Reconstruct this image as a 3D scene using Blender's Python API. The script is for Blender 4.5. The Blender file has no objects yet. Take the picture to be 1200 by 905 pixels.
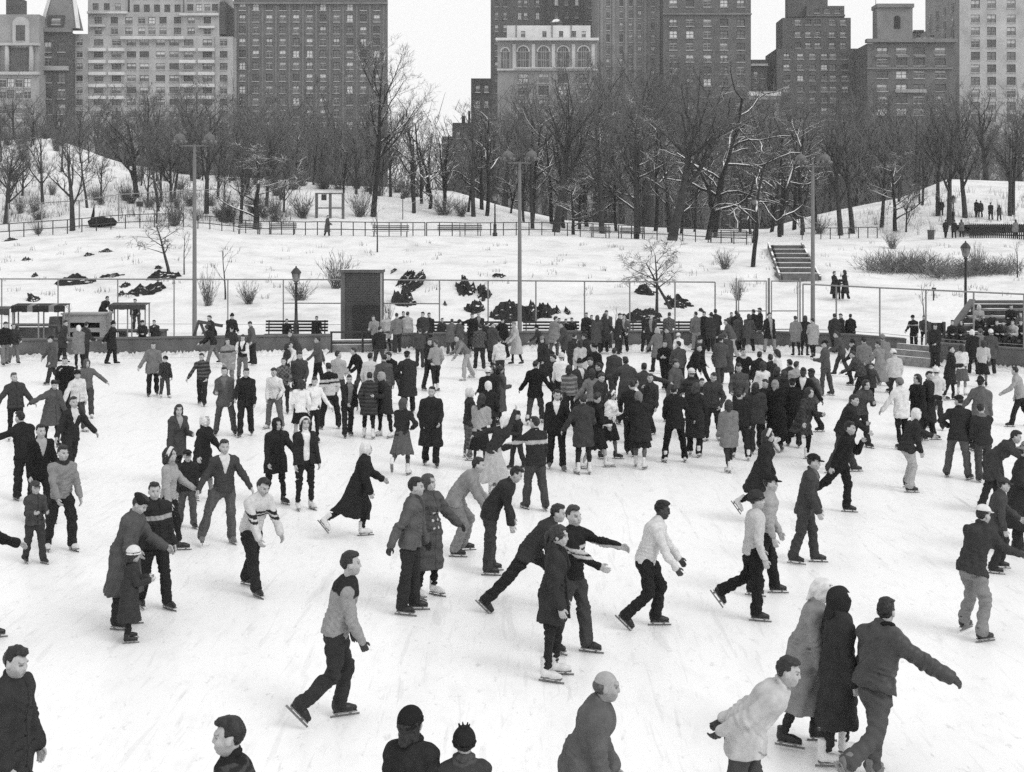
import bpy, math, random
import numpy as np
from mathutils import Matrix, Vector
C = bpy.context.scene.collection
PI = math.pi
CAM_H, FPX, CXP, HYP = 5.2, 1500.0, 600.0, 272.0      # camera height (m), focal length / centre / horizon of the photo

def lin(t):                                            # 0..255 grey as seen -> albedo
    c = t / 255.0
    return c / 12.92 if c < 0.04045 else ((c + 0.055) / 1.055) ** 2.4
def at(px, py, Y):                                     # point at depth Y
    return ((px - CXP) / FPX * Y, Y, CAM_H - (py - HYP) / FPX * Y)
def gy(py, z=0.0):
    return (CAM_H - z) * FPX / (py - HYP)

# ------------------------------------------------------------------ terrain
# columns of the photo -> list of (depth, height) of the ground behind the rink wall
SECT = [
    (-250, [(57, .06), (61, .16), (64, .42), (82, 3.0), (98, 4.7), (106, 5.0), (124, 10.0), (140, 15.0), (170, 16), (260, 12), (420, 6)]),
    (0,    [(57, .06), (61, .16), (64, .42), (82, 3.0), (98, 4.7), (106, 5.0), (124, 10.5), (140, 15.2), (165, 16), (260, 11), (420, 6)]),
    (60,   [(57, .06), (61, .16), (64, .42), (82, 3.0), (98, 4.9), (106, 5.2), (124, 10.5), (140, 15.6), (160, 15.5), (260, 10), (420, 6)]),
    (150,  [(57, .06), (61, .16), (64, .42), (82, 3.1), (100, 5.1), (107, 5.4), (124, 9.5), (140, 13.0), (160, 12), (260, 8), (420, 6)]),
    (240,  [(57, .06), (61, .16), (64, .42), (82, 2.9), (102, 5.2), (108, 5.4), (124, 9.0), (140, 11.4), (160, 10), (260, 6), (420, 5)]),
    (360,  [(57, .06), (61, .16), (64, .42), (82, 2.7), (104, 4.9), (111, 5.0), (124, 8.2), (138, 10.6), (160, 8), (260, 5), (420, 5)]),
    (450,  [(57, .06), (61, .16), (64, .42), (82, 2.7), (104, 4.85), (111, 4.9), (124, 7.8), (138, 10.0), (160, 7), (260, 5), (420, 5)]),
    (530,  [(57, .06), (61, .16), (64, .42), (82, 2.7), (104, 4.8), (112, 4.9), (124, 7.5), (138, 9.6), (160, 6), (260, 5), (420, 5)]),
    (600,  [(57, .06), (61, .16), (64, .42), (82, 2.7), (104, 4.8), (112, 4.85), (124, 6.6), (138, 8.0), (160, 5.4), (260, 5), (420, 5)]),
    (660,  [(57, .06), (61, .16), (64, .42), (82, 2.7), (104, 4.7), (112, 4.75), (124, 5.6), (138, 6.5), (160, 5), (260, 5), (420, 5)]),
    (750,  [(57, .06), (61, .16), (64, .42), (82, 2.6), (102, 4.5), (112, 4.6), (124, 5.2), (138, 5.6), (160, 4.8), (260, 5), (420, 5)]),
    (900,  [(57, .06), (61, .16), (64, .42), (82, 2.55), (102, 4.4), (112, 4.6), (124, 5.0), (138, 5.4), (160, 4.8), (260, 5), (420, 5)]),
    (980,  [(57, .06), (61, .16), (64, .42), (82, 2.4), (102, 4.3), (112, 4.6), (124, 6.0), (138, 7.6), (160, 7), (260, 5), (420, 5)]),
    (1050, [(57, .06), (61, .16), (64, .42), (82, 2.2), (102, 4.1), (112, 4.7), (124, 7.0), (138, 9.0), (160, 8), (260, 5), (420, 5)]),
    (1110, [(57, .06), (61, .16), (64, .42), (82, 2.3), (102, 4.4), (112, 4.9), (124, 8.0), (140, 11.0), (165, 11), (260, 6), (420, 5)]),
    (1200, [(55, .06), (61, .16), (64, .42), (82, 2.5), (102, 4.6), (112, 5.0), (124, 8.0), (142, 11.0), (170, 11), (260, 6), (420, 5)]),
    (1450, [(55, .06), (61, .16), (64, .42), (82, 2.5), (102, 4.6), (112, 5.0), (124, 8.0), (142, 11.0), (170, 11), (260, 6), (420, 5)]),
]
_SU = np.array([s[0] for s in SECT], float)
_YS = np.array([46, 50, 55, 57, 59, 61, 63, 66, 69, 72, 75, 78, 81, 84, 87, 90, 93, 96, 99, 102, 105, 108, 111, 114, 118, 122, 126, 130, 134, 138, 142, 148, 156, 166, 180, 200, 230, 270, 330, 420, 700, 1500, 4000], float)
_ZG = np.array([[np.interp(y, [q[0] for q in s[1]], [q[1] for q in s[1]]) for y in _YS] for s in SECT])
def terrain(X, Y):
    u = CXP + X / Y * FPX
    zs = np.array([np.interp(Y, _YS, _ZG[k]) for k in range(len(_SU))])
    z = float(np.interp(u, _SU, zs))
    if Y > 63:
        a = min(1.0, (Y - 63) / 8.0)
        z += a * (.13 * math.sin(X * .31 + Y * .17) + .10 * math.sin(X * .13 - Y * .29 + 1.3) + .07 * math.sin(X * .71 + 2) * math.sin(Y * .53))
    return z
def hit(px, py, y0=58.0, y1=200.0):                    # where the sight line meets the snowy slope
    Y = y0
    while Y < y1:
        x, _, z = at(px, py, Y)
        if z <= terrain(x, Y):
            return (x, Y, terrain(x, Y))
        Y += .25
    x = at(px, py, y1)[0]
    return (x, y1, terrain(x, y1))

# ------------------------------------------------------------------ objects
ALL = []
def tag(o, label=None, cat=None, group=None, kind=None):
    if label: o['label'] = label
    if cat: o['category'] = cat
    if group: o['group'] = group
    if kind: o['kind'] = kind
    if label: ALL.append(label)
    return o
def empty(name, loc=(0, 0, 0), rz=0.0, sc=1.0):
    o = bpy.data.objects.new(name, None); C.objects.link(o)
    o.empty_display_size = .2
    o.location = loc; o.rotation_euler = (0, 0, rz); o.scale = (sc, sc, sc)
    return o
def link(name, me, parent=None, loc=(0, 0, 0), rz=0.0):
    o = bpy.data.objects.new(name, me); C.objects.link(o)
    if parent is not None: o.parent = parent
    o.location = loc; o.rotation_euler = (0, 0, rz)
    return o
def mesh_np(name, V, Q, mats, smooth=True, tone=None, mi=None):
    """V (n,3), Q (m,4) quads or (m,3) triangles"""
    me = bpy.data.meshes.new(name)
    V = np.asarray(V, np.float32); Q = np.asarray(Q, np.int32)
    k = Q.shape[1]
    me.vertices.add(len(V)); me.vertices.foreach_set('co', V.ravel())
    me.loops.add(Q.size); me.loops.foreach_set('vertex_index', Q.ravel())
    me.polygons.add(len(Q)); me.polygons.foreach_set('loop_start', np.arange(0, Q.size, k, dtype=np.int32))
    me.polygons.foreach_set('use_smooth', np.full(len(Q), smooth))
    if mi is not None: me.polygons.foreach_set('material_index', np.asarray(mi, np.int32))
    for m in mats: me.materials.append(m)
    if tone is not None:
        a = me.attributes.new('tone', 'FLOAT', 'POINT'); a.data.foreach_set('value', np.asarray(tone, np.float32))
    me.update(calc_edges=True); me.validate()
    return me

class MB:                                              # collects plain shapes into ONE mesh
    def __init__(s): s.v = []; s.f = []; s.m = []; s.cur = 0
    def quad(s, a, b, c, d):
        n = len(s.v); s.v += [a, b, c, d]; s.f.append((n, n + 1, n + 2, n + 3)); s.m.append(s.cur)
    def box(s, x0, x1, y0, y1, z0, z1, M=None):
        P = [Vector(p) for p in ((x0, y0, z0), (x1, y0, z0), (x1, y1, z0), (x0, y1, z0), (x0, y0, z1), (x1, y0, z1), (x1, y1, z1), (x0, y1, z1))]
        if M is not None: P = [M @ p for p in P]
        n = len(s.v); s.v += [tuple(p) for p in P]
        for f in ((0, 3, 2, 1), (4, 5, 6, 7), (0, 1, 5, 4), (1, 2, 6, 5), (2, 3, 7, 6), (3, 0, 4, 7)):
            s.f.append(tuple(n + i for i in f)); s.m.append(s.cur)
    def bar(s, a, b, w, h=None):                       # square bar between two points
        a = Vector(a); b = Vector(b); d = b - a; L = d.length
        if L < 1e-6: return
        h = h or w
        q = d.to_track_quat('Z', 'Y').to_matrix().to_4x4(); q.translation = a
        s.box(-w / 2, w / 2, -h / 2, h / 2, 0, L, q)
    def tube(s, pts, rads, k=8, cap=True):
        pts = [Vector(p) for p in pts]; rings = []
        for i, p in enumerate(pts):
            d = (pts[min(i + 1, len(pts) - 1)] - pts[max(i - 1, 0)]).normalized()
            u = d.orthogonal().normalized() if i == 0 else (u - d * u.dot(d)).normalized()
            w = d.cross(u); n = len(s.v)
            for j in range(k):
                t = 2 * PI * j / k
                s.v.append(tuple(p + (u * math.cos(t) + w * math.sin(t)) * rads[i]))
            rings.append(n)
        for a, b in zip(rings, rings[1:]):
            for j in range(k):
                j2 = (j + 1) % k; s.f.append((a + j, a + j2, b + j2, b + j)); s.m.append(s.cur)
        if cap:
            s.f.append(tuple(rings[0] + j for j in reversed(range(k)))); s.m.append(s.cur)
            s.f.append(tuple(rings[-1] + j for j in range(k))); s.m.append(s.cur)
    def lathe(s, prof, k=10, at=(0, 0, 0)):            # prof: (r, z)
        s.tube([(at[0], at[1], at[2] + z + i * 1e-5) for i, (r, z) in enumerate(prof)], [max(r, .001) for r, z in prof], k)
    def mesh(s, name, mats, smooth=False):
        me = bpy.data.meshes.new(name); me.from_pydata(s.v, [], s.f)
        for m in (mats if isinstance(mats, (list, tuple)) else [mats]): me.materials.append(m)
        me.polygons.foreach_set('material_index', s.m)
        if smooth: me.polygons.foreach_set('use_smooth', [True] * len(s.f))
        me.update()
        return me
    def build(s, name, mats, parent=None, loc=(0, 0, 0), rz=0.0, smooth=False):
        return link(name, s.mesh(name, mats, smooth), parent, loc, rz)

# ------------------------------------------------------------------ materials (all neutral: the place is seen in black and white)
_M = {}
def nodes(name):
    m = bpy.data.materials.new(name); m.use_nodes = True
    nt = m.node_tree; b = nt.nodes['Principled BSDF']
    return m, nt, b
def N(nt, t, **kw):
    n = nt.nodes.new(t)
    for k, v in kw.items(): setattr(n, k, v)
    return n
def grey_ramp(nt, src, stops):
    r = N(nt, 'ShaderNodeValToRGB'); e = r.color_ramp.elements
    while len(e) < len(stops): e.new(.5)
    for i, (p, v) in enumerate(stops): e[i].position = p; e[i].color = (v, v, v, 1)
    nt.links.new(src, r.inputs[0]); return r.outputs[0]
def mat(name, tone, rough=.8, scale=6.0, var=.25, bump=0.0, spec=.3, metal=0.0, coord='Object'):
    key = (name, round(tone), round(scale, 2), bump)
    if key in _M: return _M[key]
    m, nt, b = nodes(name)
    tc = N(nt, 'ShaderNodeTexCoord'); no = N(nt, 'ShaderNodeTexNoise')
    no.inputs['Scale'].default_value = scale; no.inputs['Detail'].default_value = 5
    nt.links.new(tc.outputs[coord], no.inputs['Vector'])
    a = lin(tone)
    col = grey_ramp(nt, no.outputs['Fac'], [(.25, a * (1 - var)), (.5, a), (.78, min(.95, a * (1 + var)))])
    nt.links.new(col, b.inputs['Base Color'])
    b.inputs['Roughness'].default_value = rough; b.inputs['Metallic'].default_value = metal
    b.inputs['Specular IOR Level'].default_value = spec
    if bump:
        bp = N(nt, 'ShaderNodeBump'); bp.inputs['Strength'].default_value = bump; bp.inputs['Distance'].default_value = .05
        nt.links.new(no.outputs['Fac'], bp.inputs['Height']); nt.links.new(bp.outputs[0], b.inputs['Normal'])
    _M[key] = m
    return m
def tone_mat(name, rough, scale, var, spec=.25, bump=0.0, sheen=0.0):   # colour from the mesh's own 'tone' attribute, with a cloth-like grain
    if name in _M: return _M[name]
    m, nt, b = nodes(name)
    at_ = N(nt, 'ShaderNodeAttribute', attribute_name='tone'); tc = N(nt, 'ShaderNodeTexCoord')
    no = N(nt, 'ShaderNodeTexNoise'); no.inputs['Scale'].default_value = scale; no.inputs['Detail'].default_value = 4
    nt.links.new(tc.outputs['Object'], no.inputs['Vector'])
    mr = N(nt, 'ShaderNodeMapRange'); mr.inputs['To Min'].default_value = 1 - var; mr.inputs['To Max'].default_value = 1 + var
    mr.inputs['From Min'].default_value = .25; mr.inputs['From Max'].default_value = .75
    nt.links.new(no.outputs['Fac'], mr.inputs[0])
    mu = N(nt, 'ShaderNodeMath', operation='MULTIPLY')
    nt.links.new(at_.outputs['Fac'], mu.inputs[0]); nt.links.new(mr.outputs[0], mu.inputs[1])
    cb = N(nt, 'ShaderNodeCombineColor')
    for i in range(3): nt.links.new(mu.outputs[0], cb.inputs[i])
    nt.links.new(cb.outputs[0], b.inputs['Base Color'])
    b.inputs['Roughness'].default_value = rough; b.inputs['Specular IOR Level'].default_value = spec
    if sheen: b.inputs['Sheen Weight'].default_value = sheen
    if bump:
        bp = N(nt, 'ShaderNodeBump'); bp.inputs['Strength'].default_value = bump; bp.inputs['Distance'].default_value = .01
        nt.links.new(no.outputs['Fac'], bp.inputs['Height']); nt.links.new(bp.outputs[0], b.inputs['Normal'])
    _M[name] = m
    return m
def snowy(name, tone, rough=.9, scale=8.0, thr=.45, cover=.5, var=.3, bump=.4):   # snow lies on whatever faces up
    key = (name, tone, thr, cover)
    if key in _M: return _M[key]
    m, nt, b = nodes(name)
    tc = N(nt, 'ShaderNodeTexCoord'); no = N(nt, 'ShaderNodeTexNoise'); no.inputs['Scale'].default_value = scale; no.inputs['Detail'].default_value = 6
    nt.links.new(tc.outputs['Object'], no.inputs['Vector'])
    a = lin(tone)
    col = grey_ramp(nt, no.outputs['Fac'], [(.3, a * (1 - var)), (.7, a * (1 + var))])
    g = N(nt, 'ShaderNodeNewGeometry'); sx = N(nt, 'ShaderNodeSeparateXYZ'); nt.links.new(g.outputs['Normal'], sx.inputs[0])
    n2 = N(nt, 'ShaderNodeTexNoise'); n2.inputs['Scale'].default_value = scale * .22; n2.inputs['Detail'].default_value = 4
    nt.links.new(tc.outputs['Object'], n2.inputs['Vector'])
    ad = N(nt, 'ShaderNodeMath', operation='ADD'); nt.links.new(sx.outputs['Z'], ad.inputs[0])
    ms = N(nt, 'ShaderNodeMath', operation='MULTIPLY_ADD'); nt.links.new(n2.outputs['Fac'], ms.inputs[0]); ms.inputs[1].default_value = 2.2; ms.inputs[2].default_value = -2.2 * (1 - cover)
    nt.links.new(ms.outputs[0], ad.inputs[1])
    rp = N(nt, 'ShaderNodeMapRange'); rp.inputs['From Min'].default_value = thr; rp.inputs['From Max'].default_value = thr + .15
    nt.links.new(ad.outputs[0], rp.inputs[0])
    mx = N(nt, 'ShaderNodeMix', data_type='RGBA'); nt.links.new(rp.outputs[0], mx.inputs[0]); nt.links.new(col, mx.inputs[6])
    mx.inputs[7].default_value = (.82, .82, .82, 1)
    nt.links.new(mx.outputs[2], b.inputs['Base Color'])
    b.inputs['Roughness'].default_value = rough; b.inputs['Specular IOR Level'].default_value = .2
    if bump:
        bp = N(nt, 'ShaderNodeBump'); bp.inputs['Strength'].default_value = bump; bp.inputs['Distance'].default_value = .05
        nt.links.new(no.outputs['Fac'], bp.inputs['Height']); nt.links.new(bp.outputs[0], b.inputs['Normal'])
    _M[key] = m
    return m
def brick(name, t1, t2, tm, scale=5.0, axis='XZ'):
    key = (name, t1, t2)
    if key in _M: return _M[key]
    m, nt, b = nodes(name)
    tc = N(nt, 'ShaderNodeTexCoord'); sp = N(nt, 'ShaderNodeSeparateXYZ'); cb = N(nt, 'ShaderNodeCombineXYZ')
    nt.links.new(tc.outputs['Object'], sp.inputs[0])
    nt.links.new(sp.outputs['X'], cb.inputs[0]); nt.links.new(sp.outputs['Z'], cb.inputs[1])
    br = N(nt, 'ShaderNodeTexBrick'); br.inputs['Scale'].default_value = scale
    for k, t in (('Color1', t1), ('Color2', t2), ('Mortar', tm)):
        v = lin(t); br.inputs[k].default_value = (v, v, v, 1)
    br.inputs['Mortar Size'].default_value = .03
    nt.links.new(cb.outputs[0], br.inputs['Vector'])
    no = N(nt, 'ShaderNodeTexNoise'); no.inputs['Scale'].default_value = .8; no.inputs['Detail'].default_value = 6
    nt.links.new(tc.outputs['Object'], no.inputs['Vector'])
    mr = grey_ramp(nt, no.outputs['Fac'], [(.3, .75), (.7, 1.2)])
    mx = N(nt, 'ShaderNodeMix', data_type='RGBA', blend_type='MULTIPLY'); mx.inputs[0].default_value = 1
    nt.links.new(br.outputs['Color'], mx.inputs[6]); nt.links.new(mr, mx.inputs[7])
    nt.links.new(mx.outputs[2], b.inputs['Base Color']); b.inputs['Roughness'].default_value = .9
    b.inputs['Specular IOR Level'].default_value = .2
    _M[key] = m
    return m

def ice_material():
    m, nt, b = nodes('skated_ice')
    tc = N(nt, 'ShaderNodeTexCoord')
    def noise(scale, detail, sx=1, sy=1, rot=0.0, dist=0.0, rough=.5):
        mp = N(nt, 'ShaderNodeMapping'); mp.inputs['Scale'].default_value = (sx, sy, 1); mp.inputs['Rotation'].default_value = (0, 0, rot)
        nt.links.new(tc.outputs['Object'], mp.inputs['Vector'])
        n = N(nt, 'ShaderNodeTexNoise'); n.inputs['Scale'].default_value = scale; n.inputs['Detail'].default_value = detail; n.inputs['Distortion'].default_value = dist
        n.inputs['Roughness'].default_value = rough
        nt.links.new(mp.outputs[0], n.inputs['Vector']); return n.outputs['Fac']
    big = grey_ramp(nt, noise(.12, 4), [(.3, .93), (.7, 1.0)])
    mid = grey_ramp(nt, noise(3.2, 7, 1.4, .5, .3, .4, .7), [(.30, .91), (.50, 1.0)])
    cur = big
    outs = [mid]
    for (sc, sx, sy, rot) in ((2.6, 2.6, .22, .35), (2.2, 2.8, .2, -.3), (2.0, 3.0, .3, .75), (3.0, 2.4, .24, -.8)):
        outs.append(grey_ramp(nt, noise(sc, 3, sx, sy, rot, .9), [(.305, .91), (.35, 1.0)]))
    outs.append(grey_ramp(nt, noise(9, 5, 1, .4, 0, 0, .7), [(.30, .74), (.40, 1.0)]))
    for o in outs:
        mx = N(nt, 'ShaderNodeMix', data_type='RGBA', blend_type='MULTIPLY'); mx.inputs[0].default_value = 1
        nt.links.new(cur, mx.inputs[6]); nt.links.new(o, mx.inputs[7]); cur = mx.outputs[2]
    mx = N(nt, 'ShaderNodeMix', data_type='RGBA', blend_type='MULTIPLY'); mx.inputs[0].default_value = 1
    nt.links.new(cur, mx.inputs[6]); mx.inputs[7].default_value = (.86, .86, .86, 1)
    nt.links.new(mx.outputs[2], b.inputs['Base Color'])
    b.inputs['Roughness'].default_value = .38; b.inputs['Specular IOR Level'].default_value = .28
    bp = N(nt, 'ShaderNodeBump'); bp.inputs['Strength'].default_value = .25; bp.inputs['Distance'].default_value = .02
    nt.links.new(cur, bp.inputs['Height']); nt.links.new(bp.outputs[0], b.inputs['Normal'])
    return m
def snow_material():
    m, nt, b = nodes('trodden_snow')
    tc = N(nt, 'ShaderNodeTexCoord')
    def noise(scale, detail, rough=.6):
        n = N(nt, 'ShaderNodeTexNoise'); n.inputs['Scale'].default_value = scale; n.inputs['Detail'].default_value = detail; n.inputs['Roughness'].default_value = rough
        nt.links.new(tc.outputs['Object'], n.inputs['Vector']); return n.outputs['Fac']
    vo = N(nt, 'ShaderNodeTexVoronoi'); vo.inputs['Scale'].default_value = 1.3; nt.links.new(tc.outputs['Object'], vo.inputs['Vector'])
    a = grey_ramp(nt, noise(.35, 8, .7), [(.28, .50), (.5, .70), (.7, .78)])
    c = grey_ramp(nt, noise(2.5, 8, .7), [(.24, .45), (.38, 1.0)])
    mx = N(nt, 'ShaderNodeMix', data_type='RGBA', blend_type='MULTIPLY'); mx.inputs[0].default_value = .8
    nt.links.new(a, mx.inputs[6]); nt.links.new(c, mx.inputs[7])
    nt.links.new(mx.outputs[2], b.inputs['Base Color']); b.inputs['Roughness'].default_value = .9; b.inputs['Specular IOR Level'].default_value = .15
    bp = N(nt, 'ShaderNodeBump'); bp.inputs['Strength'].default_value = .8; bp.inputs['Distance'].default_value = .16
    hm = N(nt, 'ShaderNodeMath', operation='MULTIPLY'); nt.links.new(noise(1.4, 8, .65), hm.inputs[0]); nt.links.new(grey_ramp(nt, vo.outputs['Distance'], [(.08, .35), (.22, 1.0)]), hm.inputs[1]); nt.links.new(hm.outputs[0], bp.inputs['Height']); nt.links.new(bp.outputs[0], b.inputs['Normal'])
    return m

# ------------------------------------------------------------------ camera, sky, sun
def setup():
    sc = bpy.context.scene
    cd = bpy.data.cameras.new('camera'); cam = bpy.data.objects.new('camera', cd); C.objects.link(cam)
    cam.location = (0, 0, CAM_H); cam.rotation_euler = (PI / 2, 0, 0)
    cd.sensor_width = 36; cd.lens = 36 * FPX / 1200; cd.shift_y = (HYP - 452.5) / 1200
    cd.clip_end = 6000; cd.clip_start = .1
    sc.camera = cam
    w = bpy.data.worlds.new('World'); sc.world = w; w.use_nodes = True
    nt = w.node_tree; bg = nt.nodes['Background']
    sky = N(nt, 'ShaderNodeTexSky', sky_type='NISHITA'); sky.sun_disc = False
    sky.sun_elevation = math.radians(46); sky.sun_rotation = math.radians(128); sky.dust_density = 6; sky.air_density = 1.5
    bw = N(nt, 'ShaderNodeRGBToBW'); nt.links.new(sky.outputs[0], bw.inputs[0])
    mx = N(nt, 'ShaderNodeMix', data_type='FLOAT'); mx.inputs[0].default_value = .75       # an even cloud deck
    nt.links.new(bw.outputs[0], mx.inputs[2]); mx.inputs[3].default_value = 13.5
    nt.links.new(mx.outputs[0], bg.inputs['Color']); bg.inputs['Strength'].default_value = .1
    sd = bpy.data.lights.new('sun', 'SUN'); so = bpy.data.objects.new('sun', sd); C.objects.link(so)
    sd.energy = 1.1; sd.angle = math.radians(24); sd.color = (1, 1, 1)
    el, az = math.radians(46), math.radians(128)         # veiled sun, behind the camera's right shoulder
    d = Vector((math.sin(az) * math.cos(el), math.cos(az) * math.cos(el), math.sin(el)))
    so.rotation_euler = d.to_track_quat('Z', 'Y').to_euler(); so.location = (0, -20, 60)
    v = sc.view_settings; v.view_transform = 'Standard'; v.look = 'None'; v.gamma = 1; v.use_curve_mapping = False; v.exposure = -.07
    sc.cycles.max_bounces = 5; sc.cycles.diffuse_bounces = 3; sc.cycles.glossy_bounces = 2; sc.cycles.transmission_bounces = 2; sc.cycles.transparent_max_bounces = 4
    sc.cycles.caustics_reflective = False; sc.cycles.caustics_refractive = False
    sc.cycles.use_denoising = False
def haze():                                            # the thin winter air between the rink and the avenue
    b = MB(); b.box(-330, 330, -30, 480, -1.6, 110); m = bpy.data.materials.new('winter_haze'); m.use_nodes = True; nt = m.node_tree
    nt.nodes.remove(nt.nodes['Principled BSDF']); v = N(nt, 'ShaderNodeVolumePrincipled'); v.inputs['Color'].default_value = (.97, .97, .97, 1); v.inputs['Density'].default_value = HAZE; v.inputs['Anisotropy'].default_value = 0
    nt.links.new(v.outputs[0], nt.nodes['Material Output'].inputs['Volume'])
    tag(b.build('haze', m), 'thin pale winter haze over the park', kind='stuff')
    bpy.context.scene.cycles.volume_bounces = 0
HAZE = .00030
setup()
haze()
# ================================================================== THE SETTING
M_ICE = ice_material(); M_SNOW = snow_material()
M_CONC = mat('dark_concrete', 92, .9, 1.6, .3, .3); M_CONC2 = mat('pale_concrete', 148, .9, 2.2, .18, .2)
M_STEEL = mat('galvanised_steel', 128, .5, 9, .15, 0, .4); M_POLE = mat('painted_pole', 108, .6, 2.5, .15)
M_IRON = mat('black_iron', 42, .5, 6, .25, 0, .4); M_SLAT = mat('bench_wood', 58, .75, 5, .35)
M_DARKW = mat('weathered_wood', 70, .8, 3, .35); M_GLASS = mat('lamp_glass', 190, .2, 4, .1, 0, .5)
def wall_line(px):                                     # depth of the rink wall's face
    return float(np.interp(px, [-150, 0, 250, 450, 700, 880, 1000, 1062], [52.2, 52.5, 54.2, 55.6, 57.2, 57.2, 55.2, 53.0]))
WZ = .72
def ground_parts():
    b = MB(); n = 40                                   # the sheet of ice reaches under the wall; snow takes over behind it
    xs = np.linspace(-40, 46, 60); ys = np.linspace(-20, 57.6, 50)
    V = [(x, y, 0) for y in ys for x in xs]; Q = []
    for j in range(49):
        for i in range(59): a = j * 60 + i; Q.append((a, a + 1, a + 61, a + 60))
    tag(link('ice', mesh_np('ice', V, Q, [M_ICE])), 'white skating ice scored by blades', kind='structure')
    # snowy ground: fan of rows to the horizon
    us = np.concatenate([[-4000, -1500, -700], np.arange(-250, 1451, 10), [1900, 2700, 5200]]); ys = np.concatenate([np.arange(56.0, 66, 1.0), np.arange(66, 150, 1.2), np.array([152, 156, 160, 166, 174, 184, 196, 215, 240, 280, 340, 430, 700, 1500, 4000.])])
    V = []; Q = []
    for y in ys:
        for u in us:
            x = (u - CXP) / FPX * y
            yy = y
            if y < 57.5: yy = max(wall_line(u) + .25 if u < 1066 else 51.2, 46) if y == 56.0 else y
            x = (u - CXP) / FPX * yy
            V.append((x, yy, terrain(x, yy)))
    k = len(us)
    for j in range(len(ys) - 1):
        for i in range(k - 1): a = j * k + i; Q.append((a, a + 1, a + k + 1, a + k))
    tag(link('snowy_ground', mesh_np('snowy_ground', V, Q, [M_SNOW])), 'snow covered slope and terrace behind the rink', kind='structure')
    V = [(-3500, -1500, -.3), (3500, -1500, -.3), (3500, 60, -.3), (-3500, 60, -.3)]
    tag(link('ground', mesh_np('ground', V, [(0, 1, 2, 3)], [M_SNOW])), 'snow covered ground around the rink', kind='structure')
ground_parts()

def wall_run(name, pxs, ys, z0, z1, th, m, label, cat, cap=None):
    b = MB()
    for (pa, ya), (pb, yb) in zip(list(zip(pxs, ys)), list(zip(pxs, ys))[1:]):
        xa = (pa - CXP) / FPX * ya; xb = (pb - CXP) / FPX * yb
        q = [(xa, ya), (xb, yb), (xb, yb + th), (xa, ya + th)]
        n = len(b.v); b.v += [(x, y, z0) for x, y in q] + [(x, y, z1) for x, y in q]
        for f in ((0, 1, 5, 4), (1, 2, 6, 5), (2, 3, 7, 6), (3, 0, 4, 7), (4, 5, 6, 7)): b.f.append(tuple(n + i for i in f)); b.m.append(0)
    o = b.build(name, m); tag(o, label, cat)
    if cap:
        c = MB()
        for (pa, ya), (pb, yb) in zip(list(zip(pxs, ys)), list(zip(pxs, ys))[1:]):
            xa = (pa - CXP) / FPX * ya; xb = (pb - CXP) / FPX * yb
            q = [(xa, ya - .05), (xb, yb - .05), (xb, yb + th + .05), (xa, ya + th + .05)]
            n = len(c.v); c.v += [(x, y, z1 + .004) for x, y in q] + [(x, y, z1 + .07) for x, y in q]
            for f in ((0, 1, 5, 4), (1, 2, 6, 5), (2, 3, 7, 6), (3, 0, 4, 7), (4, 5, 6, 7), (3, 2, 1, 0)): c.f.append(tuple(n + i for i in f)); c.m.append(0)
        c.build('coping', cap, o)
    return o
ps = [-150, 0, 150, 250, 388]; wall_run('rink_wall', ps, [wall_line(p) for p in ps], -.05, WZ, .35, M_CONC, 'long dark concrete rink wall running from the awning stand to the brick pillar', 'wall', M_CONC)
ps = [462, 550, 700, 880, 960, 1000, 1062]; wall_run('rink_wall', ps, [wall_line(p) for p in ps], -.05, WZ, .35, M_CONC, 'dark concrete rink wall from the brick pillar past the gate to the bleacher corner', 'wall', M_CONC)
ps = [1094, 1130, 1200, 1330]; wall_run('rink_wall', ps, [50.4, 49.5, 47.8, 45.2], -.05, .78, .4, M_CONC, 'dark concrete wall in front of the bleachers', 'wall', M_CONC)
def ledge(pa, ya, pb, yb, z0, z1, d, label):
    b = MB(); xa = (pa - CXP) / FPX * ya; xb = (pb - CXP) / FPX * yb
    b.bar((xa, ya, (z0 + z1) / 2), (xb, yb, (z0 + z1) / 2), z1 - z0, d)
    o = tag(b.build('step', snowy('snowy_concrete', 128, .9, 3, .7, .55)), label, 'step'); return o
# kerb-like steps that lead up beside the bleachers, snow on them
for i, (pa, ya, pb, yb, lab) in enumerate(((1030, 50.9, 1092, 48.9, 'lowest snowy step where the rink wall turns to the bleachers'), (1040, 52.0, 1094, 50.2, 'middle snowy step at the bleacher corner'), (1052, 53.0, 1096, 51.4, 'top snowy step at the bleacher corner'))):
    ledge(pa, ya, pb, yb, .0 + i * .12, .12 + i * .12, .6, lab)
ledge(386, 55.4, 463, 55.9, -.02, .16, .5, 'low snowy sill in the wall opening under the brick pillar')
ledge(386, 56.4, 463, 56.7, .0, .5, .4, 'dark snow topped inner sill right at the foot of the brick pillar')
def snow_berm(pa, pb, label, seed):                    # shavings piled along the foot of the wall
    R = np.random.RandomState(seed); n = int((pb - pa) / 2); V = []; Q = []
    for i in range(n + 1):
        p = pa + (pb - pa) * i / n; y = wall_line(p) if p < 1070 else float(np.interp(p, [1070, 1094, 1200, 1330], [50.6, 50.4, 47.8, 45.2]))
        for (dy, h) in ((.0, .16), (-.18, .14), (-.5, .07), (-1.0, .004)):
            x = (p - CXP) / FPX * y
            V.append((x, y - .02 + dy * (.7 + .6 * R.rand()), h * (.35 + 1.1 * R.rand()) if h > .01 else h))
    for i in range(n):
        for j in range(3): a = i * 4 + j; Q.append((a, a + 1, a + 5, a + 4))
    tag(link('snow_bank', mesh_np('snow_bank', V, Q, [M_SNOW])), label, kind='structure')
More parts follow.
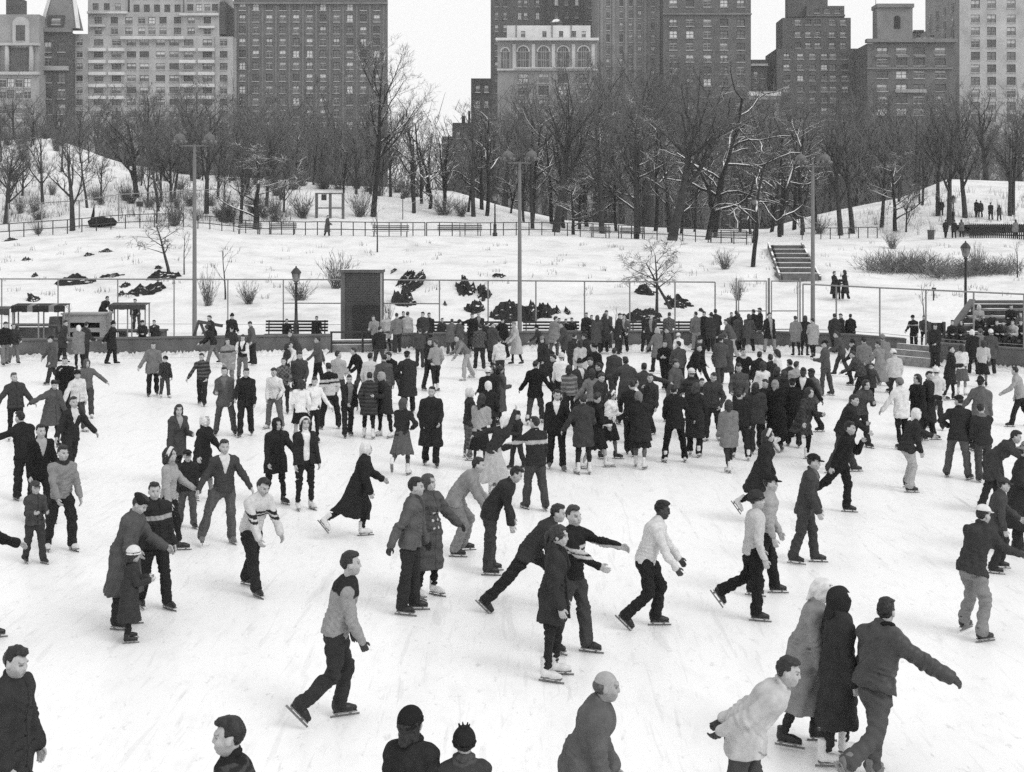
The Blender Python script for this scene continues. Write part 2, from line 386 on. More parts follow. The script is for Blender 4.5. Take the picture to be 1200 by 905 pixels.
snow_berm(-150, 386, 'ridge of ice shavings along the wall by the awning stand', 3); snow_berm(463, 1060, 'ridge of ice shavings along the wall by the gate', 4); snow_berm(1094, 1320, 'ridge of ice shavings along the wall under the bleachers', 5)

# ------------------------------------------------------------------ chain link fence frame behind the wall
FPS = [68, 138, 204, 267, 332, 400, 449, 515, 572, 628, 685, 738, 791, 838, 941, 980, 1031, 1085, 1141, 1200, 1260]
def fence_y(px): return float(np.interp(px, [-150, 0, 450, 860, 940, 1000, 1060, 1100, 1200, 1330], [62, 61, 60, 58.6, 57.4, 56.2, 54.0, 51.8, 49.4, 46.8]))
def fence(pxs, label, rails=()):
    f = empty('chain_link_fence', (0, 0, 0)); tag(f, label, 'fence')
    def P(px, z): y = fence_y(px); return ((px - CXP) / FPX * y, y, z)
    zt = lambda px: 5.2 - (float(np.interp(px, [-150, 0, 450, 860, 940, 1000, 1100, 1200, 1330], [327, 327, 328, 331, 333, 336, 340.5, 345, 350])) - HYP) / FPX * fence_y(px)
    lo = MB()
    for p in pxs:
        b = MB(); b.tube([P(p, 0), P(p, zt(p))], [.034, .034], 6); b.build('post', M_STEEL, f)
    b = MB(); q = sorted(set(pxs))
    b.tube([P(p, zt(p)) for p in q], [.034] * len(q), 6); b.build('top_rail', M_STEEL, f)
    w = MB()                                           # thin tension wires
    for h in (.85,): w.tube([P(p, h) for p in q], [.012] * len(q), 3)
    w.build('tension_wire', M_STEEL, f)
    for (pa, pb, h) in rails:
        r = MB(); r.tube([P(pa, h), P(pb, h)], [.03, .03], 6); r.build('mid_rail', M_STEEL, f)
    for (pa, pb) in ((q[-2], q[-1]),):
        pass
    return f
fence([-60, 2] + [p for p in FPS if p <= 400], 'tall wire fence on the snowy terrace from the awning stand to the brick pillar', [(332, 400, 1.85)])
fence([449, 515, 572, 628, 685, 738, 791, 838], 'tall wire fence on the terrace between the brick pillar and the gate', [(449, 515, 1.85)])
fence([p for p in FPS if p >= 941], 'tall wire fence running from the gate past the bleachers')
def gate(pa, pb, label):
    g = empty('fence_gate'); tag(g, label, 'gate')
    def P(px, py): y = fence_y(px); return at(px, py, y)
    for p in (pa, pb):
        b = MB(); b.tube([at(p, 326, fence_y(p)), (at(p, 326, fence_y(p))[0], fence_y(p), 0)], [.036, .036], 8); b.build('gate_post', M_STEEL, g)
    b = MB()
    a0, a1 = pa + 2.6, pb - 2.6
    for p in (a0, a1): b.tube([P(p, 329), P(p, 386)], [.026, .026], 6)
    for y in (329.5, 364.5, 386): b.tube([P(a0, y), P(a1, y)], [.026, .026], 6)
    b.build('gate_frame', M_STEEL, g)
gate(863, 900.5, 'wire gate leaf beside the leaning snowy tree'); gate(901.5, 937.5, 'wire gate leaf beside the floodlight pole below the stairs')
# ------------------------------------------------------------------ brick pillar
def pillar():
    M_BR = brick('dark_brick', 52, 66, 84, 3.2); M_BR2 = brick('darker_brick', 40, 50, 62, 3.2)
    y = 57.6; x0, _, zt = at(400, 316, y); x1 = at(447.5, 316, y)[0]
    o = empty('brick_pillar', ((x0 + x1) / 2, y, 0)); tag(o, 'tall dark brick pillar with a stone cap standing behind the rink wall', 'pillar')
    w = (x1 - x0) / 2
    b = MB(); b.box(-w, w, 0, .9, 0, zt - .14); b.build('wall', M_BR, o)
    b = MB(); b.box(-w + .55, w - .1, -.05, .0, .05, 1.9); b.build('door_panel', M_BR2, o)
    b = MB(); b.box(-w, -w + .16, -.03, 0, .0, zt - .16); b.build('edge_strip', M_CONC, o)
    b = MB(); b.box(w - .07, w + .02, -.035, .0, .0, zt - .16); b.build('edge_strip', M_CONC2, o)  # pale strip: light on the pillar's right edge put into the colour
    b = MB(); b.box(-w - .05, w + .05, -.06, .96, zt - .14, zt); b.build('cap', snowy('capstone', 90, .9, 3, .7, .5), o)
pillar()
def rail():
    y = 55.2; o = empty('hand_rail', at(425, 412, y)); o.location.z = 0
    tag(o, 'low dark pipe rail on posts in front of the brick pillar', 'railing')
    for dx in (-1.35, .0, 1.35):
        b = MB(); b.tube([(dx, 0, 0), (dx, 0, .9)], [.05, .05], 6); b.build('post', M_IRON, o)
    for h in (.42, .88):
        b = MB(); b.tube([(-1.4, 0, h), (1.4, 0, h)], [.04, .04], 6); b.build('rail', M_IRON, o)
rail()

# ------------------------------------------------------------------ lamps and floodlights
def flood_pole(px, pb, pt, hw, label):
    y = 58.6; x, _, zb = at(px, pb, y); zb = 0; zt = at(px, pt, y)[2]
    o = empty('floodlight_pole', (x, y, zb)); tag(o, label, 'floodlight pole'); H = zt - zb
    b = MB(); b.tube([(0, 0, 0), (0, 0, .4), (0, 0, .42), (0, 0, H)], [.15, .15, .105, .075], 12); b.build('pole', M_POLE, o, smooth=True)
    b = MB(); b.tube([(0, 0, H), (0, 0, H + .4)], [.06, .06], 8); b.bar((-hw, 0, H + .35), (hw, 0, H + .35), .055); b.build('cross_arm', M_POLE, o)
    for s in (-1, 1):
        h = empty('floodlight', (s * hw, 0, H + .50)); h.parent = o; h.scale = (.62, .62, .66)
        b = MB(); b.lathe([(.05, -.25), (.08, -.12), (.24, -.06), (.37, .08), (.42, .26), (.36, .44), (.22, .56), (.08, .62), (.05, .74), (.02, .76)], 12)
        b.build('housing', mat('lamp_housing', 92, .5, 4, .3), h, smooth=True)
        b = MB()
        for k in range(6):
            t = k * PI / 3; b.tube([(.34 * math.cos(t), .34 * math.sin(t), .12), (.52 * math.cos(t), .52 * math.sin(t), .0)], [.09, .12], 7)
        b.build('lamp_cups', mat('lamp_cup', 112, .5, 4, .3), h, smooth=True)
flood_pole(228, 392, 180, .68, 'tall floodlight pole with two lamp clusters behind the wall by the awnings')
flood_pole(609, 390, 200, .55, 'tall floodlight pole with two lamp clusters rising among the seated onlookers')
flood_pole(952.5, 396, 204, .55, 'tall floodlight pole with two lamp clusters beside the gate and stairs')
def park_lamp(x, y, z, H, label, dark=True):
    o = empty('park_lamp', (x, y, z)); tag(o, label, 'street lamp')
    m = M_IRON; h = H - .75
    b = MB(); b.lathe([(.2, 0), (.2, .25), (.14, .32), (.13, .9), (.15, .95), (.08, 1.05), (.065, h * .6), (.055, h - .1), (.1, h - .05), (.05, h)], 8); b.build('post', m, o, smooth=True)
    b = MB(); b.lathe([(.07, h), (.15, h + .08), (.21, h + .42)], 8); b.build('lantern', mat('lantern_glass', 120, .3, 4, .3), o)
    b = MB(); b.lathe([(.25, h + .425), (.22, h + .5), (.12, h + .62), (.04, h + .68), (.03, h + .75)], 8); b.build('lantern_cap', m, o)
    for k in range(4):
        t = PI / 4 + k * PI / 2; b = MB(); b.tube([(.1 * math.cos(t), .1 * math.sin(t), h + .02), (.225 * math.cos(t), .225 * math.sin(t), h + .43)], [.018, .018], 4); b.build('lantern_bar', m, o)
park_lamp(*at(347, 394, 58.3)[:2], .05, 3.60, 'black park lamp behind the wall bench beside the brick pillar')
x, y, z = hit(580, 277); park_lamp(x, y, z, 3.7, 'small park lamp beside the bench on the upper path')
x, y, z = hit(884, 285); park_lamp(x, y, z, 3.9, 'park lamp half hidden by the leaning snow covered tree')
park_lamp((1131.5 - CXP) / FPX * 58, 58, .05, 4.75, 'black park lamp rising behind the bleachers')
x, y, z = hit(1117, 262, 112); park_lamp(x, y, z, 2.6, 'distant park lamp between the tall trees on the hill path')

# ------------------------------------------------------------------ benches
def bench(loc, w, rz, label, group, z_seat=.45, slats=4, tone=None, snow=False):
    o = empty('park_bench', loc, rz); tag(o, label, 'bench', group)
    m = snowy('snowy_slat', 78, .9, 4, .8, .55) if snow else M_SLAT
    b = MB()
    for i in range(4): b.box(-w / 2, w / 2, -.2 + i * .115, -.11 + i * .115, z_seat - .04, z_seat)
    b.build('seat', m, o)
    b = MB()
    for i in range(slats): b.box(-w / 2, w / 2, .27 + i * .02, .31 + i * .02, z_seat + .10 + i * .14, z_seat + .19 + i * .14)
    b.build('backrest', m, o)
    n = max(2, int(w / 1.6) + 1)
    for i in range(n):
        x = -w / 2 + .15 + (w - .3) * i / (n - 1)
        b = MB(); b.bar((x, -.15, 0), (x, -.15, z_seat - .045), .07, .07); b.bar((x, .24, 0), (x, .38, z_seat + .62), .05, .07); b.build('leg', M_CONC, o)
G1 = 'benches along the rink wall'
for (pa, pb, lab) in ((309, 384, 'slatted dark bench under the park lamp by the brick pillar'), (487, 545, 'slatted dark bench just past the brick pillar'), (546, 603, 'slatted dark bench up to the floodlight pole'), (612, 680, 'slatted dark bench right beside the floodlight pole below the rocks'), (738, 790, 'slatted bench below the two small slope trees'), (792, 815, 'short end of slatted bench next to the gate')):
    y = 58.9 if pa < 450 else 58.3
    xa, xb = (pa - CXP) / FPX * y, (pb - CXP) / FPX * y
    bench(((xa + xb) / 2, y, .05), xb - xa - .06, 0, lab, G1)
G2 = 'benches along the upper path'
for (pa, pb, pf, lab) in ((278, 306, 275, 'snow topped bench under the spreading snowy tree, nearer the sign'), (315, 347, 275, 'snow topped bench just before the lone walker on the path'), (436, 479, 278, 'long bench on the upper path beside the leaning sapling'), (513, 565, 277, 'long pale bench seen from behind next to the small path lamp'), (691, 716, 279, 'tilted short bench on the path at the foot of a trunk'), (726, 755, 280, 'backrest of bench on the path above the small slope tree'), (831, 884, 285, 'long dark bench on the path beside the leaning snowy tree')):
    x, y, z = hit((pa + pb) / 2, pf); w = (pb - pa) / FPX * y
    bench((x, y, z), w, PI if pa in (513, 726) else .0, lab, G2, .45, 3, snow=True)
# trestle at the foot of the first floodlight pole
b = MB(); o = empty('trestle', (at(237, 392, 54.3)[0], 54.3, WZ + .07)); tag(o, 'small wooden trestle by the foot of the floodlight pole', 'trestle')
b.bar((-.35, 0, .0), (-.15, 0, .62), .1); b.bar((.15, 0, 0), (-.1, 0, .62), .1); b.build('leg', M_DARKW, o)
b = MB(); b.bar((-.2, 0, .62), (.85, .05, .42), .16, .12); b.build('beam', M_DARKW, o)

# ------------------------------------------------------------------ path railing, stairs, signs
def path_rail(pts, hs, label, m=None, r=.05, every=1):
    o = empty('path_railing'); tag(o, label, 'railing'); m = m or M_IRON
    P = [hit(px, py) for px, py in pts]
    for i, p in enumerate(P):
        b = MB(); b.tube([(p[0], p[1], p[2] - .1), (p[0], p[1], p[2] + max(hs))], [r * .9, r * .9], 5); b.build('post', m, o)
    for h in hs:
        b = MB(); b.tube([(p[0], p[1], p[2] + h) for p in P], [r * .75] * len(P), 5); b.build('rail', m, o)
pts = [(x, float(np.interp(x, [-40, 0, 70, 150, 230, 300, 450, 640, 700], [283, 280, 275, 268, 266, 274, 276, 275, 278]))) for x in range(-40, 230, 17)]
path_rail(pts, (.55, 1.15), 'thin two bar railing along the path below the hilltop trees, near the fallen log')
pts = [(x, float(np.interp(x, [230, 300, 450, 640, 760], [268, 275, 277, 276, 281]))) for x in range(232, 500, 14)]
path_rail(pts, (.5, 1.1), 'thin two bar railing where a lone walker passes on the upper path')
pts = [(x, float(np.interp(x, [230, 300, 450, 640, 760, 890], [268, 275, 277, 276, 281, 288]))) for x in range(500, 890, 15)]
path_rail(pts, (.5, 1.1), 'thin two bar railing along the upper path below the dense woods')
pts = [(x, 281 - .02 * (x - 940)) for x in range(940, 1035, 11)]
path_rail(pts, (.95,), 'single bar railing at the head of the stairs')
pts = [(10, 272), (49, 271), (93, 268), (139, 260), (210, 255), (262, 252)]
def high_fence():
    o = empty('wire_fence'); tag(o, 'high thin wire fence on the hillside behind the fallen log', 'fence')
    P = [hit(px, py) for px, py in pts]
    for p in P:
        b = MB(); b.tube([(p[0], p[1], p[2] - .2), (p[0], p[1], p[2] + 2.3)], [.06, .06], 5); b.build('post', M_STEEL, o)
    b = MB(); b.tube([(p[0], p[1], p[2] + 2.3) for p in P], [.04] * len(P), 5); b.build('top_rail', M_STEEL, o)
high_fence()
def frame_gate():                                      # timber frame with a notice, on the path
    o = empty('timber_frame', hit(388, 256)); tag(o, 'grey timber gate frame with a dark notice below the snowy crest', 'gate frame')
    k = o.location.y / FPX; m = mat('grey_timber', 95, .8, 3, .25)
    for px in (-17, -1, 14):
        b = MB(); b.box(px * k - .12, px * k + .12, -.1, .1, -.3, 30 * k); b.build('post', m, o)
    for pz in (12, 29):
        b = MB(); b.box(-17 * k - .1, 14 * k + .1, -.16, -.1, pz * k - .06, pz * k + .06); b.build('rail', m, o)
    b = MB(); b.box(-11 * k, -5 * k, -.22, -.165, 21 * k, 28 * k); b.build('notice', mat('notice_board', 50, .7, 3, .2), o)
frame_gate()
def stairs():
    x, y, z = hit(938, 331); top = hit(925, 296)
    o = empty('stone_stairs', (x, y, z)); tag(o, 'snow dusted stone stairs climbing the slope behind the gate', 'stairs')
    dx, dy, dz = top[0] - x, top[1] - y, top[2] - z; n = 7; w = 1.12
    ms = mat('stair_stone', 98, .9, 3, .3, .2)
    for i in range(n):
        t = i / (n - 1); cx, cy, cz = dx * t, dy * t, dz * t; hh = dz / (n - 1)
        b = MB(); b.box(cx - w, cx + w, cy, cy + dy / (n - 1) * 1.0, cz - .6, cz + hh * .72 + .32); b.build('step', ms, o)
        b = MB(); b.box(cx - w, cx + w, cy + .05, cy + .75, cz + hh * .724 + .32, cz + hh * .88 + .32); b.build('snow', M_SNOW, o)
    for s in (-1, 1):
        b = MB(); b.bar((s * (w + .12), 0, .15), (dx + s * (w + .12), dy + 1.5, dz + .55), .12, .4); b.build('side_wall', snowy('stair_kerb', 95, .9, 3, .9, .5), o)
stairs()
def sign(px, py, w, h, hp, label, tone=60):
    x, y, z = hit(px, py); o = empty('notice_sign', (x, y, z)); tag(o, label, 'sign'); k = y / FPX
    b = MB(); b.tube([(0, 0, -.1), (0, 0, hp * k)], [.04, .04], 6); b.build('post', M_IRON, o)
    b = MB(); b.box(-w * k / 2, w * k / 2, -.08, -.045, (hp - h) * k, hp * k); b.build('board', mat('sign_board', tone, .7, 3, .2), o)
sign(164, 262, 8, 6, 25, 'small dark notice board on the hillside wire fence')
sign(472, 258, 5, 4, 28, 'small dark tag on a thin post below the crest')
sign(1094, 353, 5, 4, 15, 'tiny dark notice on a post beyond the bleachers')
def basket(px, py, label):
    x, y, z = hit(px, py); o = empty('litter_basket', (x, y, z)); tag(o, label, 'litter bin')
    b = MB(); b.lathe([(.26, 0), (.3, .75)], 10); b.build('basket', mat('wire_basket', 75, .6, 20, .5), o)
    b = MB(); b.lathe([(.34, .755), (.34, .82)], 10); b.build('rim', M_IRON, o)
basket(1091, 281, 'round litter basket on the path before the two groups of walkers')
def dark_wall():                                       # low dark picket enclosure on the right hill
    p0, p1 = hit(1137, 279, 100), hit(1200, 281, 100)
    o = empty('picket_enclosure'); tag(o, 'low dark picket enclosure on the hilltop path at the picture edge', 'fence'); h = 1.25
    b = MB(); n = 46
    for i in range(n):
        t = i / (n - 1) * 1.6; x = p0[0] + (p1[0] - p0[0]) * t; y = p0[1] + (p1[1] - p0[1]) * t; z = p0[2] + (p1[2] - p0[2]) * min(t, 1)
        b.box(x - .045, x + .045, y, y + .05, z - .1, z + h)
    b.build('pickets', mat('dark_picket', 52, .8, 3, .3), o)
    for hh in (.3, 1.05):
        b = MB(); b.bar((p0[0], p0[1] + .08, p0[2] + hh), (p0[0] + (p1[0] - p0[0]) * 1.6, p0[1] + (p1[1] - p0[1]) * 1.6 + .08, p1[2] + hh), .05, .12); b.build('rail', M_DARKW, o)
    b = MB(); b.box(p0[0] - .1, p0[0] + 9, p0[1] + .5, p0[1] + 4.5, p0[2] + .9, p0[2] + 1.15); b.build('planted_top', snowy('dark_planting', 48, .9, 2, .95, .45), o)
dark_wall()

# ------------------------------------------------------------------ bleachers
def bleachers():
    o = empty('bleachers', ((1108 - CXP) / FPX * 52.6, 52.6, .52)); tag(o, 'stepped wooden bleachers with snowy seats behind the dark wall', 'bleachers')
    mp = snowy('bleacher_plank', 118, .85, 3, .85, .5); md = mat('bleacher_riser', 56, .9, 2, .35)
    w = 9.0; n = 5
    for i in range(n):
        y = i * .82; z = i * .27 + .25
        b = MB(); b.box(i * .62, w, y, y + .36, z - .10, z); b.build('seat', mp, o)
        b = MB(); b.box(i * .62, w, y + .42, y + .80, z - .14, z - .1); b.build('tread', mp, o)
        b = MB(); b.box(i * .62 + .03, w, y + .805, y + .835, -.5, z + .15); b.build('riser', md, o)
    b = MB(); b.bar((-.35, -.1, -.1), (n * .62 - .55, n * .82 - .1, n * .27 + .30), .26, .14); b.build('stringer', M_CONC, o)
    b = MB(); b.box(n * .62 - .6, w, n * .82 + .02, n * .82 + .16, n * .27 + .16, n * .27 + .30); b.build('top_rail', M_CONC, o)
bleachers()
def crate(px, py, w, h, Y, label, tone, name='notice_board', cat='board'):
    x, _, z = at(px, py, Y); o = empty(name, (x, Y, z)); tag(o, label, cat); k = Y / FPX
    b = MB(); b.box(-w * k / 2, w * k / 2, 0, .08, 0, h * k); b.build('panel', mat('board_face', tone, .7, 8, .6), o)
    for s in (-1, 1):
        b = MB(); b.box(s * w * k / 2 - .05, s * w * k / 2 + .05, -.04, .12, -.6, h * k + .04); b.build('post', M_DARKW, o)
crate(1098, 391, 17, 12.5, 53.2, 'dark notice board standing at the corner of the bleachers', 40)

# ------------------------------------------------------------------ awning stand and counter on the left
def awning(pa, pb, pt, Y, depth, label, tone, stripe=None, legs=True, fringe=True):
    k = Y / FPX; xa, _, zt = at(pa, pt, Y); xb = at(pb, pt, Y)[0]
    o = empty('awning_stand', ((xa + xb) / 2, Y, .05)); tag(o, label, 'awning'); w = (xb - xa) / 2; h = zt - .05
    m = mat('awning_canvas', tone, .85, 3, .25); ml = mat('awning_stripe', stripe or tone, .85, 3, .2)
    n = max(6, int(2 * w / .22)); top = MB(); val = MB()
    for i in range(n):
        x0, x1 = -w + 2 * w * i / n, -w + 2 * w * (i + 1) / n
        for mb in (top, val): mb.cur = 1 if (stripe and i % 4 == 3) else 0
        q = [(x0, 0, h - .04), (x1, 0, h - .04), (x1, depth, h + .03), (x0, depth, h + .03)]
        top.quad(*q); top.quad(*[(a, b_, c - .012) for a, b_, c in reversed(q)])
        dz = .27 if fringe else .2
        val.box(x0, x1, -.015, .0, h - .05 - dz * (.92 if i % 2 else 1), h - .042)
    top.build('canopy', [m, ml], o); val.build('valance', [m, ml], o)
    if legs:
        for x in (-w + .05, w * .0, w - .05):
            for y in (.06, depth - .06):
                b = MB(); b.tube([(x, y, 0), (x, y, h)], [.035, .035], 6); b.build('post', M_STEEL, o)
    return o
awning(13, 76, 357.5, 55.5, .75, 'dark awning with pale stripes and scalloped valance on thin posts', 40, 120)
awning(-60, 11, 361, 55.5, .75, 'plain dark awning cut by the picture edge', 70)
awning(127, 171, 356.5, 56.0, .75, 'plain grey awning stretching out from the concrete counter', 62, None, True, False)
def counter():
    Y = 56.6; k = Y / FPX; x0, _, z1 = at(73, 369, Y); x1 = at(124, 369, Y)[0]
    o = empty('concrete_counter', (x0, Y, .05)); tag(o, 'pale concrete counter block with dark slots beside the awnings', 'counter'); w = x1 - x0; h = z1 - .05
    b = MB()
    sl = [(.32, .52), (.72 - .08, .84 - .02)]
    zs = [0, .50, .72, .90, 1.14, h]
    b.box(0, w, .0, .9, 0, zs[1]); b.box(0, w, 0, .9, zs[2], zs[3]); b.box(0, w, 0, .9, zs[4], zs[5])
    for za, zb in ((zs[1], zs[2]), (zs[3], zs[4])):
        b.box(0, w * .12, 0, .9, za, zb); b.box(w * .86, w, 0, .9, za, zb)
    b.build('block', M_CONC2, o)
    b = MB(); b.box(w * .12, w * .86, .5, .6, zs[1], zs[4]); b.build('slot_back', mat('slot_dark', 38, .9, 2, .3), o)
    b = MB(); b.box(-.05, w + .05, -.06, .96, h + .003, h + .07); b.build('top_slab', M_CONC2, o)
    o2 = empty('service_table', (x0 - 1.1, Y - .2, .42)); tag(o2, 'grey boarded service table under the striped awning', 'table')
    b = MB(); b.box(-1.1, .9, 0, .7, .62, .70); b.build('table_top', mat('grey_board', 110, .8, 4, .2), o2)
    b = MB(); b.box(-1.05, .85, .04, .09, .05, .58); b.build('front_panel', mat('grey_panel', 88, .8, 4, .3), o2)
    for x in (-1.05, .85):
        b = MB(); b.box(x - .05, x + .05, .1, .6, -.38, .61); b.build('leg', M_DARKW, o2)
    b = MB(); o3 = empty('barrel', (x0 - .35, Y + .3, z1 - .72)); tag(o3, 'grey barrel standing beside the concrete counter', 'barrel')
    b.lathe([(.30, -.6), (.36, -.2), (.36, .1), (.31, .62)], 14); b.build('staves', mat('barrel_wood', 95, .8, 5, .3), o3, smooth=True)
    b = MB(); b.lathe([(.372, -.12), (.372, -.04)], 14); b.build('hoop', M_IRON, o3)
counter()
b = MB(); o = empty('platform', ((119 - CXP) / FPX * 58.6, 58.6, .06)); tag(o, 'low boarded platform behind the concrete counter', 'platform')
b.box(-.9, 2.9, -.6, .6, .58, .66); b.build('deck', M_DARKW, o)
for x in (-.8, 1.0, 2.8):
    b = MB(); b.box(x - .06, x + .06, -.5, .5, 0, .579); b.build('leg', M_DARKW, o)
# ================================================================== ROCKS, BRUSH, TREES
def ico(sub):
    import bmesh
    bm = bmesh.new(); bmesh.ops.create_icosphere(bm, subdivisions=sub, radius=1)
    V = np.array([v.co[:] for v in bm.verts], np.float32); F = np.array([[v.index for v in f.verts] for f in bm.faces], np.int32)
    bm.free(); return V, F
ICO_V, ICO_F = ico(4)
M_ROCK = snowy('dark_schist', 42, .9, 5, .90, .47, .45, .6)
def rock(px, py, w, h, seed, label, tilt=0.0):          # an outcrop: a jagged patch of ledge that breaks through the slope
    R = np.random.RandomState(seed); x, y, z = hit(px, py + h * .15); k = y / FPX
    n = 34; hw, hl, amp = w * k * .66, max(.6, h * k * 1.9), min(h * k * .55, w * k * .55) + .12
    gx, gy_ = np.meshgrid(np.linspace(-1, 1, n), np.linspace(-1, 1, n)); r = np.sqrt(gx ** 2 + gy_ ** 2)
    f = np.zeros_like(gx)
    for a, b_ in ((3, .5), (5, .4), (9, .3), (15, .22)):
        v = R.randn(2); v /= np.linalg.norm(v); q = R.randn(2) * a; f += b_ * (1 - 2 * np.abs(np.sin((gx * v[0] + gy_ * v[1]) * a * .9 + R.rand() * 6 + .6 * np.sin(gx * q[0] + gy_ * q[1]))))
    H = amp * np.clip(.95 - 1.15 * r ** 2 + .42 * f - .25 * (gy_ > .3), -.4, 1.1); H = np.floor(H / (amp * .22)) * amp * .22 * .55 + H * .45
    X = gx * hw + x; Yv = gy_ * hl + y; X = X - tilt * (H + (Yv - y) * .35)
    Z = np.array([terrain(a, b_) for a, b_ in zip(X.ravel(), Yv.ravel())]).reshape(n, n) + H - .05
    V = np.stack([X - x, Yv - y, Z - z], 2).reshape(-1, 3); Q = [(b_ * n + a, b_ * n + a + 1, (b_ + 1) * n + a + 1, (b_ + 1) * n + a) for b_ in range(n - 1) for a in range(n - 1)]
    o = link('rock_outcrop', mesh_np('rock_outcrop', V, Q, [M_ROCK], False), None, (x, y, z)); tag(o, label, 'rock', 'rocks breaking through the snow')
ROCKS = [
 (86, 330, 42, 15, -.25, 'sharp edged dark rock poking through snow just behind a fence post, above the striped awning'),
 (171, 339, 40, 18, -.4, 'smooth lens shaped black rock on the slope above the grey awning'),
 (190, 323, 34, 15, -.2, 'black rock at the foot of the forked slope sapling'),
 (186, 314, 9, 5, 0, 'small round rock just above the forked sapling rocks'),
 (146, 335, 11, 6, -.4, 'small dark rock beside the lens shaped rock, on its uphill side'),
 (130, 324, 28, 4, -.3, 'thin streak of rock on the slope between fence posts over the awnings'),
 (143, 345, 7, 8, .3, 'little upright rock below the lens shaped rock'),
 (40, 350, 14, 10, .6, 'slanting rock on the slope above the awning nearest the picture edge'),
 (104, 299, 12, 4, 0, 'flat rock sliver high on the slope under the fallen log'),
 (124, 295, 18, 4, 0, 'broken row of rock slivers high under the fallen log'),
 (30, 304, 9, 5, -.3, 'small grey rock high on the slope by the picture edge'),
 (12, 281, 12, 7, -.4, 'dark boulder at the end of the path railing'),
 (41, 323, 5, 7, 0, 'tiny upright rock in the snow near the picture edge'),
 (474, 351, 30, 28, .1, 'blocky black rock right above the onlookers beside the brick pillar'),
 (487, 327, 20, 34, -.45, 'slanted narrow rock rib beside the brick pillar, upper of two'),
 (476, 324, 16, 24, -.5, 'second slanted rock rib close to the brick pillar'),
 (461, 316, 5, 13, -.3, 'faint small rock rib high beside the brick pillar'),
 (545, 334, 22, 34, .1, 'snow veined grey rock face half way along the fence'),
 (567, 339, 16, 30, .2, 'tall dark rock sliver beside the snow veined rock face'),
 (557, 360, 22, 20, 0, 'dark rock at the foot of the snow veined face'),
 (584, 324, 18, 5, 0, 'flat dark rock above the fence rail near the floodlight pole'),
 (522, 356, 5, 9, .2, 'tiny rock chip between fence posts before the rock face'),
 (596, 366, 46, 30, 0, 'large black boulder behind the floodlight pole'),
 (618, 367, 30, 28, 0, 'black boulder just past the floodlight pole'),
 (638, 366, 24, 20, .1, 'black boulder with snow cap, second past the floodlight pole'),
 (653, 364, 9, 9, .2, 'small jagged rock beyond the snow capped boulder'),
 (665, 365, 7, 11, .1, 'upright jagged rock last of the row past the floodlight pole'),
 (757, 341, 24, 16, .3, 'claw shaped dark rocks beside the straight slope tree'),
 (753, 370, 38, 18, -.15, 'low dark rock at the foot of the straight slope tree'),
 (795, 355, 34, 16, .15, 'dark jagged rock behind the leaning slope tree'),
 (783, 349, 7, 10, 0, 'small dark rock at the stem of the leaning slope tree'),
 (822, 364, 6, 5, 0, 'small stone in the snow near the gate'),
]
for i, (px, py, w, h, t, lab) in enumerate(ROCKS): rock(px, py, w, h, 40 + i, lab, t)
x, y, z = hit(120, 267)                                # fallen log on the hill
o = empty('fallen_log', (x, y, z)); tag(o, 'dark fallen log with a broken stub lying by the path railing', 'log'); k = y / FPX
b = MB(); b.tube([(-16 * k, 0, .25), (-10 * k, .1, .42), (0, 0, .5), (11 * k, 0, .46), (16 * k, 0, .3)], [.28, .44, .46, .4, .2], 9); b.build('trunk', snowy('log_bark', 34, .9, 6, .75, .45), o, smooth=True)
b = MB(); b.tube([(-12 * k, 0, .5), (-10.5 * k, 0, 1.2), (-9.6 * k, 0, 1.9)], [.2, .12, .03], 6); b.build('stub', snowy('log_bark', 34, .9, 6, .75, .45), o)

# ---- tubes for many segments at once
def tubes(segs, k):
    S = np.array(segs, np.float32)                     # (n, 8): p0 p1 r0 r1
    p0, p1, r0, r1 = S[:, :3], S[:, 3:6], S[:, 6], S[:, 7]
    d = p1 - p0; L = np.linalg.norm(d, axis=1, keepdims=True); d = d / np.maximum(L, 1e-6)
    ref = np.where(np.abs(d[:, 2:3]) < .8, np.array([[0, 0, 1.]]), np.array([[1., 0, 0]]))
    u = np.cross(d, ref); u /= np.maximum(np.linalg.norm(u, axis=1, keepdims=True), 1e-6); w = np.cross(d, u)
    t = np.arange(k) * 2 * PI / k
    ring = u[:, None, :] * np.cos(t)[None, :, None] + w[:, None, :] * np.sin(t)[None, :, None]
    A = p0[:, None, :] + ring * r0[:, None, None]; B = p1[:, None, :] + ring * r1[:, None, None]
    V = np.concatenate([A, B], axis=1).reshape(-1, 3); n = len(S)
    base = (np.arange(n) * 2 * k)[:, None]; j = np.arange(k)[None, :]; j2 = (j + 1) % k
    Q = np.stack([base + j, base + j2, base + k + j2, base + k + j], axis=2).reshape(-1, 4)
    return V, Q
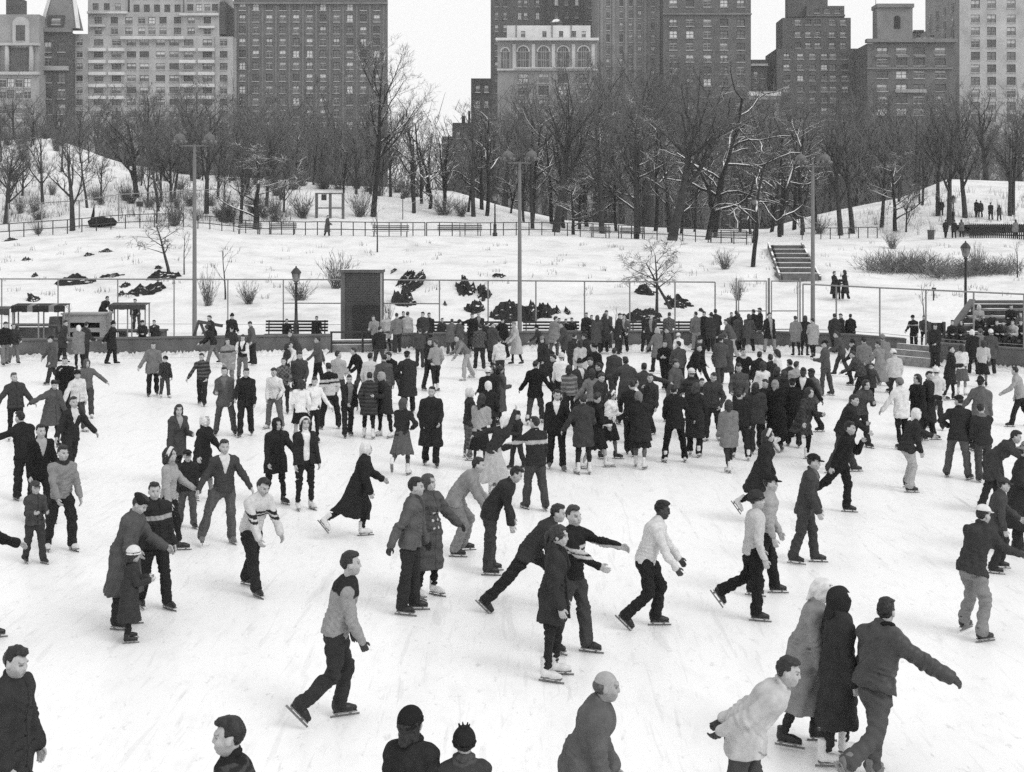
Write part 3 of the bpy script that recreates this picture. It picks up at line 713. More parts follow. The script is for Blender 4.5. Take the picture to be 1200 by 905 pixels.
def grow(seed, H, fork, spread, crook, twig, limbs=5, r0=None, up=.25, dense=1.0, taper=.75, thick=1.0):
    """bare tree: returns limb segments and twig segments (metres, base at the origin)"""
    R = random.Random(seed); big = []; fine = []
    r0 = r0 or H * .022
    def rv(a): return Vector((R.uniform(-a, a), R.uniform(-a, a), R.uniform(-a, a)))
    def branch(p, d, L, r, lv):
        n = max(3, int(L / (.55 if lv < 2 else .4))); n = min(n, 9); st = L / n; out = big if lv <= 2 and r > .03 else fine
        for i in range(n):
            d = (d + rv(crook * (1.0 if lv else .35)) + Vector((0, 0, up * (.12 if lv else .05)))).normalized()
            q = p + d * st; ra = r * (1 - taper * i / n); rb = r * (1 - taper * (i + 1) / n)
            out.append((*p, *q, ra, rb)); p = q; f = (i + 1) / n
            if lv < 4 and f > (fork if lv == 0 else .2):
                m = {0: limbs / max(1, n * (1 - fork)), 1: .9, 2: 1.15, 3: 1.3}[lv] * (dense if lv >= 1 else 1)
                m = int(m) + (1 if R.random() < m % 1 else 0)
                for _ in range(m):
                    a = d.orthogonal().normalized(); a.rotate(Matrix.Rotation(R.uniform(0, 2 * PI), 3, d))
                    e = (d * R.uniform(.35, .8) + a * spread * R.uniform(.6, 1.2)); e.z += up * .5; e.normalize()
                    l2 = {0: H * .42, 1: L * .55, 2: L * .55, 3: twig}[lv] * R.uniform(.55, 1.1) * (1.15 - .55 * f if lv else 1.25 - .6 * f)
                    branch(p.copy(), e, max(l2, .25), max(.013, rb * R.uniform(.5, .75)) if lv < 3 else .016, lv + 1)
    branch(Vector((0, 0, -.3)), Vector((R.uniform(-.08, .08), R.uniform(-.08, .08), 1)).normalized(), H * .78, r0, 0)
    return big, fine
M_BARK = snowy('dark_bark', 60, .9, 2.2, .86, .46, .3, .4); M_BARKS = snowy('snow_laden_bark', 44, .9, 2.2, .42, .5, .3, .4)
M_TWIG = mat('bare_twigs', 98, .9, 1.5, .3); M_TWIGS = snowy('frosted_twigs', 84, .9, 3, .6, .48, .3, 0)
PROTO = {}
def proto(key, snow=False, **kw):
    big, fine = grow(**kw); V, Q = tubes(big, 7); bm_ = mesh_np('trunk', V, Q, [M_BARKS if snow else M_BARK])
    V, Q = tubes(fine, 3); cm = mesh_np('crown', V, Q, [M_TWIGS if snow else M_TWIG])
    PROTO[key] = (bm_, cm, kw['H'])
proto('tall', seed=3, H=16, fork=.32, spread=.55, crook=.10, twig=.8, limbs=8, dense=1.0, up=.45)
proto('tall2', seed=8, H=16, fork=.4, spread=.6, crook=.12, twig=.8, limbs=8, dense=1.0, up=.4)
proto('vase', seed=12, H=14, fork=.25, spread=.7, crook=.12, twig=.75, limbs=8, dense=1.05, up=.5)
proto('thin', seed=21, H=13, fork=.3, spread=.5, crook=.12, twig=.7, limbs=9, dense=.85, up=.35)
proto('bushy', seed=5, H=9, fork=.12, spread=.75, crook=.15, twig=.6, limbs=11, dense=1.15, up=.35)
proto('snowy', snow=True, seed=15, H=9, fork=.16, spread=1.15, crook=.2, twig=.7, limbs=13, r0=.2, dense=1.1, up=.2)
proto('gnarl', snow=True, seed=36, H=12, fork=.22, spread=1.25, crook=.42, twig=.6, limbs=9, r0=.2, dense=.6, up=.25, taper=.62)
proto('gnarl2', snow=True, seed=61, H=12, fork=.35, spread=1.2, crook=.42, twig=.6, limbs=9, r0=.21, dense=.6, up=.25, taper=.62)
proto('grand', snow=True, seed=27, H=20, fork=.34, spread=.72, crook=.15, twig=1.0, limbs=10, r0=.3, dense=1.1, up=.45, taper=.7)
proto('snag', snow=True, seed=71, H=9, fork=.3, spread=.85, crook=.26, twig=.6, limbs=8, r0=.17, dense=.8, up=.35, taper=.68)
proto('sapling', seed=44, H=5, fork=.35, spread=.6, crook=.14, twig=.35, limbs=6, r0=.075, dense=.55, up=.3)
proto('slope', seed=52, H=6, fork=.45, spread=.95, crook=.2, twig=.5, limbs=10, r0=.11, dense=.95, up=.15, thick=.6)
def shrub(seed, H, n):
    R = random.Random(seed); S = []
    for i in range(n):
        a = R.uniform(0, 2 * PI); e = R.uniform(.15, .95); p = Vector((R.uniform(-.25, .25), R.uniform(-.2, .2), -.1)); d = Vector((math.cos(a) * e, math.sin(a) * e, 1)).normalized()
        L = H * R.uniform(.55, 1.05); r = .016
        for j in range(4):
            q = p + d * L / 4; S.append((*p, *q, r, r * .75)); r *= .75
            for _ in range(2):
                e2 = (d + Vector((R.uniform(-.7, .7), R.uniform(-.7, .7), R.uniform(-.2, .5)))).normalized(); S.append((*q, *(q + e2 * L * R.uniform(.12, .3)), .009, .005))
            p = q; d = (d + Vector((R.uniform(-.2, .2), R.uniform(-.2, .2), .02))).normalized()
    V, Q = tubes(S, 3); return mesh_np('stems', V, Q, [M_TWIG])
SHRUB = [shrub(70 + i, 1.5, 60) for i in range(3)]
_tn = [0]
def tree(kind, loc, H, label, group, rz=None, lean=(0, 0), cat='tree', name='bare_tree'):
    tm, cm, h0 = PROTO[kind]; _tn[0] += 1
    o = empty(name, loc, 0, H / h0); o.rotation_euler = (lean[1], lean[0], _tn[0] * 1.7 if rz is None else rz)
    tag(o, label, cat, group); link('trunk', tm, o); link('crown', cm, o); return o
WIDE = {85: 1.3, 300: 1.75, 672: 1.5, 829: 1.05, 882: 1.0, 503: 1.3, 1049: 1.3, 769: 1.25, 787: 1.5, 199: 1.5, 437: 1.15, 651: 1.2, 160: 1.4, 6: 1.3}
def tree_px(kind, px, pb, pt, label, lean=(0, 0), rz=None, y0=58., group=None, sc=1.0, name='bare_tree'):
    x, y, z = hit(px, pb, y0); H = (pb - pt) / FPX * y * sc
    o = tree(kind, (x, y, z - .05), H, label, group, rz, lean, name=name); q = WIDE.get(px, 1.0); o.scale = (o.scale[0] * q, o.scale[1] * q, o.scale[2]); return o
T = [
 ('vase', 85, 271, 150, 'spreading dark tree by the path railing next to the fallen log', (0, 0)),
 ('bushy', 6, 262, 160, 'dark tree cut by the picture edge on the hillside', (0, 0)),
 ('thin', 50, 240, 140, 'slim tree on the snowy hilltop before the mansion', (0, 0)),
 ('bushy', 160, 231, 118, 'thick bushy dark tree on the hill behind the notice board', (0, 0)),
 ('bushy', 183, 262, 205, 'low bushy tree behind the path railing beside the floodlight pole', (0, 0)),
 ('vase', 242, 251, 105, 'forked dark tree just past the first floodlight pole', (0, 0)),
 ('snowy', 300, 270, 165, 'wide spreading tree with snow lying on its limbs above two benches', (0, 0)),
 ('thin', 282, 262, 150, 'slim trunk close beside the spreading snowy tree', (0, 0)),
 ('grand', 437, 254, 48, 'tallest bare tree, rising against the open sky gap', (0, 0)),
 ('sapling', 442, 296, 222, 'crooked leaning sapling on the slope below the path', (-.12, 0)),
 ('vase', 485, 250, 132, 'round crowned bare tree against the pale sky', (0, 0)),
 ('gnarl', 503, 245, 142, 'crooked tree with snow along its bent limbs in the sky gap', (.12, 0)),
 ('thin', 555, 254, 120, 'slim straight tree by the low dark building', (0, 0)),
 ('thin', 624, 268, 150, 'slim trunk just past the middle floodlight pole', (0, 0)),
 ('tall2', 651, 272, 80, 'stout dark tree with a snow filled fork before the arched windows', (0, 0)),
 ('snowy', 672, 275, 205, 'short tree with one snowy limb reaching out', (.05, 0)),
 ('tall', 706, 274, 110, 'tall straight dark tree behind the tilted bench', (0, 0)),
 ('thin', 746, 280, 110, 'tall slim tree with a pale forked stem', (0, 0)),
 ('tall2', 787, 282, 85, 'tall dark tree standing between the woods and the path benches', (0, 0)),
 ('gnarl', 829, 281, 55, 'big tree with long snow laden crooked limbs before the brick tower', (0, 0)),
 ('gnarl2', 882, 313, 150, 'leaning trunk with white snow along it beside the gate', (.06, 0)),
 ('thin', 916, 276, 175, 'slim dark tree just past the leaning snowy trunk', (0, 0)),
 ('vase', 940, 276, 160, 'dark tree behind the third floodlight pole', (0, 0)),
 ('tall', 985, 276, 118, 'upright dark trunk with snow on one flank behind the stairs', (0, 0)),
 ('tall2', 999, 274, 125, 'dark trunk standing next to the upright snowy flanked one', (0, 0)),
 ('vase', 1033, 267, 150, 'forked dark tree on the crest by the single bar railing', (-.1, 0)),
 ('snowy', 1049, 271, 176, 'snow streaked multi stemmed tree on the crest', (0, 0)),
 ('bushy', 1062, 273, 215, 'loose bushy thicket tree beside the snow streaked stems', (0, 0)),
 ('tall2', 1099, 253, 120, 'dark trunk on the hill path near the distant lamp', (0, 0)),
 ('tall', 1112, 264, 105, 'thick tall tree before the walkers on the hill path', (0, 0)),
 ('tall', 1131, 256, 108, 'tall straight tree next to the thick hill path tree', (0, 0)),
 ('vase', 1187, 252, 130, 'spreading dark tree over the picket enclosure', (0, 0)),
 ('slope', 199, 325, 240, 'forked bare sapling on the slope with black rocks at its foot', (.1, 0)),
 ('sapling', 216, 322, 255, 'crooked twin of the forked sapling, right behind the first floodlight pole', (-.05, 0)),
 ('sapling', 264, 351, 270, 'slender curved sapling on the lower slope', (.02, 0)),
 ('slope', 769, 372, 272, 'straight small tree growing from the rocks behind the wall', (-.04, 0)),
 ('slope', 787, 363, 278, 'leaning small tree with a dense twiggy head behind the wall', (.3, 0)),
 ('sapling', 1083, 373, 318, 'thin bare sapling behind the two onlookers near the bleachers', (0, 0)),
 ('sapling', 1192, 326, 270, 'thin bare tree at the picture edge above the hedge', (0, 0)),
 ('sapling', 721, 381, 350, 'tiny twiggy sapling just behind the wall bench', (0, 0)),
 ('sapling', 80, 392, 345, 'tiny twiggy sapling behind the concrete counter', (0, 0)),
]
_R = random.Random(17); _CREST = []
for i in range(22):                                    # loose growth over the hill on the mansion side and the crest
    px = _R.uniform(-20, 350); pb = _R.uniform(float(np.interp(px, [-20, 50, 150, 240, 350], [190, 175, 200, 218, 222])), 250)
    x, y, z = hit(px, pb); tree(_R.choice(['bushy', 'thin', 'vase', 'bushy', 'slope']), (x, y, z - .1), _R.uniform(4.0, 8.5), 'slim bare tree growing loosely over the snowy hill below the mansions', 'trees on the snowy hill below the mansions')
for i in range(30):                                    # growth along the snowy crest, breaking its edge
    px = 20 + 480 * (i + _R.random()) / 30; pb = float(np.interp(px, [20, 50, 90, 150, 240, 300, 360, 450, 510], [168, 160, 162, 186, 207, 213, 216, 222, 226])) + _R.uniform(0, 9)
    x, y, z = hit(px, pb); k = _R.choice(['snag', 'bushy', 'snag', 'slope', 'vase', 'snowy', 'bushy']); tree(k, (x, y, z - .1), _R.uniform(3.5, 9.5), 'bare tree on the snowy crest in front of the woods', 'trees along the snowy crest')
for i in range(34):
    px = -10 + 510 * (i + _R.random()) / 34; pb = float(np.interp(px, [-10, 50, 90, 150, 240, 300, 360, 450, 510], [172, 162, 164, 188, 209, 215, 218, 224, 228])) + _R.uniform(-1, 7)
    x, y, z = hit(px, pb); k = y / FPX; o = empty('bare_shrub', (x, y, z - .1), i * 2.1); o.scale = (1.3, 1.3, _R.uniform(.8, 1.6)); tag(o, 'bare shrub on the snowy crest in front of the woods', 'shrub', 'shrubs along the snowy crest'); _CREST.append(o)
for i in range(9):
    px = _R.uniform(955, 1215); pb = _R.uniform(224, 262)
    x, y, z = hit(px, pb); tree(_R.choice(['thin', 'vase', 'tall', 'slope']), (x, y, z - .1), _R.uniform(6.0, 11), 'slim bare tree on the snowy rise beyond the stairs', 'trees on the snowy rise beyond the stairs')
for (kind, px, pb, pt, lab, ln) in T: tree_px(kind, px, pb, pt, lab, ln)
for i, o in enumerate(_CREST): link('stems', SHRUB[i % 3], o)
def bush(px, pb, w, h, i, label):
    x, y, z = hit(px, pb); k = y / FPX; o = empty('bare_shrub', (x, y, z), i * 2.1); o.scale = (w * k / 2.1, w * k / 2.1, h * k / 1.5)
    tag(o, label, 'shrub', 'bare shrubs on the slope'); link('stems', SHRUB[i % 3], o)
for i, (px, pb, w, h, lab) in enumerate((
 (244, 359, 26, 42, 'upright twiggy shrub just past the first floodlight pole'), (292, 357, 36, 26, 'low round shrub on the slope between lamp and floodlight pole'), (395, 338, 48, 42, 'wide bare shrub leaning over the brick pillar'),
 (352, 352, 40, 24, 'thin shrub behind the black park lamp'), (355, 256, 44, 30, 'brown shrub before the grey timber frame'), (422, 254, 40, 32, 'dense dark shrub at the end of the timber frame'), (520, 252, 44, 26, 'shrub in the snow at the foot of the crooked tree'),
 (541, 254, 34, 22, 'shrub beside the slim straight tree'), (300, 250, 40, 24, 'shrub in the snow behind the spreading snowy tree'), (850, 316, 30, 24, 'bare shrub on the slope beside the leaning trunk'), (865, 352, 24, 26, 'small shrub seen through the gate'),
 (960, 274, 36, 22, 'dull shrub on the crest behind the stairs railing'), (1046, 292, 26, 22, 'small round shrub above the hedge'), (45, 275, 22, 14, 'small shrub on the path near the picture edge'), (205, 265, 40, 40, 'dark dense thicket behind the floodlight pole at the path'),
 (455, 378, 16, 26, 'snowy shrub beside the brick pillar edge'), (1145, 318, 26, 32, 'bare shrub behind the lamp at the bleachers'))): bush(px, pb, w, h, i, lab)
def hedge(pts, h, label, seed, dens=62):
    R = random.Random(seed); S = []; M_HEDGE = mat('hedge_twigs', 112, .9, 1.5, .3)
    for (px, pb) in pts:
        x, y, z = hit(px, pb)
        for _ in range(dens):
            p = Vector((x + R.gauss(0, .6), y + R.gauss(0, .8), z - .1)); d = Vector((R.uniform(-1.1, 1.1), R.uniform(-1, 1), R.uniform(.5, 1))).normalized()
            for j in range(3):
                q = p + d * h / 3 * R.uniform(.35, 1.15); S.append((*p, *q, .016, .012))
                for _ in range(2): e = (d + Vector((R.uniform(-1, 1), R.uniform(-1, 1), R.uniform(-.3, .6)))).normalized(); S.append((*q, *(q + e * h * .2), .011, .006))
                p = q; d = (d + Vector((R.uniform(-.4, .4), R.uniform(-.4, .4), .05))).normalized()
    V, Q = tubes(S, 3); o = link('hedge', mesh_np('hedge', V, Q, [M_HEDGE])); tag(o, label, 'hedge')
for i in range(34):
    R_ = random.Random(500 + i); px = R_.uniform(-10, 330); pb = R_.uniform(float(np.interp(px, [0, 50, 150, 240, 340], [185, 172, 200, 222, 228])), 262)
    bush(px, pb, R_.uniform(16, 34), R_.uniform(14, 26), i, 'thin bare shrub scattered over the snowy hill below the mansions')
hedge([(x, 322 + 3 * math.sin(x)) for x in range(1028, 1102, 13)], 1.8, 'long twiggy hedge half on the snowy bank beyond the stairs', 1)
hedge([(x, 324 + 3 * math.sin(x)) for x in range(1102, 1190, 13)], 1.5, 'long twiggy hedge half running behind the bleacher lamp', 2)
# ---- the woods on the far side
def woods():
    R = random.Random(99); kinds = ['tall', 'tall2', 'vase', 'thin', 'thin', 'bushy', 'tall', 'vase']
    bands = [(150, 27), (172, 37), (198, 45), (226, 52)]
    i = 0
    for (Y, n) in bands:
        for j in range(n):
            px = -140 + 1480 * (j + R.uniform(.1, .9)) / n
            if 455 < px < 512 and R.random() < .75: continue
            y = Y + R.uniform(-10, 10); x = (px - CXP) / FPX * y; z = terrain(x, y)
            top = float(np.interp(px, [-140, 60, 150, 260, 380, 440, 490, 560, 640, 760, 870, 960, 1080, 1340], [120, 118, 100, 95, 110, 100, 150, 135, 100, 70, 85, 125, 105, 115])) + R.uniform(-8, 40)
            zt = CAM_H - (top - HYP) / FPX * y; k = R.choice(kinds); H = max(6.0, zt - z)
            if H > 30: H = 30
            where = 'mansions' if px < 90 else 'balconied block' if px < 270 else 'broad dark slab' if px < 470 else 'low dark building' if px < 580 else 'arched window palace' if px < 700 else 'ribbed tower' if px < 778 else 'brick tower' if px < 890 else 'stepped tower' if px < 1000 else 'roof tower block' if px < 1090 else 'pale high tower'
            q = tree(k, (x, y, z - .1), H, 'bare dark tree of the woods in front of the ' + where, 'woods before the ' + where); i += 1; q.scale = (q.scale[0] * 1.35, q.scale[1] * 1.35, q.scale[2])
woods()
for i in range(30):                                    # snow edged trees along the front of the woods
    R_ = random.Random(900 + i); px = 470 + 500 * (i + R_.random()) / 30; pb = float(np.interp(px, [470, 560, 640, 720, 900, 970], [238, 246, 262, 268, 276, 268])) + R_.uniform(-4, 5)
    x, y, z = hit(px, pb, 100); H = R_.uniform(7, 14); q = tree(R_.choice(['snag', 'snag', 'gnarl', 'gnarl2', 'snowy']), (x, y, z - .1), H, 'crooked bare tree with snow edged branches at the front of the woods', 'snow edged trees at the front of the woods'); q.scale = (q.scale[0] * .9, q.scale[1] * .9, q.scale[2])
def tufts():                                           # dry stalks that poke through the snow
    R = np.random.RandomState(12); S = []
    for i in range(900):
        if i < 520: px = R.uniform(-30, 345); pb = R.uniform(float(np.interp(px, [-30, 50, 150, 240, 345], [180, 172, 196, 216, 222])), 264)
        elif i < 700: px = R.uniform(-30, 1230); pb = R.uniform(285, 350)
        else: px = R.uniform(960, 1230); pb = R.uniform(222, 276)
        x, y, z = hit(px, pb)
        for _ in range(R.randint(3, 9)):
            a = R.uniform(-.35, .35, 2); L = R.uniform(.2, .9) if i < 520 or i > 700 else R.uniform(.08, .3); b0 = R.uniform(-.3, .3, 2); S.append((x + b0[0], y + b0[1], z - .05, x + b0[0] + a[0] * L, y + b0[1] + a[1] * L, z + L, .016, .006))
    V, Q = tubes(S, 3); o = link('dry_stalks', mesh_np('dry_stalks', V, Q, [M_TWIG])); tag(o, 'dry stalks and weeds poking through the snow', kind='stuff')
tufts()
def brushwood():                                       # the far undergrowth and twigs that read as one grey mass
    R = np.random.RandomState(7); n = 26000
    px = R.uniform(-160, 1360, n); Y = R.uniform(150, 262, n); x = (px - CXP) / FPX * Y
    zb = np.array([terrain(a, b) for a, b in zip(x[::20], Y[::20])]).repeat(20)[:n]
    keep = np.ones(n, bool)
    hmax = np.interp(px, [-160, 100, 300, 450, 480, 520, 600, 760, 900, 1360], [9, 9, 11, 9, 4.5, 5, 12, 13, 11, 10]) * (Y / 200)
    z0 = zb + R.rand(n) ** 1.3 * hmax; L = R.uniform(1.2, 3.8, n)
    d = np.stack([R.normal(0, .45, n), R.normal(0, .3, n), np.abs(R.normal(.9, .3, n))], 1); d /= np.linalg.norm(d, axis=1, keepdims=True)
    p0 = np.stack([x, Y, z0], 1); p1 = p0 + d * L[:, None]
    S = np.concatenate([p0, p1, np.full((n, 1), .05), np.full((n, 1), .016)], 1)
    V, Q = tubes(S, 3); o = link('far_brushwood', mesh_np('far_brushwood', V, Q, [M_TWIG])); tag(o, 'grey mass of far brushwood and undergrowth', kind='stuff')
brushwood()
_mat0 = mat
_BT = 1.24
def mat(name, t, *a, **k): return _mat0(name, min(205, t * _BT), *a, **k)      # building tones raised: distant haze and half-sky light put into the colour
# ================================================================== BUILDINGS ALONG THE AVENUE
G_DK = mat('window_glass_dark', 58, .12, .4, .5, 0, .6); G_MD = mat('window_glass', 84, .12, .4, .4, 0, .6)
M_BLIND = mat('window_blind', 150, .8, 1, .2); M_BLINDW = mat('white_blind', 196, .8, 1, .1)
M_SASH = mat('window_sash', 118, .7, 1, .1); M_SASHD = mat('dark_sash', 62, .7, 1, .1); M_SILL = mat('stone_sill', 140, .9, 1, .15)
_W = {}
def window_mesh(w, h, var, arch=False):
    key = (round(w, 2), round(h, 2), var, arch)
    if key in _W: return _W[key]
    b = MB(); mats = [G_DK if var in (0, 3) else G_MD, M_SASH if var % 2 else M_SASHD, M_BLINDW if var in (4, 5) else M_BLIND, M_SILL]
    b.cur = 0; b.quad((0, .0, 0), (w, .0, 0), (w, .0, h), (0, .0, h))
    b.cur = 1; t = min(.11, w * .06)
    b.box(w / 2 - t / 2, w / 2 + t / 2, -.06, -.004, t, h - t); b.box(t, w - t, -.055, -.005, h * .5 - t / 2, h * .5 + t / 2)
    b.box(0, t, -.07, -.003, 0, h); b.box(w - t, w, -.07, -.003, 0, h); b.box(t, w - t, -.07, -.003, 0, t); b.box(t, w - t, -.07, -.003, h - t, h)
    fr = {0: 0, 1: .35, 2: .55, 3: .2, 4: .96, 5: .5, 6: 0}[var]
    if fr: b.cur = 2; b.quad((t, -.03, h * (1 - fr)), (w - t, -.03, h * (1 - fr)), (w - t, -.03, h - t), (t, -.03, h - t))
    b.cur = 3; b.box(-.08, w + .08, -.42, -.26, -.16, -.012)
    _W[key] = b.mesh('window', mats); return _W[key]
def spread(a, step, n): return [a + step * i for i in range(n)]
class Bld:
    def __init__(s, name, label, px, Y, group=None):
        x = (px - CXP) / FPX * Y; s.o = empty(name, (x, Y, 0)); s.x, s.Y = x, Y; s.n = 0; s.rest = []; tag(s.o, label, 'building', group)
        s.R = random.Random(int(px * 7 + Y))
    def X(s, px, Y=None): return (px - CXP) / FPX * (Y or s.Y) - s.x
    def Z(s, py, Y=None): return CAM_H - (py - HYP) / FPX * (Y or s.Y)
    def block(s, pa, pb, pt, m, cols=(), rows=(), w=6, h=8, dy=0.0, depth=18, pbot=None, name='wall', weights=(5, 3, 2, 3, 1, 1, 2), skip=.0, arch=False, roof=None):
        Y = s.Y + dy; k = Y / FPX; x0, x1 = s.X(pa, Y), s.X(pb, Y); z1 = s.Z(pt, Y); z0 = s.Z(pbot, Y) if pbot is not None else 0.0
        b = MB(); y0 = dy; ww, hh = w * k, h * k; r = .25
        cs = sorted((s.X(c, Y) - ww / 2, s.X(c, Y) + ww / 2) for c in cols); rs = sorted((s.Z(q, Y) - hh / 2, s.Z(q, Y) + hh / 2) for q in rows)
        rs = [q for q in rs if q[0] > z0 + .1 and q[1] < z1 - .05]; cs = [q for q in cs if q[0] > x0 and q[1] < x1]
        z = z0
        for (a, c) in rs:
            b.quad((x0, y0, z), (x1, y0, z), (x1, y0, a), (x0, y0, a)); x = x0
            for (e, f) in cs:
                b.quad((x, y0, a), (e, y0, a), (e, y0, c), (x, y0, c)); x = f
                b.quad((e, y0, a), (f, y0, a), (f, y0 + r, a), (e, y0 + r, a)); b.quad((e, y0, c), (e, y0 + r, c), (f, y0 + r, c), (f, y0, c))
                b.quad((e, y0, a), (e, y0 + r, a), (e, y0 + r, c), (e, y0, c)); b.quad((f, y0, a), (f, y0, c), (f, y0 + r, c), (f, y0 + r, a))
            b.quad((x, y0, a), (x1, y0, a), (x1, y0, c), (x, y0, c)); z = c
        b.quad((x0, y0, z), (x1, y0, z), (x1, y0, z1), (x0, y0, z1))
        d = y0 + depth
        b.quad((x0, y0, z0), (x0, y0, z1), (x0, d, z1), (x0, d, z0)); b.quad((x1, y0, z0), (x1, d, z0), (x1, d, z1), (x1, y0, z1))
        b.quad((x0, d, z0), (x0, d, z1), (x1, d, z1), (x1, d, z0)); b.quad((x0, y0, z1), (x1, y0, z1), (x1, d, z1), (x0, d, z1))
        o = b.build(name, m, s.o)
        for (a, c) in reversed(rs):
            for (e, f) in cs:
                if s.R.random() < skip: var = 6
                else: var = s.R.choices(range(7), weights)[0]
                if s.n < 100:
                    link('window', window_mesh(ww, hh, var), s.o, (e, y0 + r - .003, a)); s.n += 1
                else: s.rest.append((window_mesh(ww, hh, var), e, y0 + r - .003, a))
        return o
    def slab(s, name, pa, pb, p0, p1, m, dy=0.0, out=.5, depth=1.0):    # cornice, belt course, balcony: between photo rows p0 (top) and p1
        Y = s.Y + dy; b = MB(); b.box(s.X(pa, Y), s.X(pb, Y), dy - out, dy - out + depth, s.Z(p1, Y), s.Z(p0, Y)); return b.build(name, m, s.o)
    def done(s):
        if not s.rest: return
        V = []; F = []; M = []; mats = []
        for me, x, y, z in s.rest:
            ix = []
            for q in me.materials:
                if q not in mats: mats.append(q)
                ix.append(mats.index(q))
            n = len(V); V += [(v.co.x + x, v.co.y + y, v.co.z + z) for v in me.vertices]
            for p in me.polygons: F.append([n + i for i in p.vertices]); M.append(ix[p.material_index])
        me = bpy.data.meshes.new('window'); me.from_pydata(V, [], F)
        for q in mats: me.materials.append(q)
        me.polygons.foreach_set('material_index', M); me.update()
        o = link('window', me, s.o); o['kind'] = 'stuff'
def stone(t, name='city_stone'): return mat(name, t, .9, .22, .26, 0, .2)
# far mansion cut by the edge
B = Bld('stone_mansion', 'pale stone mansion with columns and arched dormer, first at the picture edge', 20, 292)
m = stone(118, 'pale_limestone'); ms = stone(140, 'limestone_trim')
B.block(-60, 46, 86, m, [3, 12.5, 22, 32], [97, 110.5, 128, 144, 160], 8.5, 10.5, depth=24)
B.block(-60, 46, 52, m, [], [], depth=23.4, dy=.6, pbot=86, name='upper_wall')
B.slab('cornice', -60, 46.5, 84.5, 88, ms, 0, .7, 1.2); B.slab('cornice', -60, 46, 50.5, 53.5, ms, 0, .5, 1.2)
B.slab('loggia', 11, 34, 56, 84, mat('shadowed_loggia', 70, .9, .5, .3), .6, .04, .03)  # flat dark panel, the recess shade painted as its colour
for p in (-3, 8, 36.5):
    b = MB(); b.tube([(B.X(p), .1, B.Z(84.5)), (B.X(p), .1, B.Z(53.5))], [.55, .48], 10); b.build('column', ms, B.o, smooth=True)
B.block(-60, 46, 17, m, [], [], depth=22, dy=.9, pbot=52, name='attic')
b = MB(); b.box(B.X(14), B.X(33), .3, 2.4, B.Z(50), B.Z(27)); n = 10
for i in range(n):
    t0, t1 = PI * i / n, PI * (i + 1) / n; cx = B.X(23.5); r = (B.X(33) - B.X(14)) / 2
    b.quad((cx + r * math.cos(t0), .3, B.Z(27)), (cx + r * math.cos(t0), .3, B.Z(27) + r * .8 * math.sin(t0) + .01), (cx + r * math.cos(t1), .3, B.Z(27) + r * .8 * math.sin(t1) + .01), (cx + r * math.cos(t1), .3, B.Z(27)))
    b.quad((cx + r * math.cos(t0), .3, B.Z(27) + r * .8 * math.sin(t0)), (cx + r * math.cos(t0), 2.4, B.Z(27) + r * .8 * math.sin(t0)), (cx + r * math.cos(t1), 2.4, B.Z(27) + r * .8 * math.sin(t1)), (cx + r * math.cos(t1), .3, B.Z(27) + r * .8 * math.sin(t1)))
b.build('dormer', ms, B.o); link('window', window_mesh(2.0, 3.6, 0), B.o, (B.X(23.5) - 1.0, .24, B.Z(48)))
B.block(7, 22, -3, stone(70), [], [], depth=5, dy=6, pbot=17, name='chimney')
B.done()
# dark house with the snowy mansard
B = Bld('mansard_house', 'narrow dark brick town house with snow on its steep mansard roof', 65, 296)
m = brick('sooty_brick', 68, 80, 92, 2.4)
B.block(46.3, 83, 38, m, [56, 72], [55, 71.5, 91, 110, 128, 148], 9, 12, depth=3, weights=(6, 2, 1, 4, 0, 0, 3))
B.slab('cornice', 45.5, 84, 33, 38, stone(96), 0, .6, 1.4); B.slab('balcony', 47, 81, 78, 83, stone(122), 0, .9, .9)
b = MB(); x0, x1 = B.X(47.5), B.X(90); za, zb = B.Z(33), B.Z(-8)
P = [(x0, .3, za), (B.X(91), .3, za), (B.X(83), 2.2, zb), (x0 + 1.5, 2.2, zb), (x0, 4, za), (B.X(91), 4, za), (B.X(83), 3, zb), (x0 + 1.5, 3, zb)]
for f in ((0, 1, 2, 3), (1, 5, 6, 2), (5, 4, 7, 6), (4, 0, 3, 7), (3, 2, 6, 7)): b.quad(*[P[i] for i in f])
b.build('roof', stone(96, 'slate'), B.o)
for a_, c_ in ((0, 3), (1, 2)):
    b = MB(); b.bar(Vector(P[a_]) + Vector((0, -.1, 0)), Vector(P[c_]) + Vector((0, -.1, 0)), .9, .3); b.build('snowy_hip', stone(168, 'snow_on_slate'), B.o)
B.block(56, 75, 18, stone(60), [65.5], [25], 11, 8, dy=.25, depth=2, pbot=33, name='dormer')
B.done()
# pale block with balconies
B = Bld('apartment_block', 'pale grey apartment block with stacked balconies and stepped terraces', 178, 300)
m = stone(132, 'pale_render'); mt = stone(158, 'balcony_edge')
rows = spread(50, 14, 9)
B.block(83.5, 103.4, 40, m, [93], rows, 7.5, 7, depth=22)
B.block(103.5, 252, 42, m, [115.5, 136.5, 154, 169, 188, 204, 221, 243], rows, 11, 7.5, depth=22, weights=(4, 4, 3, 3, 0, 1, 3), name='front_wall', dy=.3)
B.block(252.2, 273, 43, m, [262], rows, 9, 8, depth=22)
for pa, pb in ((105, 125), (128, 146.5), (211, 230), (233, 252)):
    for i in range(5): B.slab('balcony', pa, pb, 57 + i * 14, 60.5 + i * 14, mt, 0, .9, 1.2)
B.slab('terrace', 142, 216, 43, 46.5, mt, 0, .8, 4)
B.block(103, 257, 15, m, [115, 134, 151, 166, 178, 191, 208, 224, 243], [24, 36.5], 8.5, 8, depth=18, dy=3.5, pbot=43, name='upper_storeys')
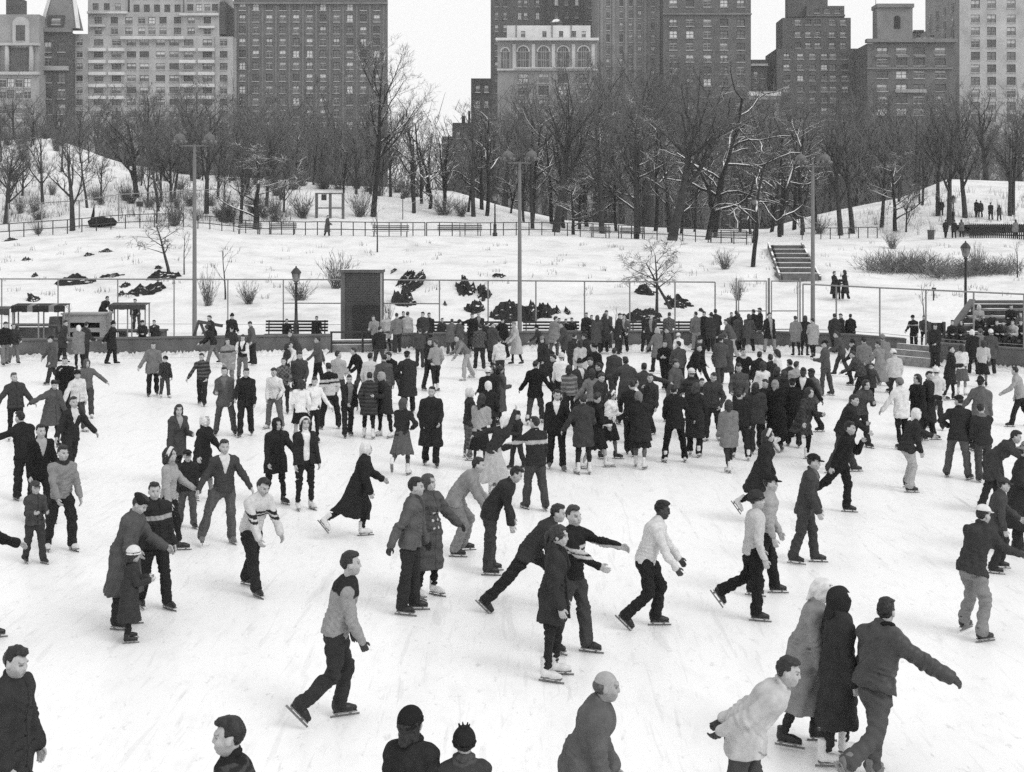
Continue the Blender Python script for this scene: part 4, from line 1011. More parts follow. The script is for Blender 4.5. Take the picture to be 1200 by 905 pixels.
B.block(152, 215, -40, m, [160, 172, 184, 196, 208], [10, -6, -20], 7, 9, depth=16, dy=5.0, pbot=16, name='tower')
B.block(103, 150, -40, m, [112, 125, 138], [8, -6, -20], 7, 8, depth=16, dy=6.0, pbot=15, name='tower')
B.block(216, 258, -12, m, [223, 233, 243, 252], [9, -4], 7, 8, depth=16, dy=4.6, pbot=15, name='tower')
B.slab('terrace', 103, 150, 14, 16.5, mt, 3.5, .8, 4); B.slab('terrace', 211, 257, 16, 18.8, mt, 3.5, .8, 4); B.slab('terrace', 106, 124, 29.5, 32, mt, 3.5, .8, 2); B.slab('terrace', 233, 252, 31, 33.5, mt, 3.5, .8, 2)
B.slab('side_shaft', 257.5, 263.5, 2, 40, stone(66), 3.5, .02, 12)
B.done()
# broad dark slab
B = Bld('brick_tower', 'broad dark brick apartment slab beside the open gap of sky', 364, 304)
m = mat('grey_brick', 80, .9, .25, .22, 0, .2)
B.block(274, 453, -60, m, spread(284, 15.75, 11), [8] + spread(21.5, 13.9, 10), 7.6, 8.6, depth=3, weights=(4, 4, 3, 2, 1, 2, 3))
B.slab('belt_course', 273.5, 454.5, 3, 5.2, stone(96), 0, .5, .8)
for i in range(12): B.slab('pier', 275.0 + i * 15.75, 277.4 + i * 15.75, 6, 170, mat('brick_pier', 88, .9, .5, .1), 0, .12, .2)
B.done()
# dark low house by the gap
B = Bld('dark_town_house', 'low dark stepped town house at the edge of the sky gap', 548, 250)
m = mat('soot_stone', 52, .9, .6, .25)
B.block(552, 577, 92, m, [560, 570], [104, 122, 140], 5, 8, depth=14)
B.block(530, 552, 144, m, [537, 546], [158, 172, 190], 5, 8, depth=14, dy=.4)
B.block(518, 530, 160, m, [524], [176, 192], 4, 7, depth=14, dy=.8)
B.block(541, 545, 136, m, depth=1.5, dy=5, pbot=146, name='chimney'); B.block(548.5, 551, 130, m, depth=1.5, dy=5, pbot=146, name='chimney'); B.done()
# towers behind the palace
B = Bld('brick_tower', 'dark tower block rising behind the white palace roof', 636, 345)
m = mat('dark_tower_brick', 74, .9, .5, .15)
B.block(575, 640, -60, m, [582, 592, 609, 616, 630], spread(4, 14.5, 9), 4, 8, depth=20); B.block(640.3, 684, -60, mat('dark_tower_brick', 60, .9, .5, .15), [652, 664, 676], spread(2, 15, 9), 4, 8, dy=-2, depth=20)
B.block(684.2, 700, -60, mat('dark_tower_brick', 82, .9, .5, .15), [692], spread(6, 14.5, 9), 4, 7, dy=1, depth=20); B.done()
B = Bld('stone_palace', 'pale stone palace with arched windows, white penthouse and domed roof lantern', 641, 285)
m = stone(112, 'palace_stone'); ms = stone(150, 'palace_trim')
B.block(583, 700, 47.5, m, [613, 637, 660, 684], [92, 106, 122, 138], 12, 11, depth=26)
def arches():
    Y = B.Y; k = Y / FPX
    for p in (592, 613, 637, 660, 684):
        b = MB(); w = 13 * k; zb, zm = B.Z(80), B.Z(61); cx = B.X(p); n = 10; r = w / 2
        if p == 592: w *= .7; r = w / 2
        b.cur = 0
        b.quad((cx - r, -.03, zb), (cx + r, -.03, zb), (cx + r, -.03, zm), (cx - r, -.03, zm))
        for i in range(n):
            t0, t1 = PI * i / n, PI * (i + 1) / n
            b.quad((cx, -.03, zm), (cx + r * math.cos(t0), -.03, zm + r * math.sin(t0)), (cx + r * math.cos((t0 + t1) / 2), -.03, zm + r * math.sin((t0 + t1) / 2)), (cx + r * math.cos(t1), -.03, zm + r * math.sin(t1)))
        b.cur = 1
        for dx in (-r * .4, 0, r * .4): b.box(cx + dx - .07, cx + dx + .07, -.09, -.035, zb, zm + r * .85)
        for z in (zm, zb + (zm - zb) * .5): b.box(cx - r, cx + r, -.1, -.04, z - .09, z + .09)
        b.cur = 2
        for i in range(n):                             # archivolt
            t0, t1 = PI * i / n, PI * (i + 1) / n
            b.bar((cx + 1.1 * r * math.cos(t0), -.1, zm + 1.1 * r * math.sin(t0)), (cx + 1.1 * r * math.cos(t1), -.1, zm + 1.1 * r * math.sin(t1)), .3, .3)
        b.build('arched_window', [G_DK, M_SASH, ms], B.o)
arches()
for p in (602.5, 625, 648.5, 672, 695): B.slab('pilaster', p - 2, p + 2, 52, 82, ms, 0, .2, .25)
B.slab('cornice', 581, 701.5, 45.2, 48, stone(182, 'snowy_cornice'), 0, 1.1, 2.4); B.slab('cornice', 582.5, 700, 81, 83, ms, 0, .5, .8); B.slab('balcony', 604, 696, 79.5, 81, ms, 0, .9, 1.0)
B.block(594, 692, 30, stone(172, 'white_penthouse'), [613, 638, 657.5, 672.5, 684], [40], 5, 7, depth=14, dy=3, pbot=46, name='penthouse')
for p in (605, 647, 669.5): B.slab('penthouse_pier', p - .5, p + .5, 29, 46, stone(90), 3, .2, .3)
b = MB(); cx = B.X(653.5); z0 = B.Z(30); k = B.Y / FPX
b.lathe([(8 * k, 0), (7.2 * k, .2), (6.6 * k, 8 * k), (8 * k, 9 * k), (7.6 * k, 10 * k), (5 * k, 13 * k), (1 * k, 14.5 * k), (.7 * k, 17 * k), (.1, 18 * k)], 12, (cx, 8, z0)); b.build('roof_lantern', snowy('lantern_roof', 88, .8, 2, .75, .6), B.o); B.done()
B = Bld('stone_tower', 'grey tower with tall unbroken vertical ribs between the palace and brick tower', 739, 312)
m = stone(98, 'tower_stone')
B.block(700.4, 777, -60, m, [712.5, 728, 739, 749.5, 765], spread(3, 14, 9), 4.2, 9, depth=24, weights=(5, 3, 1, 3, 0, 0, 4))
for p in (705, 719, 733.5, 744, 756, 771.5): B.slab('pier', p - 1.6, p + 1.6, -58, 170, stone(106, 'tower_rib'), 0, .22, .24)
B.done()
B = Bld('brick_tower', 'dark brick tower with two bright windows and a thin belt course', 829, 306)
m = mat('brown_brick', 76, .9, .3, .25)
B.block(777.3, 880, -60, m, [789, 808.5, 829, 848.5, 868], [4] + spread(26.5, 14, 9), 9.5, 8.5, depth=26, weights=(5, 2, 2, 4, 1, 2, 3)); B.slab('belt_course', 776.5, 880.6, 15.6, 17.6, stone(92), 0, .4, .6); B.slab('belt_course', 776.5, 880.6, 114, 115.6, stone(84), 0, .3, .5)
link('window', window_mesh(9.5 * B.Y / FPX, 8.5 * B.Y / FPX, 4), B.o, (B.X(784.3), .15, B.Z(44.7))); link('window', window_mesh(9.5 * B.Y / FPX, 8.5 * B.Y / FPX, 4), B.o, (B.X(803.8), .15, B.Z(44.7))); B.done()
B = Bld('dark_town_house', 'low dark house with pale roof edge squeezed between the brick towers', 890, 320)
B.block(880.3, 899, 70, mat('soot_stone', 62, .9, .6, .25), [886, 894], [88, 99, 112], 5, 8, depth=16); B.slab('cornice', 879.8, 899.6, 75, 77.5, stone(140), 0, .5, .8); B.done()
B = Bld('stone_house', 'small pale classical house with snow on its flat roof', 895, 272)
B.block(879, 912.5, 117, stone(112, 'house_stone'), [891, 903], [128, 145, 160, 176], 7, 11, depth=2.5); B.slab('roof', 877.5, 914, 108, 113, stone(178, 'snow_roof'), 0, 1.0, 3.5); B.slab('cornice', 878, 913.3, 113.2, 117, stone(128), 0, .7, 1); B.done()
# stepped tower
B = Bld('stepped_tower', 'dark brick tower stepping back in tiers near the roof tower block', 958, 318)
m = mat('red_brick_grey', 72, .9, .3, .25)
cols = [922, 938, 952, 966, 976, 990, 1006]
B.block(910, 1016, 57, m, cols, spread(66, 12.8, 9), 7.5, 6.5, depth=14, weights=(3, 3, 2, 2, 2, 3, 3))
B.block(917, 997, 21, m, [935, 947, 958, 975, 988], [26, 40.5, 53], 7, 6.5, depth=8, dy=2.5, pbot=57.5, name='tier')
B.block(945, 989.5, 7, m, [957, 969, 981], [13], 6, 5, depth=4, dy=4.2, pbot=21, name='tier'); B.block(923, 970, -24, m, [], [], depth=3, dy=6, pbot=20, name='tier')
B.slab('cornice', 944.5, 990, 17.5, 19.5, stone(88), 4.2, .4, .7); B.done()
B = Bld('roof_tower_block', 'dark block carrying a square roof tower with an arched opening', 1068, 306)
m = mat('roof_tower_brick', 76, .9, .3, .25); ms = stone(96)
B.block(1016.5, 1120, 51, m, [1034, 1056.5, 1077, 1102], [60, 73, 87.5, 103, 117, 131], 13, 8.5, depth=14, weights=(4, 3, 2, 3, 1, 1, 3))
B.slab('cornice', 1015, 1121, 46, 50, ms, 0, .9, 2); B.slab('belt_course', 1016, 1116, 79.5, 81.3, ms, 0, .5, .8); B.slab('balcony', 1048, 1085, 105, 109, stone(112), 0, .9, 1.1)
for pa, pb in ((1025, 1044), (1051, 1065), (1072, 1085)): B.slab('window_hood', pa, pb, 65.5, 67.5, ms, 0, .45, .7)
B.block(1028, 1069.5, 9, stone(100, 'roof_tower_stone'), [], [], depth=4, dy=4, pbot=50, name='roof_tower'); B.slab('cornice', 1027, 1070.5, 4.8, 9.2, stone(92), 4, .6, 5.0)
b = MB(); k4 = (B.Y + 4) / FPX; cx = B.X(1051.25, B.Y + 4); r = 3.75 * k4; zb, zm = B.Z(34, B.Y + 4), B.Z(22, B.Y + 4)
b.quad((cx - r, 3.95, zb), (cx + r, 3.95, zb), (cx + r, 3.95, zm), (cx - r, 3.95, zm))
for i in range(6): t0, t1, t2 = [PI * (2 * i + q) / 12 for q in (0, 1, 2)]; b.quad((cx, 3.95, zm), *[(cx + r * math.cos(t), 3.95, zm + r * math.sin(t)) for t in (t0, t1, t2)])
b.build('arched_opening', mat('dark_opening', 34, .9, 1, .2), B.o)
B.block(1070, 1100, 37, stone(84), [1076, 1084, 1092], [43], 5, 3, depth=2, dy=6, pbot=50, name='roof_house')
b = MB(); b.tube([(B.X(1034.6), 6, B.Z(5)), (B.X(1034.6), 6, B.Z(-6))], [.12, .06], 6); b.build('flagpole', M_POLE, B.o)
b = MB(); b.box(B.X(1070, B.Y + 6), B.X(1082, B.Y + 6), 5.5, 6, B.Z(33.5), B.Z(31)); b.build('walkway', M_IRON, B.o); B.done()
# bright tower at the right
B = Bld('pale_tower', 'pale high apartment tower, brightest of the skyline, cut by the picture edge', 1145, 326)
m = stone(136, 'white_brick'); md = stone(100, 'white_brick_shaded')  # same brick twice: the side's shade is put into its darker tone
B.block(1124.5, 1260, -60, m, [1143, 1162, 1185, 1208, 1230], [5] + spread(22, 14.6, 9), 10.5, 9.5, depth=27, weights=(5, 4, 3, 4, 0, 1, 4))
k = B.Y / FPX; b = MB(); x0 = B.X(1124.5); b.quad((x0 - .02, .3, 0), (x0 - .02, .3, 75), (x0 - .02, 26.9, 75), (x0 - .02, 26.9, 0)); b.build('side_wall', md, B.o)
for q in [5] + spread(22, 14.6, 9):
    for y_ in (5, 11, 17, 23): o = link('window', window_mesh(1.5, 9 * k, B.R.choice([0, 1, 3, 6])), B.o, (x0 - .1, y_ + .7, B.Z(q) - 4.5 * k), -PI / 2)
B.done()

mat = _mat0
# ================================================================== PEOPLE
f32 = np.float32
class Grid:
    """signed distances on a (not necessarily even) box grid; shapes are blended in one by one"""
    def __init__(s, lo, hi, h, fine=()):
        s.ax = []
        for i in range(3):
            v = lo[i]; a = [v]
            while v < hi[i]:
                st = h
                for (fl, fh, hf) in fine:
                    if fl[i] - 1e-6 <= v + hf and v <= fh[i]: st = min(st, hf)
                    elif v < fl[i] < v + st: st = max(min(st, fl[i] - v), hf)
                v += st; a.append(v)
            s.ax.append(np.array(a, f32))
        s.F = np.full([len(a) for a in s.ax], .3, f32)
    def sub(s, lo, hi):
        sl = []; out = []
        for i in range(3):
            a, b = np.searchsorted(s.ax[i], [lo[i], hi[i]]); a = max(0, a - 1); b = min(len(s.ax[i]), b + 1)
            if b - a < 1: return None
            sl.append(slice(a, b)); sh = [1, 1, 1]; sh[i] = -1; out.append(s.ax[i][a:b].reshape(sh))
        return tuple(sl), out
    def blend(s, sl, d, k):
        A = s.F[sl]
        if k <= 0: s.F[sl] = np.minimum(A, d); return
        h = np.clip(.5 + .5 * (d - A) / k, 0, 1); s.F[sl] = d + (A - d) * h - k * h * (1 - h)
    def cap(s, a, b, r0, r1, k=.03):
        a = np.asarray(a, float); b = np.asarray(b, float); m = max(r0, r1) + k + .04
        q = s.sub(np.minimum(a, b) - m, np.maximum(a, b) + m)
        if q is None: return
        sl, (X, Y, Z) = q; d = b - a; L2 = max(float(d @ d), 1e-9)
        x, y, z = X - f32(a[0]), Y - f32(a[1]), Z - f32(a[2])
        dot = x * f32(d[0]) + y * f32(d[1]) + z * f32(d[2]); t = np.clip(dot / f32(L2), 0, 1)
        D2 = (x * x + y * y + z * z) - 2 * t * dot + t * t * f32(L2)
        s.blend(sl, np.sqrt(np.maximum(D2, 0)) - (f32(r0) + f32(r1 - r0) * t), k)
    def loc(s, XYZ, o, M):
        x, y, z = XYZ[0] - f32(o[0]), XYZ[1] - f32(o[1]), XYZ[2] - f32(o[2])
        return [x * f32(M[0][i]) + y * f32(M[1][i]) + z * f32(M[2][i]) for i in range(3)]   # columns of M are the local axes
    def ecap(s, o, M, L, r0, r1, sq, k=.04):            # elliptic capsule along local z; squashed front to back by sq
        o = np.asarray(o, float); M = np.asarray(M, float); e = o + M[:, 2] * L; m = max(r0, r1) + k + .04
        q = s.sub(np.minimum(o, e) - m, np.maximum(o, e) + m)
        if q is None: return
        sl, XYZ = q; lx, ly, lz = s.loc(XYZ, o, M); ly = ly * f32(sq); t = np.clip(lz / f32(L), 0, 1); dz = lz - t * f32(L)
        s.blend(sl, (np.sqrt(lx * lx + ly * ly + dz * dz) - (f32(r0) + f32(r1 - r0) * t)) / f32(1.12), k)
    def ell(s, o, M, r, k=.02, sign=1, cut=None, shell=None):
        m = max(r) + k + .03; o = np.asarray(o, float); q = s.sub(o - m, o + m)
        if q is None: return
        sl, XYZ = q; lx, ly, lz = s.loc(XYZ, o, np.asarray(M, float))
        d = (np.sqrt((lx / f32(r[0])) ** 2 + (ly / f32(r[1])) ** 2 + (lz / f32(r[2])) ** 2) - 1) * f32(min(r))
        if cut is not None: d = np.maximum(d, cut(lx, ly, lz))
        if sign > 0: s.blend(sl, d, k)
        else: s.F[sl] = np.maximum(s.F[sl], -d)
    def carve(s, lo, hi, fn):                           # keep only where fn <= 0
        q = s.sub(lo, hi)
        if q is None: return
        sl, XYZ = q; s.F[sl] = np.maximum(s.F[sl], fn(*XYZ))
    def wrinkle(s, R, amp, lam):
        q = [a.reshape([-1 if j == i else 1 for j in range(3)]) for i, a in enumerate(s.ax)]
        for l in lam:
            v = R.randn(3); v /= np.linalg.norm(v); v *= 2 * PI / l; v2 = R.randn(3) * 4; p, p2 = R.rand(2) * 6.28
            w = (q[0] * f32(v[0]) + q[1] * f32(v[1]) + q[2] * f32(v[2])) + f32(p); w2 = q[0] * f32(v2[0]) + q[1] * f32(v2[1]) + q[2] * f32(v2[2]) + f32(p2)
            s.F += f32(amp) * np.sin(w + 1.5 * np.sin(w2))
    def folds(s, spots):                                # creases gathered round a joint: (point, direction, radius, amplitude, spacing)
        for (c, d, r, amp, lam) in spots:
            c = np.asarray(c, float); q = s.sub(c - 1.8 * r, c + 1.8 * r)
            if q is None: continue
            sl, (X, Y, Z) = q; x, y, z = X - f32(c[0]), Y - f32(c[1]), Z - f32(c[2]); e = np.exp(-(x * x + y * y + z * z) / f32(r * r))
            ph = (x * f32(d[0]) + y * f32(d[1]) + z * f32(d[2])) * f32(2 * PI / lam)
            s.F[sl] += f32(amp) * e * np.sin(ph + f32(2.2) * np.sin((x - y + z) * f32(14)))
    def nets(s):
        F = s.F; F[0], F[-1] = np.maximum(F[0], .01), np.maximum(F[-1], .01)
        F[:, 0] = np.maximum(F[:, 0], .01); F[:, -1] = np.maximum(F[:, -1], .01); F[:, :, 0] = np.maximum(F[:, :, 0], .01); F[:, :, -1] = np.maximum(F[:, :, -1], .01)
        S = (F < 0).astype(np.int8)
        c = S[:-1, :-1, :-1] + S[1:, :-1, :-1] + S[:-1, 1:, :-1] + S[1:, 1:, :-1] + S[:-1, :-1, 1:] + S[1:, :-1, 1:] + S[:-1, 1:, 1:] + S[1:, 1:, 1:]
        act = (c > 0) & (c < 8); I, J, K = np.nonzero(act); n = len(I)
        if n == 0: return None
        idx = np.full(act.shape, -1, np.int32); idx[I, J, K] = np.arange(n)
        P = np.zeros((n, 3), f32); W = np.zeros(n, f32)
        co = [(a, b, g) for a in (0, 1) for b in (0, 1) for g in (0, 1)]
        val = {q: F[I + q[0], J + q[1], K + q[2]] for q in co}
        for q in co:
            for ax in range(3):
                if q[ax]: continue
                r = list(q); r[ax] = 1; fa, fb = val[q], val[tuple(r)]; m = (fa < 0) != (fb < 0)
                t = np.where(m, fa / np.where(m, fa - fb, 1), 0)
                for j in range(3): P[:, j] += np.where(m, (t if j == ax else f32(q[j])), 0)
                W += m
        P /= W[:, None]
        V = np.stack([s.ax[i][ix] + P[:, i] * (s.ax[i][ix + 1] - s.ax[i][ix]) for i, ix in enumerate((I, J, K))], 1)
        Q = []
        for ax in range(3):
            a, b = [(1, 2), (2, 0), (0, 1)][ax]
            A = np.moveaxis(S, ax, 0)[:-1]; B_ = np.moveaxis(S, ax, 0)[1:]
            ch = np.moveaxis((A != B_), 0, ax); i, j, k = np.nonzero(ch); g = [i, j, k]
            ok = (g[a] > 0) & (g[b] > 0) & (g[a] < act.shape[a]) & (g[b] < act.shape[b]); g = [u[ok] for u in g]
            fl = S[g[0], g[1], g[2]] > 0
            def at_(da, db):
                h = list(g); h[a] = g[a] + da; h[b] = g[b] + db; return idx[h[0], h[1], h[2]]
            q0, q1, q2, q3 = at_(-1, -1), at_(0, -1), at_(0, 0), at_(-1, 0)
            Q.append(np.where(fl[:, None], np.stack([q0, q1, q2, q3], 1), np.stack([q3, q2, q1, q0], 1)))
        return V, np.concatenate(Q)

def rx(a): c, s = math.cos(a), math.sin(a); return np.array([[1, 0, 0], [0, c, -s], [0, s, c]])
def ry(a): c, s = math.cos(a), math.sin(a); return np.array([[c, 0, s], [0, 1, 0], [-s, 0, c]])
def rz_(a): c, s = math.cos(a), math.sin(a); return np.array([[c, -s, 0], [s, c, 0], [0, 0, 1]])
def unit(v): v = np.asarray(v, float); return v / max(np.linalg.norm(v), 1e-9)
def frame(z, x):                                        # orthonormal axes: z along, x roughly across
    z = unit(z); x = np.asarray(x, float); x = unit(x - z * (x @ z)); return np.stack([x, np.cross(z, x), z], 1)
rad = math.radians
# a person faces -Y; the person's left is +X.  hips: flexion, abduction, knee (left then right)
LEGS = {'st': (2, 3, 4, -2, 3, 3), 'wd': (0, 12, 4, 0, 12, 4), 'xw': (0, 19, 6, 0, 15, 5), 'wl': (24, 3, 10, -14, 3, 14), 'wr': (-14, 3, 14, 24, 3, 10), 'sl': (12, 3, 6, -8, 3, 10), 'sr': (-8, 3, 10, 12, 3, 6),
        'gl': (24, 2, 34, -22, 6, 48), 'gr': (-22, 6, 48, 24, 2, 34), 'kl': (14, 3, 18, -34, 8, 22), 'kr': (-34, 8, 22, 14, 3, 18), 'bl': (8, 3, 12, -10, 4, 50), 'br': (-10, 4, 50, 8, 3, 12),
        'kn': (34, 5, 48, 22, 5, 44), 'lr': (48, 4, 62, -46, 4, 8), 'll': (-46, 4, 8, 48, 4, 62), 'sit': (84, 7, 86, 84, 7, 82), 'sq': (26, 9, 40, 10, 9, 26)}
# shoulder flexion, abduction, elbow, inward turn of the forearm
ARMS = {'d': (4, 9, 14, 4), 'p': (-14, 17, 48, 26), 'b': (-42, 6, 12, 22), 'B': (-58, 3, 4, 14), 'o': (8, 52, 14, 0), 'w': (4, 72, 8, 0), 'h': (8, 32, 18, 0), 'f': (52, 6, 16, 0), 'F': (80, 4, 8, 0), 'e': (16, 10, 42, 14), 'j': (-6, 14, 30, 18), 'x': (24, 8, 82, 52), 'u': (150, 12, 14, 0), 'k': (-22, 44, 70, 62),
        's': (-30, 10, 10, 0), 'S': (-52, 12, 6, 0), 'r': (28, 10, 26, 0), 'q': (14, 8, 78, 12), 'm': (34, 8, 122, 24), 'D': (26, 6, 8, 6), 'O': (40, 42, 14, 0)}
SKIN = tone_mat('skin', .6, 30, .10, .3); WOOL = tone_mat('wool_cloth', .95, 11, .20, .12, .35); CLOTH = tone_mat('woven_cloth', .85, 13, .18, .15, .25)
LEATH = tone_mat('leather', .5, 25, .2, .35, .1); HAIRM = tone_mat('hair', .5, 40, .5, .35, .7); KNIT = tone_mat('knitted_wool', .95, 24, .16, .1, .5)
M_BLADE = mat('skate_blade', 120, .3, 20, .15, 0, .5, .6); M_BLACK = mat('black_skate_leather', 30, .45, 20, .3, 0, .4); M_WHITE = mat('white_skate_leather', 205, .5, 12, .1, 0, .4); M_GREY = mat('grey_skate_leather', 105, .5, 12, .2, 0, .4)
M_SOLE = mat('skate_sole', 40, .7, 10, .3)
_SK = {}
def skate_meshes(t):
    if t in _SK: return _SK[t]
    g = Grid((-.09, -.24, -.13), (.09, .12, .19), .014)
    I3 = np.eye(3)
    g.cap((0, .030, .13), (0, .03, -.03), .046 if t == 'W' else .043, .046, .02); g.cap((0, .03, -.035), (0, -.09, -.045), .044, .042, .03); g.cap((0, -.08, -.05), (0, -.155, -.055), .042, .034, .03)
    g.carve((-1, -1, -1), (1, 1, 1), lambda X, Y, Z: np.maximum(f32(-.083) - Z, Z - f32(.15 if t == 'W' else .07)) + 0 * X + 0 * Y)
    V, Q = g.nets(); boot = mesh_np('skate', V, Q, [{'B': M_BLACK, 'W': M_WHITE, 'G': M_GREY}[t]])
    b = MB(); b.box(-.03, .03, -.185, .07, -.092, -.078); b.box(-.006, .006, -.13, -.10, -.115, -.092); b.box(-.006, .006, .02, .05, -.115, -.092); b.box(-.0045, .0045, -.215, .10, -.133, -.112)
    _SK[t] = (boot, b.mesh('blade', [M_BLADE if t != 'B' else M_BLADE])); return _SK[t]
EYE, BROW = lin(38), None

def person(px, pf, H, ang, top, bot, head, legs='st', al='d', ar='d', lean=0, label='', group=None, **o):
    z0 = o.get('z', 0.0)
    if o.get('hill'):
        X, Yd, z0 = hit(px, pf, o.get('y0', 58.0))
    else:
        Yd = gy(pf, z0); X = (px - CXP) / FPX * Yd
    s = H / 1.80; kid = max(0.0, 1.55 - H); hs = .955 + kid * .5
    R = np.random.RandomState(int(px * 13 + pf * 7) % 99991)
    fem = o.get('fem', head[0] in 'wbseQ' or bot[0] in 'DG')
    vox = min(max(Yd * .00070 / s, .0125), .028); near = (H / Yd * FPX) > 66
    lg = LEGS[legs] if isinstance(legs, str) else legs
    A = [ARMS[a] if isinstance(a, str) else a for a in (al, ar)]
    if isinstance(al, str) and isinstance(ar, str):
        A = [tuple(np.array(a) + R.uniform(-4, 4, 4)) for a in A]
    # ---- skeleton
    tw = rad(o.get('tw', 0)); Cm = rz_(tw) @ rx(rad(lean)) @ ry(rad(o.get('roll', 0)))
    P = np.zeros(3); u = Cm[:, 2]; N_ = P + u * .50; lat = Cm[:, 0]
    sw = .154 if fem else .170
    Sh = [N_ + sg * lat * sw - u * .088 for sg in (1, -1)]
    T2 = rz_(tw); El, Wr, Fd = [], [], []
    for i, sg in ((0, 1), (1, -1)):
        f, w, e, inn = [rad(v) for v in A[i]]
        d1 = T2 @ unit([sg * math.sin(w), -math.sin(f) * math.cos(w), -math.cos(f) * math.cos(w)])
        d2 = T2 @ unit([sg * (math.sin(w) * max(math.cos(e), .15) - math.sin(inn)), -math.sin(f + e) * math.cos(w) - (.25 if inn > .5 else 0), -math.cos(f + e) * math.cos(w)])
        El.append(Sh[i] + d1 * .285); Wr.append(El[i] + d2 * .25); Fd.append(d2)
    Hp, Kn, An, Q = [], [], [], []
    for i, sg in ((0, 1), (1, -1)):
        h, ab, k = [rad(v) for v in lg[3 * i:3 * i + 3]]
        hp = P + np.array([sg * .092, 0, -.03]); d1 = unit([sg * math.sin(ab), -math.sin(h) * math.cos(ab), -math.cos(h) * math.cos(ab)])
        ab2 = ab * .6; d2 = unit([sg * math.sin(ab2), -math.sin(h - k) * math.cos(ab2), -math.cos(h - k) * math.cos(ab2)])
        Hp.append(hp); Kn.append(hp + d1 * .435); An.append(hp + d1 * .435 + d2 * .415); Q.append(h - k)
    lowz = min(An[0][2], An[1][2]); plant = [a[2] - lowz < .06 for a in An]
    base = sum(np.array(a) for a, p_ in zip(An, plant) if p_) / sum(plant)
    off = np.array([-base[0], -base[1], .133 - lowz])
    if o.get('sit'): off = np.array([-P[0], -P[1], .133 - lowz])
    for L in (Sh, El, Wr, Hp, Kn, An):
        for i in range(2): L[i] = L[i] + off
    P = P + off; N_ = N_ + off
    hp_ = rad(o.get('hp', lean * .35)); hy = rad(o.get('hy', 0)) + tw
    Hm = rz_(hy) @ rx(hp_) @ ry(rad(o.get('hr', 0)))
    nd = unit(.6 * u + .5 * Hm[:, 2]); Hc = N_ + nd * .156 * (1 + .3 * (hs - 1)); I3 = np.eye(3)
    facing = np.array([math.sin(tw), -math.cos(tw), 0])
    skin = lin(o.get('sk', 168)); hair_t = lin(float(head[1:].split(',')[0] or 40)); glove = o.get('g')
    # ---- the root
    root = empty('person', (X, Yd, z0), rad(ang) - math.atan2(X, Yd), s); tag(root, label, 'person', group)
    def part(name, g, m, tone=None, smooth=True, fn=None):
        r = g.nets()
        if r is None: return None
        V, Qd = r; t = np.full(len(V), tone if tone is not None else .1, f32)
        if fn is not None: t = fn(V, t)
        return link(name, mesh_np(name, V, Qd, [m], True, t), root)
    allp = Sh + El + Wr + Hp + Kn + An + [P, N_, Hc]
    lo0 = np.min(allp, 0); hi0 = np.max(allp, 0)
    # ---- body: head, neck, hands and what is under the clothes, one surface
    fine = [(Hc - .17 * hs, Hc + .17 * hs, max(vox * .60, .0082))] if near else [(Hc - .15, Hc + .15, min(vox, .026))]
    if near: fine += [(w_ + d_ * .09 - .085, w_ + d_ * .09 + .085, max(vox * .60, .0088)) for w_, d_ in zip(Wr, Fd)]
    g = Grid(lo0 - .2, np.maximum(hi0 + .2, Hc + .2 * hs), max(vox * 1.25, .02), fine)
    g.ecap(P - u * .02, np.stack([lat, Cm[:, 1], u], 1), .36, .105, .12, 1.4); g.cap(Sh[0], Sh[1], .04, .04)
    hv = lambda p: Hc + Hm @ (np.array(p) * hs)
    for i in range(2):
        g.cap(Sh[i], El[i], .034, .03); g.cap(El[i], Wr[i], .03, .026 if near else .03)
        thick = bot[0] in 'DG' and o.get('bare', 1)
        g.cap(Hp[i], Kn[i], .055, .046); g.cap(Kn[i], Kn[i] + (An[i] - Kn[i]) * .35, .046, .052 if thick else .032); g.cap(Kn[i] + (An[i] - Kn[i]) * .35, An[i], .052 if thick else .032, .034 if thick else .028)
    g.cap(N_ - u * .03, hv((0, .015, -.06)), .052 if not fem else .045, .048 if not fem else .042, .02)
    g.ell(hv((0, .012, .03)), Hm, [v * hs for v in (.077, .097, .094)], .02); g.ell(hv((0, -.022, -.04)), Hm, [v * hs for v in (.064, .074, .078)], .03); g.ell(hv((0, -.058, -.088)), Hm, [v * hs for v in (.033, .034, .027)], .025)
    if near:
        g.cap(hv((0, -.092, .020)), hv((0, -.107, -.022)), .010 * hs, .0135 * hs, .016); g.cap(hv((-.036, -.087, .036)), hv((.036, -.087, .036)), .012, .012, .016)
        for sg in (1, -1):
            g.ell(hv((sg * .033, -.098, .012)), Hm, [v * hs for v in (.019, .018, .0125)], 0, -1); g.ell(hv((sg * .08, .008, -.008)), Hm, [v * hs for v in (.012, .022, .033)], .008); g.cap(hv((sg * .045, -.07, -.02)), hv((sg * .03, -.075, -.05)), .02 * hs, .018 * hs, .02)
        g.cap(hv((-.02, -.092, -.060)), hv((.02, -.092, -.060)), .010, .010, .012)
    else: g.cap(hv((0, -.09, .01)), hv((0, -.112, -.03)), .014, .02, .02)
